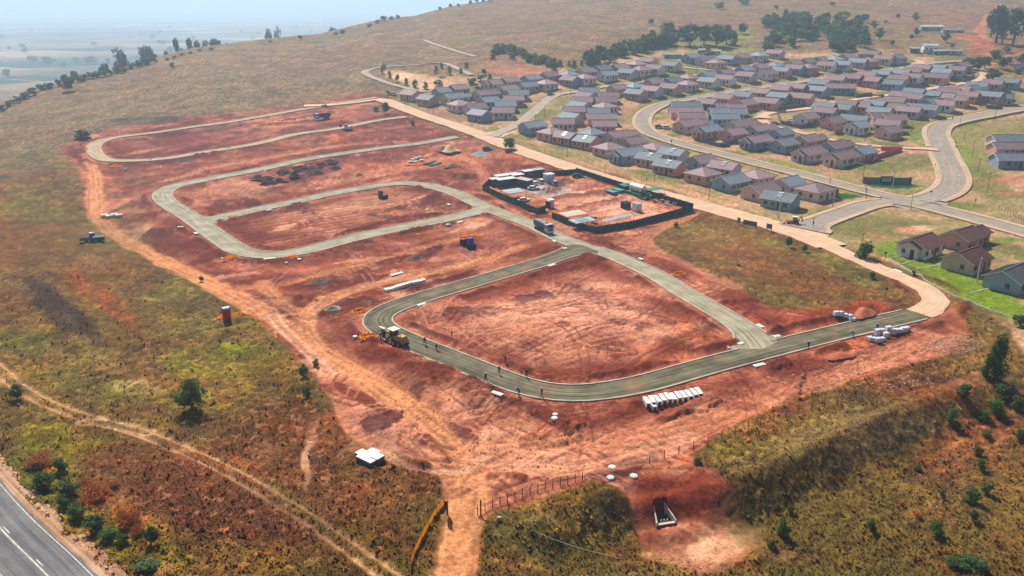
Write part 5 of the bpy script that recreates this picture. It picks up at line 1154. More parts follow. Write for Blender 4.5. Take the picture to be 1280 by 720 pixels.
many([(209,75,3,6),(218,73,4,8),(227,69,3,7),(238,67,3,7),(250,64,3,7),(264,62,3,7),(376,50,7,7),(338,53,3,5),(420,44,4,7),(428,42,5,9),(462,34,5,9),(472,29,5,9),(480,26,7,10),(489,25,5,8),(497,23,5,8),(563,9,5,5),(573,8,4,5),(581,5,6,5),(588,5,5,5),(596,4,8,6),(604,3,6,5),(612,2,8,7),(550,12,4,5)],
     'tiny dark bush on the skyline ridge, %s from the left', 'bushes on the skyline ridge', 'bush', 'dark')
# hazy gum trees that stand beyond the crest, on the far slope
def beyond(px, ytop, wp, extra, lab, kind='gum'):
    dx, dy, dz = rays(px, ytop); az_ = atan2(float(dx), float(dy)); rr_ = float(np.interp(az_, _ra, _rr)) + extra
    t_ = rr_ / hypot(dx, dy); x, y = float(dx * t_), float(dy * t_); z = float(T(x, y)); h = CAMZ + float(dz) * t_ - z
    s = sqrt(x*x + y*y + 64*64) / FPX
    tree_at(x, y, z, h, max(wp * s * 1.15, 4), kind, 'gum', lab, False, 'hazy trees beyond the brow')
for i, a in enumerate(sorted([(92,87,12,60),(128,78,14,70),(148,60,18,90),(155,66,12,70),(178,57,18,80),(186,60,16,90),(206,63,10,70),(219,49,12,70),(236,49,12,80),(246,52,12,90),(256,50,10,70),(266,47,14,70),(272,50,10,90),(283,53,10,90),(298,53,8,70),(335,33,13,250),(345,34,12,260),(417,33,15,120),(443,31,12,160),(450,33,10,150),(192,66,10,60),(228,60,8,60)])):
    beyond(a[0], a[1], a[2], a[3], 'hazy blue gum tree beyond the brow of the hill, %s from the left' % nth(i + 1))

# ------------------------------------------------------------------ grass tufts and stones close to the camera
def scatter_stuff(name, n, accept, mk, m_, label, cat, seed):
    r = np.random.RandomState(seed); V = []; F = []; 
    px = r.uniform(-60, 1340, n * 3); py = r.uniform(150, 760, n * 3) if name != 'grass' else 330 + 430 * r.uniform(0, 1, n * 3) ** .8
    ok = accept(px, py); px = px[ok][:n]; py = py[ok][:n]
    dx, dy, dz = rays(px, py); tt = -CAMZ / dz; X = dx * tt; Y = dy * tt
    for _ in range(2): tt = (T(X, Y) - CAMZ) / dz; X = dx * tt; Y = dy * tt
    return X, Y, r
def zgrid(X, Y):
    d_ = np.hypot(X, Y); a_ = np.arctan2(X, Y); i = np.clip(np.searchsorted(dl, d_), 1, nr - 1); j = np.clip(np.searchsorted(az, a_), 1, nc - 1)
    a = (d_ - dl[i-1]) / (dl[i] - dl[i-1]); b = (a_ - az[j-1]) / (az[j] - az[j-1]); Zg = GZ2.reshape(nr, nc); Cg = C.reshape(nr, nc, 3); Kg = KIND.reshape(nr, nc); Rg = rd.reshape(nr, nc)
    return Zg[i-1, j-1]*(1-a)*(1-b) + Zg[i, j-1]*a*(1-b) + Zg[i-1, j]*(1-a)*b + Zg[i, j]*a*b, Cg[i, j], Kg[i, j], Rg[i, j]
X, Y, r = scatter_stuff('grass', 60000, lambda u, v: (v > 0), None, None, '', '', 11)
Z, CC, KK, RR = zgrid(X, Y); ok = (KK < .35) & (RR > .8); X, Y, Z, CC = X[ok], Y[ok], Z[ok], CC[ok]; n = len(X)
K_ = 3; sz = r.uniform(.10, .24, n); sz = np.where(r.uniform(0, 1, n) < .07, sz * 2.4, sz); 
c = np.stack([X, Y, Z], 1)
VV = []; CV = []
for k in range(K_):
    a = r.uniform(0, 6.28, n); ln = r.normal(0, .35, (n, 2)); w = sz * .42
    p0 = c + np.stack([np.cos(a) * w, np.sin(a) * w, -.05 * np.ones(n)], 1); p1 = c - np.stack([np.cos(a) * w, np.sin(a) * w, .05 * np.ones(n)], 1)
    t0 = c + np.stack([ln[:, 0] * sz + np.cos(a) * w * .7, ln[:, 1] * sz + np.sin(a) * w * .7, sz * r.uniform(.7, 1.3, n)], 1); t1_ = c + np.stack([ln[:, 0] * sz - np.cos(a) * w * .5, ln[:, 1] * sz - np.sin(a) * w * .5, sz * r.uniform(.7, 1.3, n)], 1)
    VV.append(np.stack([p0, p1, t1_, t0], 1)); cv = CC * r.uniform(1.0, 1.4, (n, 1)) * np.array([1.02, 1.0, .9]); CV.append(np.repeat(cv[:, None, :], 4, 1))
VV = np.concatenate(VV).reshape(-1, 3); CV = np.clip(np.concatenate(CV).reshape(-1, 3), 4, 240); nf = n * K_
me = bpy.data.meshes.new('grass_tufts'); me.vertices.add(4*nf); me.vertices.foreach_set('co', VV.astype(np.float32).ravel()); me.loops.add(4*nf); me.loops.foreach_set('vertex_index', np.arange(4*nf, dtype=np.int32)); me.polygons.add(nf)
me.polygons.foreach_set('loop_start', (np.arange(nf)*4).astype(np.int32)); me.polygons.foreach_set('loop_total', np.full(nf, 4, np.int32)); me.update()
ca = me.color_attributes.new('tuft', 'FLOAT_COLOR', 'POINT'); ca.data.foreach_set('color', np.concatenate([srgb(CV) * KG, np.ones((4*nf, 1))], 1).astype(np.float32).ravel())
gm = bpy.data.materials.new('dry_grass'); gm.use_nodes = True; b = gm.node_tree.nodes['Principled BSDF']; at = gm.node_tree.nodes.new('ShaderNodeVertexColor'); at.layer_name = 'tuft'; gm.node_tree.links.new(at.outputs[0], b.inputs['Base Color']); b.inputs['Roughness'].default_value = .9
tr = gm.node_tree.nodes.new('ShaderNodeBsdfTranslucent'); gm.node_tree.links.new(at.outputs[0], tr.inputs[0]); mx = gm.node_tree.nodes.new('ShaderNodeMixShader'); mx.inputs[0].default_value = .8; gm.node_tree.links.new(b.outputs[0], mx.inputs[1]); gm.node_tree.links.new(tr.outputs[0], mx.inputs[2]); gm.node_tree.links.new(mx.outputs[0], gm.node_tree.nodes['Material Output'].inputs[0])
me.materials.append(gm); tag(obj('grass_tufts', me), 'short dry veld grass tufts in brown, olive and straw covering the fields', 'grass', kind='stuff')
# stones and clods
def rocks(name, X, Y, size, m_, label, seed, sink=.3):
    r = np.random.RandomState(seed); n = len(X); Z, _, _, _ = zgrid(X, Y)
    base = np.array([(1,0,0),(-.5,.87,0),(-.5,-.87,0),(.1,0,1),(0,.1,-.6)]); F0 = [(0,1,3),(1,2,3),(2,0,3),(1,0,4),(2,1,4),(0,2,4)]
    s = size * r.uniform(.5, 1.6, n); a = r.uniform(0, 6.28, n); V = base[None] * r.uniform(.7, 1.2, (n, 5, 3)) * s[:, None, None]
    x = V[..., 0] * np.cos(a)[:, None] - V[..., 1] * np.sin(a)[:, None] + X[:, None]; y = V[..., 0] * np.sin(a)[:, None] + V[..., 1] * np.cos(a)[:, None] + Y[:, None]; z = V[..., 2] * .7 + Z[:, None] + s[:, None] * .1
    V = np.stack([x, y, z], -1).reshape(-1, 3); F = (np.array(F0)[None] + (np.arange(n) * 5)[:, None, None]).reshape(-1, 3).astype(np.int32)
    me = bpy.data.meshes.new(name); me.vertices.add(len(V)); me.vertices.foreach_set('co', V.astype(np.float32).ravel()); me.loops.add(F.size); me.loops.foreach_set('vertex_index', F.ravel()); me.polygons.add(len(F))
    me.polygons.foreach_set('loop_start', (np.arange(len(F))*3).astype(np.int32)); me.polygons.foreach_set('loop_total', np.full(len(F), 3, np.int32)); me.update(); me.materials.append(m_)
    tag(obj(name, me), label, 'stones', kind='stuff')
def region_pts(regs, seed):
    r = np.random.RandomState(seed); XX = []; YY = []
    for u, v, ru, rv, n in regs:
        a = r.uniform(0, 6.28, n); q = np.sqrt(r.uniform(0, 1, n)); px = u + ru * q * np.cos(a); py = v + rv * q * np.sin(a)
        dx, dy, dz = rays(px, py); tt = -CAMZ / dz; X = dx * tt; Y = dy * tt
        for _ in range(4): tt = (T(X, Y) - CAMZ) / dz; X = dx * tt; Y = dy * tt
        XX.append(X); YY.append(Y)
    return np.concatenate(XX), np.concatenate(YY)
clod = mat('earth_clod', (168, 102, 78), .95, var=.3, scale=.6); pale = mat('pale_stone', (182, 156, 138), .9, var=.3, scale=.8); pink = mat('pinkish_stone', (188, 134, 112), .9, var=.3, scale=.8)
X, Y = region_pts([(700,400,200,70,500),(620,520,180,50,450),(1050,450,130,30,500),(560,450,100,50,300),(300,270,160,50,500),(860,390,120,60,250),(700,580,140,40,120),(500,340,160,50,400)], 3); _, _, K2, R2 = zgrid(X, Y); ok = (K2 > .6) & (R2 > .8); rocks('earth_clods', X[ok], Y[ok], .16, clod, 'loose red earth clods strewn over the graded site', 4)
X, Y = region_pts([(1190,432,36,12,260),(1080,475,110,14,160),(150,300,1,1,1),(60,185,40,12,60),(400,350,16,6,50),(350,385,20,12,30)], 5); rocks('rubble', X, Y, .2, pale, 'pale rubble and stones scattered at the edges of the site and on the slope', 6)
X, Y = region_pts([(230,128,80,14,220),(300,112,50,12,160),(360,95,60,14,200),(100,165,60,8,120),(40,185,40,8,60),(430,90,40,8,60)], 15); rocks('hillside_rocks', X, Y, .42, mat('pale_rock', (214, 202, 190), .9, var=.2), 'pale rocks scattered over the hillside above the far streets', 16)
X, Y = region_pts([(250,620,160,60,900),(420,600,90,70,600),(1190,590,70,40,500),(1190,432,40,14,300),(1200,470,40,20,150),(840,680,70,20,300)], 7); _, _, K2, R2 = zgrid(X, Y); ok = R2 > .8; rocks('field_stones', X[ok], Y[ok], .13, pink, 'pinkish stones showing between the grass tufts', 8)
# ------------------------------------------------------------------ site compound
def wyaw(pa, pb):
    a = P(*pa); b = P(*pb); return atan2(b[1]-a[1], b[0]-a[0])
NET = mat('green_shade_net', (30, 88, 74), .9, var=.25, scale=2); NETB = mat('dark_blue_shade_net', (34, 56, 78), .9, var=.25, scale=2); STEEL = mat('fence_steel', (120, 124, 126), .5, metal=.5)
def net_fence(pts, label, m_, h=2.1, name='shade_net_fence', group='shade net fence of the compound'):
    w = [P(*p) for p in pts]; r = empty(name, (w[0][0], w[0][1], float(T(*w[0]))), 0, label, 'fence', group); o = r.location
    for (x0, y0), (x1, y1) in zip(w[:-1], w[1:]):
        L = hypot(x1-x0, y1-y0); n = max(1, round(L / 3.0)); a = atan2(y1-y0, x1-x0)
        for k in range(n):
            X0, Y0, X1, Y1 = x0+(x1-x0)*k/n, y0+(y1-y0)*k/n, x0+(x1-x0)*(k+1)/n, y0+(y1-y0)*(k+1)/n; z0, z1 = float(T(X0, Y0)) - o[2], float(T(X1, Y1)) - o[2]
            mb = MB(); q = 5; s_ = sin(a); c_ = cos(a); g = rnd.uniform(.03, .12)
            for f in range(q):
                t0, t1 = f/q, (f+1)/q; b0, b1 = g*sin(pi*t0), g*sin(pi*t1)
                A = lambda t, b, z: (X0+(X1-X0)*t - o[0] - s_*b, Y0+(Y1-Y0)*t - o[1] + c_*b, z0+(z1-z0)*t + z)
                sag0, sag1 = -.10*sin(pi*t0), -.10*sin(pi*t1)
                mb.face([A(t0, 0, -.3), A(t1, 0, -.3), A(t1, b1, h*.5), A(t0, b0, h*.5)]); mb.face([A(t0, b0, h*.5), A(t1, b1, h*.5), A(t1, 0, h+sag1), A(t0, 0, h+sag0)])
            mb.build('net_panel', m_, r)
            obj('post', cached(('fpost', h), lambda: MB().tube((0,0,-.3), (0,0,h+.15), .05, n=6).mesh('post', STEEL)), r, (X0 - o[0], Y0 - o[1], z0))
    return r
net_fence([(603,238),(672,268),(682,264)], 'dark green net fence along the site offices, left of the gate', NET)
net_fence([(690,273),(741,292),(790,284),(866,264)], 'dark green net fence at the front corner, right of the gate', NET)
net_fence([(866,263),(720,217)], 'dark blue net fence along the dusty main road', NETB, 2.4)
net_fence([(720,217),(687,220),(648,223),(611,230),(603,238)], 'dark net fence behind the site offices', NETB, 1.9)
CAR_T = {}
def car(px, py, yaw, colr, label, cat='car', kind='car', L=4.3, at=None, group=None):
    x, y, z = G(px, py) if at is None else at
    nm = {'car': 'parked_car', 'suv': 'parked_car', 'pickup': 'pickup_truck', 'van': 'delivery_van'}[kind]
    r = empty(nm, (x, y, z + .02), yaw, label, cat, group)
    body = mat('car_paint_%d_%d_%d' % colr, colr, .35, var=.05, spec=.6); TY = mat('tyre', (30, 28, 28), .9); RIM = mat('rim', (150, 150, 152), .4, metal=.6); HL = mat('headlight_glass', (210, 212, 214), .15, spec=.8); TL = mat('tail_light_glass', (150, 24, 20), .3)
    W2 = .86; hb = 1.75 if kind == 'van' else (1.62 if kind in ('suv', 'pickup') else 1.42); l = L/2
    lo = [(-l, .32), (-l - .03, .62), (-l + .05, .92), (l - .1, .86 if kind != 'pickup' else .95), (l, .6), (l - .04, .30)] if kind != 'pickup' else [(-l, .42), (-l, .98), (l - .1, 1.02), (l, .7), (l - .04, .36)]
    def mkb():
        mb = MB()
        mb.prism(lo, 'y', -W2, W2)
        return mb.mesh('body', body)
    def bevel(me, w):
        bm = bmesh.new(); bm.from_mesh(me); bmesh.ops.bevel(bm, geom=[e for e in bm.edges], offset=w, segments=2, affect='EDGES'); bm.to_mesh(me); bm.free(); return me
    obj('body', cached(('cb', kind, colr, L), lambda: bevel(mkb(), .09)), r)
    ca_, cb_ = {'car': (-l + .35, l - 1.25), 'suv': (-l + .1, l - 1.2), 'pickup': (-.5, l - 1.25), 'van': (-l + .06, l - .75)}[kind]
    def mkg():
        mb = MB(); zt = hb - .05; b = len(mb.v); e0, e1 = (.45, .55) if kind != 'van' else (.1, .5)
        if kind == 'pickup': e0, e1 = .12, .5
        for zz, xa, xb, ww in ((.88, ca_, cb_, W2 - .05), (zt, ca_ + e0, cb_ - e1, W2 - .2)): mb.v += [(xa, -ww, zz), (xb, -ww, zz), (xb, ww, zz), (xa, ww, zz)]
        for q in ((0,1,5,4),(1,2,6,5),(2,3,7,6),(3,0,4,7),(4,5,6,7)): mb.f.append(tuple(b+i for i in q)); mb.m.append(0)
        return mb.mesh('windows', GLASS)
    obj('windows', cached(('cg', kind, L), mkg), r)
    def mkr():
        mb = MB(); e0, e1 = (.45, .55) if kind != 'van' else (.1, .5)
        if kind == 'pickup': e0, e1 = .12, .5
        mb.box(((ca_+e0+cb_-e1)/2, 0, hb - .03), (cb_-e1-ca_-e0 + .08, 2*(W2 - .19), .07))
        for s in (-1, 1):
            for (xa, xb) in ((ca_, ca_+e0), (cb_, cb_-e1), ((ca_+cb_)/2, (ca_+cb_)/2)): mb.tube((xa, s*(W2-.045), .88), (xb, s*(W2-.195), hb - .05), .045, n=5)
        if kind == 'pickup':
            for s in (-1, 1): mb.box((-l/2 - .3, s*(W2-.03), 1.08), (l - .3, .06, .22))
            mb.box((-l + .03, 0, 1.08), (.06, 2*W2, .22))
        return mb.mesh('roof', body)
    obj('roof', cached(('cr', kind, colr, L), mkr), r)
    for sx in (-1, 1):
        for sy in (-1, 1):
            wo_ = obj('wheel', cached('tyre', lambda: MB().tube((0,-.11,0), (0,.11,0), .33, n=14).mesh('wheel', TY)), r, (sx * L * .31, sy * (W2 - .06), .33))
            obj('rim', cached('rim', lambda: MB().tube((0,-.125,0), (0,.125,0), .19, n=10).mesh('rim', RIM)), wo_)
    for s in (-1, 1):
        obj('headlight', cached('hl', lambda: MB().box((0,0,0), (.08,.34,.14)).mesh('headlight', HL)), r, (l - .06, s*.58, .68)); obj('tail_light', cached('tl', lambda: MB().box((0,0,0), (.06,.22,.26)).mesh('tail_light', TL)), r, (-l - .01, s*.68, .78))
    return r
A_ = radians(38); B_ = radians(-44)
WHT = (232, 232, 230); BLU = (52, 76, 140); NAV = (36, 44, 84); SIL = (170, 176, 182); MAR = (120, 24, 44); DRK = (54, 56, 64)
for a in [(676,229,B_+2.6,WHT,'white car parked beside the white container','suv'),(693,231,B_+2.6,SIL,'silver car right of the white container','suv'),(668,231,B_+2.6,WHT,'white car half hidden behind another by the blue office','car'),(667,237,A_-.5,WHT,'white car in front of the blue office','car'),
          (655,252,A_-.3,WHT,'white car beside the carport roof','car'),(722,222,A_-.4,NAV,'dark blue car in the far corner of the compound','suv'),(492,119,A_-.6,WHT,'white van parked at the top end of the main road','van'),
          (598,111,B_+.3,BLU,'blue car among the first houses','car'),(553,97,A_-.6,WHT,'white pickup standing in the sandy clearing','pickup'),(689,119,A_-.4,DRK,'dark car on the side street by the hipped house','car'),
          (824,160,A_-.7,(90,120,160),'blue-grey car on the verge inside the curved road','suv'),(834,161,A_-.4,WHT,'white car parked beside the blue-grey one','suv'),(907,183,A_-.4,BLU,'blue car in the yard by the dark precast wall','car'),(969,156,A_-.6,BLU,'blue car at the left end of the loop street','suv'),
          (988,152,A_-.4,WHT,'white car inside the walled yard','car'),(1049,168,A_-.6,MAR,'maroon car parked in front of the whitish house','car'),(1085,122,B_,NAV,'dark blue car, leftmost of three parked beside the row','suv'),(1095,121,B_,WHT,'white car, middle of three parked beside the row','suv'),
          (1103,122,B_,BLU,'bright blue car, rightmost of three parked beside the row','suv'),(1178,108,A_-.6,WHT,'white van near the end of the inner block','van'),(407,134,A_-.6,(150,154,160),'grey pickup on the embankment above the tipper truck','pickup'),
          (637,190,A_-.2,(160,40,50),'red car in the shade of the round tree','car'),(609,188,A_-.3,NAV,'dark blue car beside the gravel heaps','suv')]:
    car(a[0], a[1], a[2], a[3], a[4], {'van': 'van', 'pickup': 'pickup truck'}.get(a[5], 'car'), a[5], group='cars parked round the site and the houses')

BLUEC = mat('blue_container', (40, 58, 92), .6, var=.15); BLUEL = mat('blue_office_wall', (52, 74, 118), .6, var=.15); ROOFW = mat('white_sheet_roof', (224, 224, 218), .5, var=.08); ROOFB = mat('beige_sheet_roof', (206, 190, 160), .6, var=.1); WHC = mat('white_container', (206, 208, 210), .6, var=.1); SHED = mat('shed_sheeting', (168, 186, 184), .5, var=.12)
def cabin(px, py, yaw, L, Wd, h, wallm, roofm, label, nwin=2, name='site_office', cat='site office', flat=True, ribs=True):
    x, y, z = G(px, py); r = empty(name, (x, y, z), yaw, label, cat)
    MB().box((0,0,h/2 - .2), (L, Wd, h + .4)).build('wall', wallm, r)
    mb = MB(); mb.prism([(-Wd/2 - .2, h + .02), (Wd/2 + .2, h + .16), (Wd/2 + .2, h + .24), (-Wd/2 - .2, h + .10)], 'x', -L/2 - .2, L/2 + .2)
    for k in range(int(L / .8) + 1): mb.prism([(-Wd/2 - .19, h + .11), (Wd/2 + .19, h + .25), (Wd/2 + .19, h + .29), (-Wd/2 - .19, h + .15)], 'x', -L/2 - .15 + k*.8, -L/2 - .07 + k*.8)
    mb.build('roof', roofm, r)
    for k in range(nwin):
        xx = (-L/2 + (k + .5) * L / nwin); add_window(r, xx + .3, -Wd/2 - .003, h*.6, 0, .9, .8)
    if nwin: MB().box((0,-.03,1.0), (.8,.06,1.95)).build('door', DOOR, r, (-L/2 + L*.5/nwin - .9, -Wd/2 - .004, 0))
    return r
cabin(632,232,A_-.12,7.5,3,2.6,BLUEL,ROOFW,'long blue site office with white roof, left of two',3)
cabin(655,233,B_-.05,6.5,3,2.7,BLUEL,ROOFB,'blue site office with beige roof beside the parked cars',2)
cabin(633,226,A_-.12,9.5,2.6,2.3,WHC,ROOFW,'long low white cabin behind the blue site office',3)
cabin(659,221,A_-.12,4,2.5,2.2,BLUEC,ROOFW,'small dark cabin behind the blue site offices',1)
cabin(686,227,A_-.1,3.4,2.6,2.9,WHC,ROOFW,'white container standing among the parked cars',0,'container','container')
cabin(688,259,A_-.1,1.8,1.8,2.6,WHC,ROOFW,'white guard hut beside the compound gate',0,'guard_hut','hut'); cabin(685,260,A_-.1,.9,1.7,2.4,BLUEC,SHED,'dark blue locker against the white guard hut',0,'locker','locker')
cabin(796,264,A_-.1,2.2,2.2,2.6,WHC,SHED,'white hut near the lower fence of the compound',0,'tool_hut','hut'); cabin(782,260,A_-.1,2.6,2.2,1.9,mat('dark_green_tank', (30, 46, 48), .6),NETB,'dark green skip left of the white hut',0,'skip','skip')
# carports: roof sheets on poles
def carport(px, py, yaw, L, Wd, h, m_, label, n=4, glossy=None):
    x, y, z = G(px, py); r = empty('carport', (x, y, z), yaw, label, 'carport'); 
    for k in range(n):
        xa = -L/2 + k * L/n; mb = MB(); mb.prism([(-Wd/2, h), (Wd/2, h + .25), (Wd/2, h + .30), (-Wd/2, h + .05)], 'x', xa + .01, xa + L/n - .03)
        for j in range(3): mb.box((xa + L/n*(j+.5)/3, 0, h + .20), (.05, Wd*.98, .03))
        mb.build('roof_sheet', (glossy if glossy and k in (1, 2) else m_), r)
    for sx in (-1, 0, 1):
        for sy in (-1, 1): MB().tube((0,0,-.3), (0,0,h + .1 + (.2 if sy > 0 else 0)), .06, n=6).build('post', STEEL, r, (sx * (L/2 - .15), sy * (Wd/2 - .15), -.06))
    return r
carport(642,247,A_-.1,7.2,5.0,2.3,SHED,'pale carport roof on thin posts beside the net fence')
carport(716,276,A_-.1,8.2,4.6,2.3,ROOFB,'beige lean-to roof inside the front corner of the compound',3)
SHINY = mat('bare_zinc_sheet', (214, 218, 222), .22, metal=.9, var=.05)
carport(728,284,A_-.1,8.0,4.2,2.1,SHED,'grey lean-to roof with shining zinc sheets by the front corner',4,SHINY)
carport(772,281,A_+.02,13,1.6,2.15,SHED,'long narrow roof along the inside of the lower fence',6)
GREENR = mat('green_roof_sheet', (44, 140, 104), .7, var=.2, scale=2)
carport(818,244,A_-.1,6.5,3.6,2.2,GREENR,'bright green roofed shelter right of the silver tank',4); carport(783,238,A_-.1,5.0,3.2,2.0,GREENR,'green roofed shelter left of the silver tank',3)
cabin(646,226,A_-.12,5,2.6,2.4,BLUEC,ROOFW,'blue cabin wedged between the white cabin and the small dark one',2); cabin(618,231,A_-.12,3.5,2.4,2.3,BLUEL,ROOFW,'small blue cabin at the left corner of the compound',1); cabin(672,219,A_-.12,4.5,2.5,2.3,BLUEC,SHED,'dark blue store against the back fence beside the pale bush',1)
# gravel yard, tank, green building material
r = empty('water_tank', G(797,244), wyaw((786,240),(806,247)), 'silver horizontal tank lying on a green base', 'tank'); r.scale = (1.3,) * 3
TANKM = mat('silver_tank', (196, 200, 204), .3, metal=.6, var=.08); GRN = mat('green_tarpaulin', (40, 128, 98), .8, var=.2, scale=2); TEAL = mat('teal_sheeting', (70, 150, 146), .8, var=.2, scale=2)
MB().tube((-2.6,0,2.0), (2.6,0,2.0), 1.05, n=20).build('barrel', TANKM, r, smooth=False); 
for s in (-1.8, 1.8): MB().box((s,0,.6), (.3,1.7,1.5)).build('saddle', GRN, r)
MB().box((0,-.2,.35), (6.4,2.6,1.1)).build('base', GRN, r)
r = empty('tarpaulin_stack', G(812,247), A_, 'bright green tarpaulin covered stack right of the silver tank', 'tarpaulin stack'); r.scale = (1.4, 1.4, 1.3); mb = MB()
for i in range(6):
    for j in range(3):
        x0, x1, y0, y1 = -2.6+i*.9, -1.7+i*.9, -1.2+j*.8, -.4+j*.8; f = lambda x, y: (x, y, max(0, 1.1*cos(x*.5)*cos(y*.7) + .3*sin(x*3+y*2)))
        mb.face([f(x0,y0), f(x1,y0), f(x1,y1), f(x0,y1)])
mb.build('tarpaulin', GRN, r); MB().box((0,0,.3), (4.6,2.0,.9)).build('stack', WOODP, r)
for k, (px, py) in enumerate([(765,241),(773,239)]):
    r = empty('sheet_stack', G(px,py), A_, ['flat teal sheets lying left of the silver tank, nearer stack','flat teal sheets lying left of the silver tank, farther stack'][k], 'sheet stack')
    for j in range(4): MB().box((rnd.uniform(-.1,.1), rnd.uniform(-.1,.1), .12 + j*.16), (2.6, 4.2, .13), rz=rnd.uniform(-.05,.05)).build('sheet', TEAL if j % 2 else GRN, r)
MIXM = [mat('timber', (176, 140, 104), .9, var=.2), mat('pale_plank', (214, 204, 188), .9), mat('rusty_steel', (120, 74, 54), .8, var=.3), WHC]
for k, (px, py, lb) in enumerate([(818,252,'heap of mixed timber beside the green tarpaulin'),(828,252,'heap of pale planks below the back fence'),(838,254,'heap of scrap by the right corner of the compound'),(846,256,'low stack of boards in the right corner of the compound')]):
    r = empty('material_heap', G(px,py), rnd.uniform(0,3), lb, 'material heap')
    for j in range(9): MB().box((0,0,0), (rnd.uniform(1.2,2.6), rnd.uniform(.2,.5), .14)).build('plank', MIXM[rnd.randrange(4)], r, (rnd.uniform(-.9,.9), rnd.uniform(-.8,.8), .12 + j*.10), rnd.uniform(0,3.1))
# low white kerb round the sand bay
r = empty('storage_bay', G(842,256), A_, 'white walled storage bay in the right corner of the compound', 'storage bay')
for c, d in (((0,1.8,.35),(5,.2,.7)), ((2.4,0,.35),(.2,3.4,.7)), ((-2.4,0,.35),(.2,3.4,.7))): MB().box(c, d).build('bay_wall', CONCW, r)

# ------------------------------------------------------------------ plant and trucks
TY = mat('tyre', (30, 28, 28), .9); YEL = mat('machine_yellow', (178, 142, 62), .6, var=.25, scale=3); DKM = mat('dark_metal', (44, 42, 42), .6, var=.2); CREAMR = mat('cream_canopy', (232, 222, 190), .6)
RIMY = mat('yellow_rim', (160, 130, 60), .6)
def wheel(r, x, y, rad, wd=.4, m_=None):
    wo_ = obj('wheel', cached(('wh', rad, wd), lambda: MB().tube((0,-wd/2,0), (0,wd/2,0), rad, n=16).mesh('wheel', TY)), r, (x, y, rad)); obj('rim', cached(('rm', rad, wd, m_.name if m_ else ''), lambda: MB().tube((0,-wd/2-.02,0), (0,wd/2+.02,0), rad*.5, n=12).mesh('rim', m_ or DKM)), wo_)
gx, gy, gz = P(491,429)[0], P(491,429)[1], 0
ga = wyaw((508,434), (478,421))
r = empty('motor_grader', (gx, gy, float(T(gx, gy)) + .12), ga, 'dusty yellow motor grader with cream cab roof on the new road base', 'grader')
MB().box((-2.6,0,1.55), (2.6,1.5,1.1)).box((-3.1,0,2.2), (1.4,1.3,.35)).build('engine', YEL, r); MB().box((-2.0,0,.9), (3.6,.9,.4)).build('frame', DKM, r)
MB().prism([(-.9,1.5),(2.6,1.9),(4.2,1.2),(4.3,1.55),(2.7,2.25),(-.9,2.0)], 'y', -.2, .2).build('front_beam', YEL, r)
c = MB().box((-.55,0,2.3), (1.3,1.4,1.5), taper=.92).build('cab', GLASS, r); MB().box((-.5,0,3.14), (2.0,1.9,.14)).build('cab_roof', CREAMR, c)
for sx in (-1.1,.05):
    for sy in (-1,1): MB().tube((sx,sy*.66,1.5), (sx,sy*.62,3.1), .05, n=5).build('pillar', YEL, c)
for sy in (-1,1):
    for x in (-3.1,-1.55): wheel(r, x, sy*.95, .68, .42, RIMY)
    wheel(r, 4.1, sy*.9, .62, .38, RIMY)
MB().box((4.1,0,.75), (.3,1.7,.3)).build('front_axle', DKM, r); bl = MB().box((1.5,0,.45), (.12,3.6,.6), rz=.5).build('blade', DKM, r); MB().tube((1.5,0,1.6), (1.5,0,.8), .12, n=8).tube((1.2,.5,1.9), (1.5,.8,.7), .05, n=6).tube((1.2,-.5,1.9), (1.5,-.8,.7), .05, n=6).build('blade_ram', YEL, r)
MB().tube((-3.0,.4,2.3), (-3.0,.4,3.0), .07, n=6).build('exhaust', DKM, r); MB().box((3.2,0,2.35), (1.7,.5,.12)).build('lamp_bar', CREAMR, r)

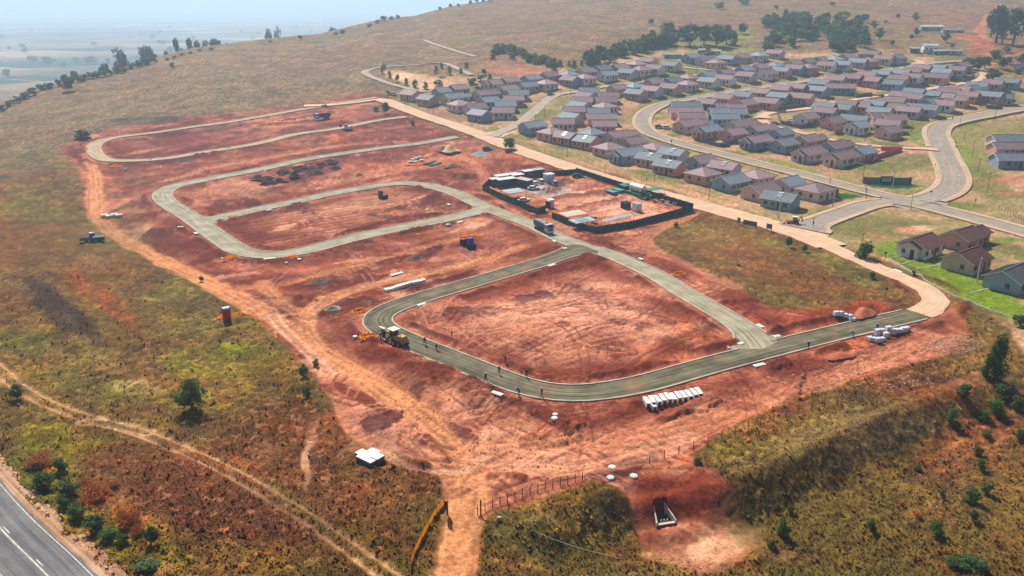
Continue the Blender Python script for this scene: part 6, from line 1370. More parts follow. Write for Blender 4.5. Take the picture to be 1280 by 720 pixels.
def truck(px, py, yaw, label, kind, cabc):
    x, y = P(px, py); r = empty('tanker_truck' if kind == 'tank' else 'tipper_truck', (x, y, relief(x, y) + .15 + (.2 if kind == 'tank' else 0)), yaw, label, 'truck')
    CB = mat('truck_cab_%d' % cabc[0], cabc, .4, var=.06)
    MB().box((0,0,.85), (8.2,.9,.3)).build('chassis', DKM, r)
    def bev(o, w=.12):
        bm = bmesh.new(); bm.from_mesh(o.data); bmesh.ops.bevel(bm, geom=list(bm.edges), offset=w, segments=2, affect='EDGES'); bm.to_mesh(o.data); bm.free(); return o
    cb = bev(MB().prism([(2.5,.7),(2.5,3.0),(4.0,3.0),(4.35,2.0),(4.4,.6)], 'y', -1.2, 1.2).build('cab', CB, r))
    MB().prism([(4.10,2.95),(4.42,2.02),(4.36,2.02),(4.04,2.95)], 'y', -1.0, 1.0).build('windscreen', GLASS, cb)
    for s in (-1,1): MB().box((3.3,s*1.205,2.4), (1.0,.03,.6)).build('side_window', GLASS, cb); MB().box((4.2,s*1.4,2.3), (.12,.2,.5)).build('mirror', DKM, cb); MB().box((4.42,s*.8,.95), (.06,.4,.2)).build('headlight', WHITE, cb)
    MB().box((4.40,0,.75), (.14,2.4,.4)).build('bumper', WHITE, cb); MB().box((4.41,0,1.5), (.05,1.5,.5)).build('grille', DKM, cb)
    if kind == 'tank':
        t = MB().tube((-4.2,0,2.05), (2.2,0,2.05), 1.12, n=22).build('tank', mat('dark_tank', (58, 70, 78), .35, metal=.3, var=.15), r); MB().box((-1,0,3.2), (4.5,.6,.06)).build('walkway', TANKM, t)
        for x_ in (-3,-1,1): MB().tube((x_,0,3.1), (x_,0,3.32), .25, n=10).build('manhole', TANKM, t)
        MB().tube((-4.25,-.9,1.0), (-4.25,.9,1.0), .1, n=8).build('spray_bar', DKM, r)
    else:
        MB().prism([(-4.3,1.2),(-4.5,2.9),(2.2,2.9),(2.0,1.2)], 'y', -1.25, 1.25).build('load_box', mat('tipper_box', (38, 50, 84), .6, var=.2), r)
        MB().box((-1.1,0,2.94), (6.2,2.2,.12)).build('load', mat('load_soil', (120, 66, 50), .95, var=.3), r)
    for x_ in ((3.2,-1.6,-2.9)):
        for s in (-1,1): wheel(r, x_, s*1.05, .52, .32)
    return r
truck(679,289,wyaw((667,281),(692,293)),'water tanker truck with dark tank and whitish cab at the road junction','tank',(196,206,222))
truck(403,149,wyaw((412,147),(394,150)),'tipper truck with pale cab and dark blue load box on red soil','tip',(200,214,222))
# excavator
x, y, z = G(435,163); r = empty('excavator', (x, y, z + .05), radians(150), 'small excavator with red boom beside the far street', 'excavator'); REDM = mat('machine_red', (190, 60, 40), .6); 
for s in (-1,1): MB().prism([(-1.7,.1),(-1.4,0),(1.4,0),(1.7,.1),(1.8,.4),(1.4,.75),(-1.4,.75),(-1.8,.4)], 'y', s*1.1-.22, s*1.1+.22).build('track', DKM, r)
MB().box((-.3,0,1.35), (3.0,2.2,1.0)).box((-1.3,0,1.95), (1.0,2.0,.4)).build('house', mat('machine_white', (206,208,214), .6), r); c = MB().box((.6,.65,2.2), (1.2,.85,1.3)).build('cab', mat('cab_blue', (60,80,120), .5), r); MB().box((.6,.65,2.9), (1.3,.95,.1)).build('cab_roof', WHITE, c)
MB().prism([(.8,1.5),(2.4,4.4),(3.8,4.9),(3.9,4.6),(2.7,4.0),(1.3,1.4)], 'y', -.35, -.05).build('boom', REDM, r); MB().prism([(3.6,5.0),(4.0,4.8),(5.2,2.4),(5.0,2.3)], 'y', -.32, -.08).build('stick', REDM, r); MB().prism([(5.1,2.5),(4.2,2.0),(4.3,1.2),(5.0,1.1),(5.4,1.8)], 'y', -.6, .2).build('bucket', DKM, r)
# backhoe loader by the houses
x, y, z = G(991,281); r = empty('backhoe_loader', (x, y, z + .05), radians(170), 'yellow backhoe loader parked at the corner of the main road', 'loader')
MB().box((.9,0,1.2), (1.9,1.0,.8)).build('bonnet', YEL, r); c = MB().box((-.5,0,1.9), (1.4,1.4,1.4)).build('cab', GLASS, r); MB().box((-.5,0,2.66), (1.6,1.6,.12)).build('cab_roof', CREAMR, c)
for s in (-1,1): wheel(r, -.9, s*.9, .72, .42, RIMY); wheel(r, 1.4, s*.8, .5, .35, RIMY); MB().prism([(1.0,1.4),(2.6,.5),(2.7,.7),(1.0,1.65)], 'y', s*.75-.06, s*.75+.06).build('loader_arm', YEL, r)
MB().prism([(2.6,.15),(3.3,.15),(3.1,.9),(2.6,.95)], 'y', -1.05, 1.05).build('front_bucket', YEL, r); MB().prism([(-1.2,1.0),(-2.0,2.9),(-2.3,2.9),(-1.5,.9)], 'y', -.12, .12).build('rear_boom', YEL, r); MB().prism([(-2.0,3.0),(-2.4,3.0),(-3.0,1.2),(-2.7,1.1)], 'y', -.1, .1).build('rear_stick', YEL, r)
# towed green trailer with the blue toilet
x, y, z = G(124,302); r = empty('trailer', (x, y, z), radians(20), 'green trailer parked beside the blue toilet in the field', 'trailer'); GRT = mat('trailer_green', (30, 96, 78), .7)
MB().box((0,0,1.0), (3.0,1.8,1.1)).build('box', GRT, r); MB().box((-2.4,0,.6), (2.0,.12,.12)).build('drawbar', DKM, r); [wheel(r, .1, s*.95, .36, .22) for s in (-1,1)]
x, y, z = G(108,303); r = empty('flat_trailer', (x, y, z), radians(20), 'flat grey trailer left of the blue toilet', 'trailer'); MB().box((0,0,.7), (3.2,1.7,.16)).box((0,.8,1.0), (3.2,.06,.45)).box((0,-.8,1.0), (3.2,.06,.45)).build('bed', mat('trailer_grey', (92, 98, 118), .7), r); [wheel(r, .1, s*.95, .34, .22) for s in (-1,1)]

# ------------------------------------------------------------------ portable toilets
def toilet(px, py, col, label, roofc=(220,224,226), s=1.0):
    x, y, z = G(px, py); r = empty('portable_toilet', (x, y, z), rnd.uniform(.3,.9), label, 'toilet', 'portable toilets on the site'); r.scale = (s, s, s); m_ = mat('toilet_%d_%d' % (col[0], col[1]), col, .5, var=.1)
    MB().box((0,0,1.1), (1.15,1.15,2.3)).build('cabin', m_, r); MB().prism([(-.62,2.25),(.62,2.25),(.4,2.5),(-.4,2.5)], 'x', -.62, .62).build('roof', mat('toilet_roof_%d' % roofc[0], roofc, .5), r); d = MB().box((0,-.59,1.05), (.75,.04,1.9)).build('door', m_, r); MB().box((.28,-.62,1.0), (.05,.04,.2)).build('handle', DKM, d); MB().tube((.3,.35,2.3), (.3,.35,2.8), .05, n=6).build('vent_pipe', DKM, r)
toilet(116,301,(40,74,200),'bright blue portable toilet with white roof beside the trailers'); toilet(284,400,(176,30,44),'red portable toilet with white roof at the edge of the track',s=1.15)
toilet(476,248,(44,66,170),'blue portable toilet on the furrowed block in the middle loop',(60,90,190),1.1); toilet(588,309,(44,66,200),'blue portable toilet on the slope by the orange cloth',(70,110,230),1.1)
DSHN = mat('dark_screen', (30, 36, 64), .9, var=.2)
for px, py, w, h, a, lb in [(481,249,2.6,1.4,.6,'dark blue crate against the blue toilet of the middle loop'),(583,307,2.8,1.9,.5,'dark blue screen behind the blue toilet on the slope'),(590,312,2.4,1.5,.4,'dark blue screen in front of the blue toilet on the slope')]:
    x, y, z = G(px, py); r = empty('screen_box', (x, y, z), a, lb, 'screen'); MB().box((0,0,h/2), (w,.08,h)).build('panel', DSHN, r); MB().box((w/2,.6,h/2), (.08,1.2,h)).build('panel', DSHN, r); MB().box((-w/2,.6,h/2), (.08,1.2,h)).build('panel', DSHN, r)
# ------------------------------------------------------------------ orange safety nets
ORN = mat('orange_safety_net', (255, 150, 24), .8, var=.12, scale=3); ORR = mat('red_safety_net', (240, 90, 50), .8, var=.12)
for m_ in (ORN, ORR):                     # thin plastic mesh lets the sun through
    N = m_.node_tree.nodes; L_ = m_.node_tree.links; tr = N.new('ShaderNodeBsdfTranslucent'); mx = N.new('ShaderNodeMixShader'); mx.inputs[0].default_value = .5
    L_.new(N['Principled BSDF'].inputs['Base Color'].links[0].from_socket, tr.inputs[0]); L_.new(N['Principled BSDF'].outputs[0], mx.inputs[1]); L_.new(tr.outputs[0], mx.inputs[2]); L_.new(mx.outputs[0], N['Material Output'].inputs[0])
def netring(px, py, rx, ry, label, m_=ORN, h=.75, a0=0, a1=360):
    x, y, z = G(px, py); r = empty('safety_net', (x, y, z), rnd.uniform(0, 1), label, 'safety net', 'orange safety nets on the site'); n = 9
    R_ = [(rx * (1 + rnd.uniform(-.1,.1)) * cos(radians(a0 + (a1-a0)*k/n)), ry * sin(radians(a0 + (a1-a0)*k/n))) for k in range(n + 1)]
    hs = [h * rnd.uniform(.55, 1.05) for _ in R_]
    if a1 - a0 == 360: R_[-1] = R_[0]; hs[-1] = hs[0]
    for k in range(n):
        (x0, y0), (x1, y1) = R_[k], R_[k+1]; mb = MB(); ms_ = hs[k] * .75
        xm, ym = (x0+x1)/2*.94, (y0+y1)/2*.94
        mb.face([(x0,y0,-.1), (xm,ym,-.1), (xm,ym,ms_), (x0,y0,hs[k])]); mb.face([(xm,ym,-.1), (x1,y1,-.1), (x1,y1,hs[k+1]), (xm,ym,ms_)])
        mb.face([(x0*.9,y0*.9,.30), (x1*.9,y1*.9,.30), (x1*1.45,y1*1.45,.10), (x0*1.45,y0*1.45,.10)]); mb.build('net_panel', m_, r)
        MB().tube((x0,y0,-.1), (x0,y0,h*1.2), .035, n=5).build('post', DKM, r)
for a in [(461,424,1.4,1.2,'orange safety net round the manhole beside the grader'),(450,389,1.5,1.0,'orange safety net above the one by the grader'),(848,343,1.5,1.1,'orange safety net ring in the soil right of the connecting road'),(288,324,2.0,.7,'orange safety net at the lower corner of the middle loop'),
          (363,323,1.7,1.0,'orange safety net below the lower street of the middle loop'),(146,208,2.0,.9,'orange safety net below the turn of the far street'),(107,187,1.0,1.2,'orange safety net left of the turn of the far street'),(283,151,1.2,1.4,'orange safety net on the upper far street'),
          (286,396,2.6,.8,'orange net spread behind the red toilet'),(585,296,2.2,.6,'orange net cloth above the blue toilet on the slope'),(524,204,5.0,2.4,'wide orange net ring round the pit with white slabs')]:
    netring(*a)
netring(291,273,1.3,.8,'reddish orange safety net at the inner corner of the middle loop',ORR)
# orange barrier along the haul road and dark cloth beside it
w = [P(*p) for p in [(555,631),(546,645),(536,660),(527,677),(518,694),(514,708),(513,726)]]; r = empty('orange_barrier', (w[0][0], w[0][1], relief(*w[0])), 0, 'long orange mesh barrier along the left side of the haul road', 'barrier'); o = r.location
for (x0,y0),(x1,y1) in zip(w[:-1], w[1:]):
    z0, z1 = relief(x0,y0) - o[2], relief(x1,y1) - o[2]
    for k in range(2):
        a, b_ = k/2, (k+1)/2; f = lambda t, h: (x0+(x1-x0)*t - o[0], y0+(y1-y0)*t - o[1], z0+(z1-z0)*t + h)
        MB().face([f(a,.05), f(b_,.05), f(b_,rnd.uniform(.85,1.0)), f(a,.95)]).build('net_panel', ORN, r)
    MB().tube((0,0,-.2), (0,0,1.15), .04, n=5).build('post', WOODP, r, (x0 - o[0], y0 - o[1], z0))
w = [P(*p) for p in [(556,634),(561,656)]]; r = empty('black_screen', (w[0][0], w[0][1], relief(*w[0])), 0, 'black cloth screen standing beside the haul road next to the orange barrier', 'screen'); o = r.location
BLK = mat('black_cloth', (20, 18, 24), .9)
for k in range(3):
    a, b_ = k/3, (k+1)/3; (x0,y0),(x1,y1) = w; f = lambda t, h: (x0+(x1-x0)*t - o[0] + .25*sin(t*5), y0+(y1-y0)*t - o[1], h); hh = [.9,1.7,1.9,.6]
    MB().face([f(a,-.1), f(b_,-.1), f(b_,hh[k+1]), f(a,hh[k])]).build('cloth', BLK, r); MB().tube(f(a,-.3), f(a,hh[k]+.2), .05, n=5).build('post', WOODP, r)

# ------------------------------------------------------------------ concrete ware
SLABW = mat('white_precast', (232, 230, 224), .8, var=.08, scale=2)
slabs = [(503+20,441,1.9,wyaw((510,437),(530,447)),'right of the grader'),(621,490,2.4,wyaw((610,486),(632,494)),'outside the lower bend where the workers walk'),(527,381,2.4,wyaw((518,384),(537,377)),'on the inside of the near loop, upper left'),(949,457,2.6,wyaw((938,459),(960,454)),'below the junction of the connecting road'),
         (693,302,1.6,wyaw((688,300),(699,305)),'left of the junction by the tanker'),(801,325,1.6,wyaw((794,322),(808,328)),'above the connecting road'),(706,311,1.3,0.4,'in the corner below the tanker'),(690,332,2.6,wyaw((682,335),(698,329)),'below the branch road'),
         (950,408,1.9,wyaw((942,404),(956,412)),'right of the connecting road near its foot'),(561,257,2.0,wyaw((572,254),(581,258)),'inside the tip of the middle loop'),(575,278,2.4,wyaw((568,280),(580,276)),'below the lower street of the middle loop'),(560,282,1.2,.3,'small one below the lower street'),
         (337,325,3.0,wyaw((330,326),(346,324)),'below the lower left bend of the middle loop'),(245,292,2.0,wyaw((240,289),(250,295)),'outside the left bend of the middle loop'),(270,225,1.8,wyaw((264,226),(276,223)),'above the upper street of the middle loop'),(336,263,2.0,wyaw((330,264),(343,261)),'on the inner street of the middle loop'),
         (971,421,1.6,.4,'on the inside corner near the oiled road'),(926,430,1.4,.6,'at the rounded corner of the inner block'),(226,287,1.6,.2,'left of the middle loop among dark soil'),(357,335,0.1,0,'x'),(1122,339,2.6,wyaw((1113,336),(1124,340)),'beside the dirt road below the lawns'),(496,343,3.6,wyaw((490,345),(505,341)),'above the row of white units')]
for px, py, L_, a, wh in slabs:
    if wh == 'x': continue
    x, y, z = G(px, py); r = MB().box((0,0,.05), (L_,.9,.22)).box((0,0,.18), (L_*.8,.55,.05)).build('precast_slab', SLABW, None, (x, y, z + .06), a); tag(r, 'flat white precast slab %s' % wh, 'slab', 'white precast slabs beside the new roads')
mh = [(444,422,.65,'left of the orange net by the grader'),(694,519,.6,'upper of the pair below the lower bend'),(693,524,.7,'lower of the pair below the lower bend'),(765,585,.75,'square upper one above the culvert'),(763,598,.7,'left one above the culvert with open ring'),(792,596,.75,'right one above the culvert'),(157,211,.7,'beside the net below the far street'),
      (374,325,.8,'right of the net below the middle loop'),(278,324,.5,'left of the net at the lower left bend'),(97,231,.6,'in the left field'),(358,329,.5,'under the net below the middle loop')]
for px, py, s, wh in mh:
    s *= .78
    x, y, z = G(px, py); r = empty('manhole', (x, y, z), rnd.uniform(0,1), 'white concrete manhole cover, %s' % wh, 'manhole', 'manholes of the new sewer')
    MB().tube((0,0,-.2), (0,0,.22), s, n=16).build('ring', CONCW, r); MB().box((0,0,.26), (s*1.3, s*1.3, .08)).build('cover', SLABW, r)
# row of eleven box culvert units
pa, pb = P(808,506), P(873,494); rowa = atan2(pb[1]-pa[1], pb[0]-pa[0]); 
ua = wyaw((836,497), (842.5,506)) + pi/2
def u_unit():
    mb = MB(); mb.prism([(-.37,0),(-.27,0),(-.25,.62),(.25,.62),(.27,0),(.37,0),(.37,.80),(-.37,.80)], 'y', -1.25, 1.25); return mb.mesh('culvert_unit', SLABW)
um = u_unit()
for k in range(11):
    t = k / 10; x, y = pa[0]+(pb[0]-pa[0])*t, pa[1]+(pb[1]-pa[1])*t
    o = obj('culvert_unit', um, None, (x, y, relief(x, y) + .02), ua + rnd.uniform(-.05,.05)); tag(o, 'white concrete portal culvert unit, %s from the left in the row' % nth(k + 1), 'culvert unit', 'row of portal culvert units'); o.scale = (1.0, 1, 1)
pc = P(815,508); o = obj('culvert_unit', um, None, (pc[0], pc[1], relief(*pc) + .0), ua + .1); tag(o, 'white concrete portal culvert unit out of line in front of the row', 'culvert unit', 'row of portal culvert units')
# row of kerb packs
pa, pb = P(483,364), P(529,353); n = 12; WRAP = mat('white_wrap', (226, 228, 236), .5, var=.1, scale=3)
for k in range(n):
    t = k/(n-1); x, y = pa[0]+(pb[0]-pa[0])*t, pa[1]+(pb[1]-pa[1])*t; r = empty('kerb_pack', (x, y, relief(x, y)), atan2(pb[1]-pa[1], pb[0]-pa[0]) + rnd.uniform(-.1,.1), 'white pack of kerb stones, %s from the left in the long row' % nth(k + 1), 'kerb pack', 'row of kerb packs')
    for j in range(3): MB().box((0, -.4 + j*.4, .35 + (.02*j)), (.95,.36,.7 + .1*(k % 2))).build('kerb_stone', SLABW, r)
# wrapped pallets beside the oiled road
def pallets(lst, group, phrase, m_=WRAP):
    for k, (px, py, h) in enumerate(lst):
        x, y, z = G(px, py); r = empty('pallet_load', (x, y, z), rnd.uniform(-.3,.5), phrase % nth(k + 1), 'pallet load', group)
        p = MB().box((0,0,.07), (1.3,1.1,.14)).build('pallet', WOODP, r); o = MB().box((0,0,.14 + h/2), (1.25,1.05,h), taper=.93).build('load', m_, r)
        bm = bmesh.new(); bm.from_mesh(o.data); bmesh.ops.bevel(bm, geom=list(bm.edges), offset=.08, segments=2, affect='EDGES'); bm.to_mesh(o.data); bm.free(); 
        for s in (-.3,.3): MB().box((s,0,.15 + h/2), (.04,1.09,h + .03)).build('strap', DKM, r)
pallets(sorted([(1087,426,.8),(1092,427,.8),(1097,428,.9),(1102,427,.8),(1096,420,1.4),(1101,419,1.3),(1107,422,1.0),(1110,417,1.5),(1115,418,1.2),(1119,417,.9),(1124,416,.8),(1129,415,.9),(1133,413,.7)]), 'white wrapped pallets below the new road', 'white wrapped pallet below the curve of the new road, %s from the left')
pallets([(1045,396,.9),(1050,397,1.0),(1056,398,.8),(1062,399,.9),(1065,401,.6)], 'white wrapped pallets above the new road', 'white wrapped pallet above the new road, %s from the left')
# three stacks of slabs in the brown field
SLG = mat('slab_grey', (92, 96, 108), .8, var=.2)
for k, (px, py, L_, W_, lb) in enumerate([(459,578,3.2,1.6,'stack of pale slabs nearest the camera, longest of the four'),(452,571,1.3,1.5,'small stack of pale slabs at the left end of the group'),(466,571,1.9,1.6,'stack of pale slabs at the back of the group'),(472,576,1.5,1.5,'stack of pale slabs at the right end of the group')]):
    x, y, z = G(px, py); r = empty('slab_stack', (x, y, z), radians(-38), lb, 'slab stack', 'slab stacks in the brown field')
    for j in range(5): MB().box((0,0,.12 + j*.17), (L_,W_,.13)).build('slab', SLG if j < 4 else SLABW, r, (rnd.uniform(-.03,.03), rnd.uniform(-.03,.03), 0))
for k, (px, py) in enumerate([(137,272),(143,270),(149,271),(131,271)]):
    x, y, z = G(px, py); r = empty('block_pallet', (x, y, z), .6, 'grey block pallet on the turning circle, %s from the left' % ['second','third','fourth','first'][k], 'block pallet', 'block pallets on the turning circle')
    for j in range(3): MB().box((0,-.6 + j*.62,.4), (2.2,.5,.8)).build('block', CONCW, r)
for px, py, a, lb in [(536,204,.35,'left bundle of grey pipes beside the orange ring'),(543,206,.4,'right bundle of grey pipes beside the orange ring')]:
    x, y, z = G(px, py); r = empty('pipe_bundle', (x, y, z), radians(60), lb, 'pipe bundle', 'pipe bundles'); pm_ = mat('grey_pipe', (150, 148, 142), .7)
    for j in range(7): MB().tube((-3.5,0,0), (3.5,0,0), .2, n=8).build('pipe', pm_, r, (0, (-1.2 + j*.42) if j < 4 else (-1.0 + (j-4)*.42), .2 if j < 4 else .56))
for k, (px, py) in enumerate([(516,201),(520,199),(525,198),(519,204),(527,202),(513,204)]):
    x, y, z = G(px, py); o = MB().box((0,0,.4), (1.7,1.2,.9)).box((0,0,.88), (1.5,1.0,.05)).build('white_block', SLABW, None, (x, y, z), rnd.uniform(0,1)); tag(o, 'white block inside the orange ring, %s of six from the left' % nth([5,4,3,2,1,0].index([0,2,4,1,5,3][0]) + 1 if False else sorted([516,520,525,519,527,513]).index(px) + 1), 'block', 'white blocks inside the orange ring')
# spoil and gravel heaps as real mounds
def mound(px, py, rx, ry, h, m_, label, name='gravel_heap', seed=0):
    x, y, z = G(px, py); rr = random.Random(seed); n = 22; mb = MB(); rings = 7; V = []
    for i in range(rings + 1):
        q = i / rings
        for k in range(n):
            a = 2*pi*k/n; w = 1 + .18*sin(a*3+seed) + rr.uniform(-.07,.07); V.append((rx*q*w*cos(a), ry*q*w*sin(a), h*max(0, .5 + .5*cos(pi*min(1, q*1.02)))*(1 + rr.uniform(-.08,.08)) - .12*(q > .95)))
    mb.v = V
    for i in range(rings):
        for k in range(n): j = (k+1) % n; mb.f.append((i*n+k, i*n+j, (i+1)*n+j, (i+1)*n+k)); mb.m.append(0)
    o = mb.build(name, m_, None, (x, y, z), rr.uniform(0,1), smooth=True); tag(o, label, 'heap'); return o
GRV = mat('grey_gravel', (150, 158, 150), .95, var=.2, bump=.1); SND = mat('yellow_sand', (206, 180, 116), .95, var=.15, bump=.1); DRKS = mat('dark_soil', (74, 38, 34), .95, var=.4, scale=2, bump=.2); BLD = mat('brown_rubble', (134, 104, 92), .95, var=.5, scale=3, bump=.3)
mound(600,193,5,4,1.4,GRV,'grey gravel heap left of the dark blue car',seed=1); mound(562,190,4,5,2.2,SND,'yellow sand heap near the end of the grey street',seed=2); mound(554,188,3,3,1.8,BLD,'brown earth heap beside the yellow sand',seed=3); mound(566,208,3.5,2.5,1.0,BLD,'low brown heap right of the pipe bundles',seed=4)
mound(415,386,2.4,1.3,.7,GRV,'small grey gravel heap on the pale strip',seed=5); mound(188,201,3,2,.9,GRV,'greenish gravel heap on the lower far street, left one',seed=6); mound(240,193,3,2,.9,GRV,'greenish gravel heap on the lower far street, middle one',seed=7); mound(285,185,3,2,.9,GRV,'greenish gravel heap on the lower far street, right one',seed=8)
mound(148,203,3,2,.6,GRV,'greenish gravel heap at the turn of the far street',seed=9); mound(537,232,4,2,.7,GRV,'grey gravel heap at the top corner of the middle loop',seed=10); mound(232,201,3.6,1.6,1.0,BLD,'grey rubble heap below the far street',seed=12)
mound(398,353,3.5,1.6,.9,BLD,'pinkish rubble heap beside the haul road fork, left one','rubble_heap',13); mound(518,323,3.2,2,1.2,BLD,'brown rubble heap between the loops','rubble_heap',14); mound(448,219,2.6,1.4,.9,BLD,'rubble heap with white stones above the middle loop','rubble_heap',15); mound(1050,445,3,1.6,.35,mat('orange_soil', (186, 104, 70), .95, var=.25, scale=2, bump=.2),'fresh orange soil heap below the new road','soil_heap',16)
0 and mound(908,490,3.6,1.8,.5,mat('red_soil', (150, 70, 50), .95, var=.3, scale=2, bump=.2),'dark red soil heap right of the culvert units','soil_heap',17); mound(1080,393,4,2,.9,mat('orange_soil', (186, 104, 70), .95),'orange soil heap at the edge of the burnt grass','soil_heap',18)
hp = sorted([(324 + 92*k/21 + rnd.uniform(-4,4), 228 - k + rnd.uniform(-6,6)) for k in range(22)])
for k, (u, v) in enumerate(hp): mound(u, v, rnd.uniform(2.4,3.4), rnd.uniform(2.0,2.8), rnd.uniform(1.0,1.6), DRKS, 'dark dumped soil heap above the middle loop, %s from the left' % nth(k + 1), 'soil_heap', 30 + k)['group'] = 'dark dumped soil heaps'

# ------------------------------------------------------------------ culvert outlet
cx, cy = CUL; cz = CZ; a = CUA; 
r = empty('culvert_outlet', (cx, cy, cz), a, 'open wedge shaped concrete culvert outlet in the red bank', 'culvert'); r.scale = (.66, .66, .66)
# local +x points downhill towards the camera
mb = MB(); 
def slabwall(p0, p1, z0, z1, h0, h1, t=.28):
    d = Vector((p1[0]-p0[0], p1[1]-p0[1], 0)).normalized(); nrm = Vector((-d.y, d.x, 0)) * t
    m2 = MB(); A = [(p0[0],p0[1]), (p1[0],p1[1]), (p1[0]+nrm.x,p1[1]+nrm.y), (p0[0]+nrm.x,p0[1]+nrm.y)]
    B = [(q[0], q[1], z0 - .4) for q in A]; Tt = [(A[0][0],A[0][1],h0), (A[1][0],A[1][1],h1), (A[2][0],A[2][1],h1), (A[3][0],A[3][1],h0)]
    m2.face(B[::-1]); m2.face(Tt)
    for i in range(4): j = (i+1) % 4; m2.face([B[i], B[j], Tt[j], Tt[i]])
    return m2
slabwall((-2.6,1.0),(2.4,2.0),0,0,2.7,.75).build('wing_wall', CONCW, r); slabwall((2.4,-2.0),(-2.6,-1.0),0,0,.75,2.7).build('wing_wall', CONCW, r); slabwall((-2.6,-1.28),(-2.6,1.28),0,0,2.7,2.7).build('head_wall', CONCW, r)
MB().box((-.1,0,-.02), (4.6,2.6,.2)).build('floor', mat('shade_darkened_floor', (96, 78, 66), .9, var=.3, scale=4), r); MB().box((2.2,0,.12), (.5,3.9,.28)).build('sill', CONCW, r)  # floor coloured dark earth brown to paint in the shade inside the outlet
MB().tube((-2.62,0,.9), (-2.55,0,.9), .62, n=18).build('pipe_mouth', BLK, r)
for s in (-.7,0,.7): MB().tube((1.2,s,.05), (1.2,s,.45), .13, n=8).build('baffle_block', CONCW, r)

# ------------------------------------------------------------------ wire fences
FP = mat('fence_post_timber', (70, 52, 44), .9); WIRE = mat('fence_wire', (120, 108, 100), .5, metal=.4)
def wire_fence(pts, label, step=2.6, h=1.3):
    w = catmull(PL(pts), 1.0); L = np.concatenate([[0], np.cumsum(np.linalg.norm(np.diff(w, axis=0), axis=1))]); n = int(L[-1] / step); r = empty('wire_fence', (w[0][0], w[0][1], relief(*w[0])), 0, label, 'fence'); o = r.location; pp = []
    pm_ = cached('wpost', lambda: MB().tube((0,0,-.4), (0,0,h+.15), .07, .055, n=6).mesh('post', FP))
    for k in range(n + 1):
        x = float(np.interp(k*step, L, w[:,0])); y = float(np.interp(k*step, L, w[:,1])); z = relief(x, y); obj('post', pm_, r, (x-o[0], y-o[1], z-o[2])); pp.append((x-o[0], y-o[1], z-o[2]))
    for hh in (.35,.7,1.05,1.3):
        mb = MB()
        for p, q in zip(pp[:-1], pp[1:]): mb.tube((p[0],p[1],p[2]+hh), (q[0],q[1],q[2]+hh), .012, n=3)
        mb.build('wire', WIRE, r)
wire_fence([(597,642),(640,625),(690,610),(734,598)], 'close-set wire fence between haul road and grassy bank', 1.2)
wire_fence([(812,579),(850,566),(906,549),(979,524),(1040,508),(1095,495),(1150,482),(1200,469)], 'long wire fence on timber posts along the lower right bank', 2.8)
wire_fence([(1248,262),(1262,268),(1290,282)], 'wire fence on the open plot at the right edge', 1.6, 1.7)
r = MB(); x0, y0, z0 = G(601,645); x1, y1, z1 = G(775,724)
pts_ = [(x0 + (x1-x0)*t - x0, y0 + (y1-y0)*t - y0, 2.2 + (z1-z0+1.0)*t - 1.2*sin(pi*t)) for t in [k/16 for k in range(17)]]
for p, q in zip(pts_[:-1], pts_[1:]): r.tube(p, q, .035, n=5)
cb = empty('overhead_cable', (x0, y0, z0), 0, 'thin pale cable sagging from a short post over the grassy bank', 'cable'); r.build('cable', mat('pale_cable', (176, 190, 150), .6), cb); MB().tube((0,0,-.4), (0,0,2.5), .1, n=7).build('post', FP, cb)
x, y, z = G(624,650); o = MB().box((0,0,.25), (.8,.6,.5), taper=.7).build('pale_boulder', pale, None, (x, y, z)); tag(o, 'pale block lying in the grass beside the cable post', 'boulder')
x, y, z = G(684,553); 
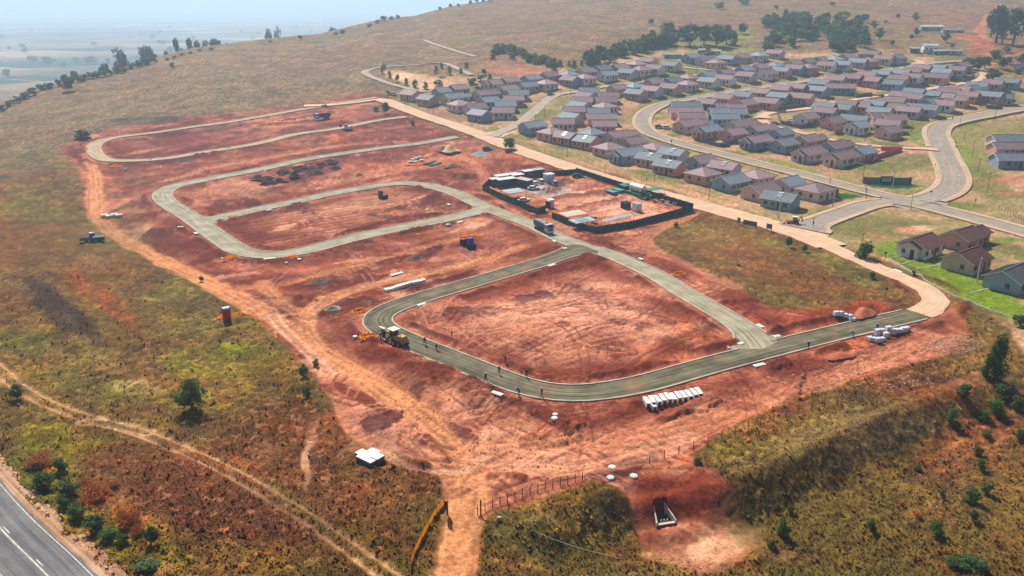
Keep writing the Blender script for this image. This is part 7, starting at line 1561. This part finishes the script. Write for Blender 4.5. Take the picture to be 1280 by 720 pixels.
# ------------------------------------------------------------------ workers
SKIN = mat('skin', (96, 62, 46), .6); OVER = mat('blue_overalls', (30, 44, 128), .8, var=.15, scale=6); OVD = mat('dark_work_clothes', (44, 36, 52), .85); HAT = mat('white_hard_hat', (226, 226, 220), .4); BOOT = mat('boots', (28, 24, 22), .8)
def person_mesh(pose):
    J = {}; E = []
    def add(n, p, r, par=None): J[n] = (Vector(p), r, par)
    if pose == 'bend':
        add('pel', (0,0,.95), .135); add('sp', (.12,0,1.12), .13, 'pel'); add('ch', (.34,0,1.22), .15, 'sp'); add('nk', (.50,0,1.24), .06, 'ch'); add('hd', (.62,0,1.20), .095, 'nk'); add('hd2', (.70,0,1.16), .085, 'hd'); hz = 1.0; arm = lambda s: [(.40,.19*s,1.20), (.46,.22*s,.95), (.60,.14*s,.74)]; leg = lambda s: [(0,.09*s,.90), (.10,.10*s,.50), (-.02,.11*s,.08)]
    elif pose == 'walk':
        add('pel', (0,0,.95), .135); add('sp', (.01,0,1.15), .125, 'pel'); add('ch', (.02,0,1.36), .155, 'sp'); add('nk', (.03,0,1.50), .055, 'ch'); add('hd', (.04,0,1.60), .095, 'nk'); add('hd2', (.04,0,1.68), .09, 'hd'); arm = lambda s: [(.02,.20*s,1.40), (-.06*s,.24*s,1.14), (.10*s+.06,.24*s,.92)]; leg = lambda s: [(0,.09*s,.90), (.16*s+.02,.10*s,.50), (.24*s-.04,.10*s,.08)]
    else:
        add('pel', (0,0,.95), .135); add('sp', (0,0,1.15), .125, 'pel'); add('ch', (0,0,1.36), .155, 'sp'); add('nk', (0,0,1.50), .055, 'ch'); add('hd', (.01,0,1.60), .095, 'nk'); add('hd2', (.01,0,1.68), .09, 'hd'); arm = lambda s: [(0,.20*s,1.40), (.02,.25*s,1.14), (.18,.20*s,.98)]; leg = lambda s: [(0,.09*s,.90), (.02,.11*s,.50), (0,.12*s,.08)]
    add('nose', (J['hd'][0].x + (.10 if pose != 'bend' else .09), 0, J['hd'][0].z + (0 if pose != 'bend' else -.06)), .018, 'hd')
    for s in (-1, 1):
        a = arm(s); add('sh%d' % s, a[0], .065, 'ch'); add('el%d' % s, a[1], .048, 'sh%d' % s); add('wr%d' % s, a[2], .032, 'el%d' % s)
        d = (Vector(a[2]) - Vector(a[1])).normalized(); pm_ = Vector(a[2]) + d*.07; add('pa%d' % s, pm_, .030, 'wr%d' % s)
        for f in range(4):
            o_ = Vector((.022*(f-1.5), 0, 0)); t1_ = pm_ + o_ + d*.045; add('f%d%d' % (f, s), t1_, .009, 'pa%d' % s); add('g%d%d' % (f, s), t1_ + d*(.03 + .005*(f in (1,2))) + Vector((0,-s*.012,-.004)), .008, 'f%d%d' % (f, s))
        add('th%d' % s, Vector(a[2]) + d*.04 + Vector((.045,0,0)), .010, 'pa%d' % s)
        l = leg(s); add('hp%d' % s, l[0], .09, 'pel'); add('kn%d' % s, l[1], .062, 'hp%d' % s); add('an%d' % s, l[2], .045, 'kn%d' % s); add('to%d' % s, (l[2][0] + .17, l[2][1], .04), .04, 'an%d' % s)
    names = list(J); idx = {n: i for i, n in enumerate(names)}
    me = bpy.data.meshes.new('body'); me.from_pydata([J[n][0] for n in names], [(idx[J[n][2]], idx[n]) for n in names if J[n][2]], [])
    o = bpy.data.objects.new('tmp', me); COL.objects.link(o); md = o.modifiers.new('s', 'SKIN'); 
    for i, n in enumerate(names): me.skin_vertices[0].data[i].radius = (J[n][1],) * 2; me.skin_vertices[0].data[i].use_root = (n == 'pel')
    sb = o.modifiers.new('u', 'SUBSURF'); sb.levels = 1; sb.render_levels = 1
    dg = bpy.context.evaluated_depsgraph_get(); out = bpy.data.meshes.new_from_object(o.evaluated_get(dg)); bpy.data.objects.remove(o)
    out.materials.clear(); [out.materials.append(m_) for m_ in (OVER, SKIN, BOOT)]
    hd = J['hd'][0]
    for p in out.polygons:
        c = p.center; k = 0
        if (c - hd).length < .17 or (c - J['hd2'][0]).length < .12: k = 1
        for s in (-1, 1):
            if (c - J['pa%d' % s][0]).length < .10: k = 1
            if c.z < .13: k = 2
        p.material_index = k; p.use_smooth = True
    return out, J
PM = {k: person_mesh(k) for k in ('stand', 'walk', 'bend')}
def person(px, py, pose, yaw, label, dark=False, hat=True):
    x, y = P(px, py); z = relief(x, y)
    dmin = 9
    for i, w_ in enumerate(RW):
        d_, _, _ = seg_dist(np.array([x]), np.array([y]), w_)
        if d_[0] < ROADS[i][2]: z = max(z, float(T(x, y)) + .10)
    me, J = PM[pose]; r = empty('person', (x, y, z), yaw, label, 'person', 'workers on the new roads'); r.scale = (1.05,) * 3
    o = obj('body', me, r)
    if dark: o.material_slots[0].link = 'OBJECT'; o.material_slots[0].material = OVD
    hd = J['hd2'][0]
    if hat:
        mb = MB(); n = 12
        for i in range(4):
            z0, z1 = i/4, (i+1)/4; r0, r1 = .125*cos(z0*pi/2), .125*cos(z1*pi/2) + .001
            for k in range(n): a0_, a1_ = 2*pi*k/n, 2*pi*(k+1)/n; mb.face([(r0*cos(a0_), r0*sin(a0_), .13*sin(z0*pi/2)), (r0*cos(a1_), r0*sin(a1_), .13*sin(z0*pi/2)), (r1*cos(a1_), r1*sin(a1_), .13*sin(z1*pi/2)), (r1*cos(a0_), r1*sin(a0_), .13*sin(z1*pi/2))])
        mb.tube((0,0,-.01), (0,0,.01), .15, n=12)
        h = obj('hard_hat', cached('hat', lambda: mb.mesh('hard_hat', HAT)), r, hd + Vector((0,0,.02))); 
        if pose == 'bend': h.rotation_euler = (0, .9, 0)
    return r
for a in [(476,429,'stand',.5,'worker in blue overalls standing at the left of the grader'),(531,432,'walk',-.9,'worker in blue overalls walking on the new road right of the grader'),(545,438,'bend',-.6,'worker in blue overalls bending over the kerb right of the grader'),
          (607,478,'walk',-.8,'worker in blue overalls with pale hat mid-road on the lower bend'),(624,469,'stand',1.4,'worker in dark clothes at the inner kerb of the lower bend',True),(565,424,'stand',.3,'worker in dark clothes standing inside the loop, upper one',True),(632,456,'bend',2.0,'worker in dark clothes bending at the fresh red soil',True),
          (649,498,'bend',2.4,'worker in blue overalls bending at the outer kerb of the lower bend'),(677,497,'walk',.4,'worker in blue overalls standing on the road at the lower bend'),(658,473,'stand',1.0,'worker in dark clothes standing inside the loop, lower one',True),
          (1010,437,'walk',.6,'worker in blue overalls at the lower edge of the oiled road'),(1067,422,'bend',2.6,'worker in blue overalls bending by the outer kerb near the pallets'),(1096,414,'stand',1.2,'worker in blue overalls standing on the road left of the pallets'),
          (808,227,'stand',.4,'person in dark clothes on the verge of the main road',True),(1195,186,'walk',1.5,'person in dark clothes walking on the avenue pavement',True),(1190,150,'stand',1.5,'person in dark clothes beside the avenue bend',True)]:
    person(*a[:5], dark=len(a) > 5, hat=len(a) <= 5)

# ------------------------------------------------------------------ far buildings
def simple_building(px, py, L, Wd, h, yaw, wm, rm, label, name='farm_building', n=2, at=None):
    x, y = P(px, py) if at is None else at; z = float(T(x, y)); r = empty(name, (x, y, z), yaw, label, 'building')
    mb = MB(); gable_body(-L/2, L/2, Wd, h, Wd*.16, mb); mb.build('wall', wm, r); mb = MB(); gable_roof(-L/2, L/2, Wd, h, Wd*.16, mb, ribs=False); mb.build('roof', rm, r)
    for k in range(n): add_window(r, -L/2 + (k+.5)*L/n, -Wd/2 - .003, h*.55, 0, 1.3, 1.0)
    MB().box((0,-.03,1.0), (1.0,.06,2.0)).build('door', DOOR, r, (-L/2 + L*.5/max(n,1) - 1.4, -Wd/2 - .004, 0)); return r
simple_building(1161,66,9,6,5.0,-.1,WM['w'],ROOFW,'tall whitish building behind the uppermost houses at right','farm_building',3); simple_building(1143,66,5,4,3.0,-.1,BLUEL,ROOFW,'small blue building left of the tall whitish one'); simple_building(1172,68,8,4,2.4,.1,WM['b'],ROOFW,'low shed right of the tall whitish building')
simple_building(1186,68,6,3.5,2.6,.1,WM['w'],ROOFW,'small white shed at the rubble strip, left one'); simple_building(1195,68,7,3.5,2.4,.2,WM['w'],ROOFW,'small white shed at the rubble strip, right one')
simple_building(1163,38,18,7,3.0,-.1,SHED,ROOFW,'long pale greenhouse shed on the brown hillside'); simple_building(1190,41,16,5,2.2,-.1,SHED,SHED,'low grey shed right of the greenhouse shed'); simple_building(840,72,12,4,2.2,0.05,WM['b'],ROOFW,'low farm shed with pale roof above the houses'); simple_building(877,67,4,4,2.6,0,WM['w'],ROOFW,'tiny white outbuilding by the big trees, left one'); simple_building(895,68,5,4,2.4,0,WM['w'],ROOFW,'tiny white outbuilding by the big trees, right one')
simple_building(1276,88,7,6,3,.3,WM['l'],RFM['s'],'dark roofed house among trees at the right edge')
def plainpt(px, py):
    dx, dy, dz = rays(px, py); t_ = (PLAIN - CAMZ) / dz; return float(dx*t_), float(dy*t_)
pl = [(152,35,90,14),(168,33,90,12),(95,16,60,20),(245,27,30,12),(283,28,60,14),(318,17,90,30),(330,14,160,40),(5,12,120,30),(372,18,60,20),(410,13,80,22),(345,26,70,14),(440,19,80,14),(480,18,120,16),(500,21,120,14),(505,19,60,16),(455,11,50,16),(530,12,80,16),(300,24,40,12),(270,19,40,12),(230,18,40,14),(390,10,120,30),(425,8,120,30),(200,12,80,20),(120,11,80,20),(60,20,30,14)]
pls = sorted(pl, key=lambda q: q[0])
for k, (px, py, L_, W_) in enumerate(pls):
    x, y = plainpt(px, max(py, 13)); r = empty('warehouse', (x, y, PLAIN), rnd.uniform(-.1,.1), 'long white roofed shed far out on the hazy plain, %s from the left' % nth(k + 1), 'warehouse', 'white sheds on the hazy plain')
    mb = MB(); gable_body(-L_/2, L_/2, W_, 7, 3, mb); mb.build('wall', WM['w'], r); mb = MB(); gable_roof(-L_/2, L_/2, W_, 7, 3, mb, ov=.6, th=.3); mb.build('roof', ROOFW, r)
# tree lines and copses on the plain
r7 = random.Random(9); spots = []
for k in range(70):
    px = r7.uniform(-20, 560); py = r7.uniform(17, 100 - px*.15 if px < 400 else 30)
    if py > 112 - px*.18: continue
    spots.append((px, py))
spots += [(185 + r7.uniform(-10,10), 47 + r7.uniform(-3,3)) for _ in range(5)] + [(240 + r7.uniform(-14,14), 22 + r7.uniform(-3,4)) for _ in range(10)] + [(330 + r7.uniform(-20,20), 24 + r7.uniform(-4,4)) for _ in range(8)]
spots.sort()
for k, (px, py) in enumerate(spots):
    x, y = plainpt(px, py); h = r7.uniform(10, 20)
    tree_at(x, y, PLAIN - .4, h, h * r7.uniform(1.0, 2.2), 'round', 'gum', 'hazy tree far out on the plain, %s from the left' % nth(k + 1), False, 'trees on the hazy plain', seed=k % 4)
# ------------------------------------------------------------------ haze
hm = bpy.data.materials.new('haze'); hm.use_nodes = True; N = hm.node_tree.nodes; N.clear()
pv_ = N.new('ShaderNodeVolumePrincipled'); ou = N.new('ShaderNodeOutputMaterial'); hm.node_tree.links.new(pv_.outputs[0], ou.inputs['Volume'])
pv_.inputs['Density'].default_value = HAZE_D; pv_.inputs['Color'].default_value = HAZE_C; pv_.inputs['Anisotropy'].default_value = .35
hb = MB().box((0, 0, (150 - 66) / 2), (34000, 34000, 150 + 66)).build('haze', hm, kind='stuff')
tag(hb, 'pale blue haze lying over the plain and the hill', 'haze')
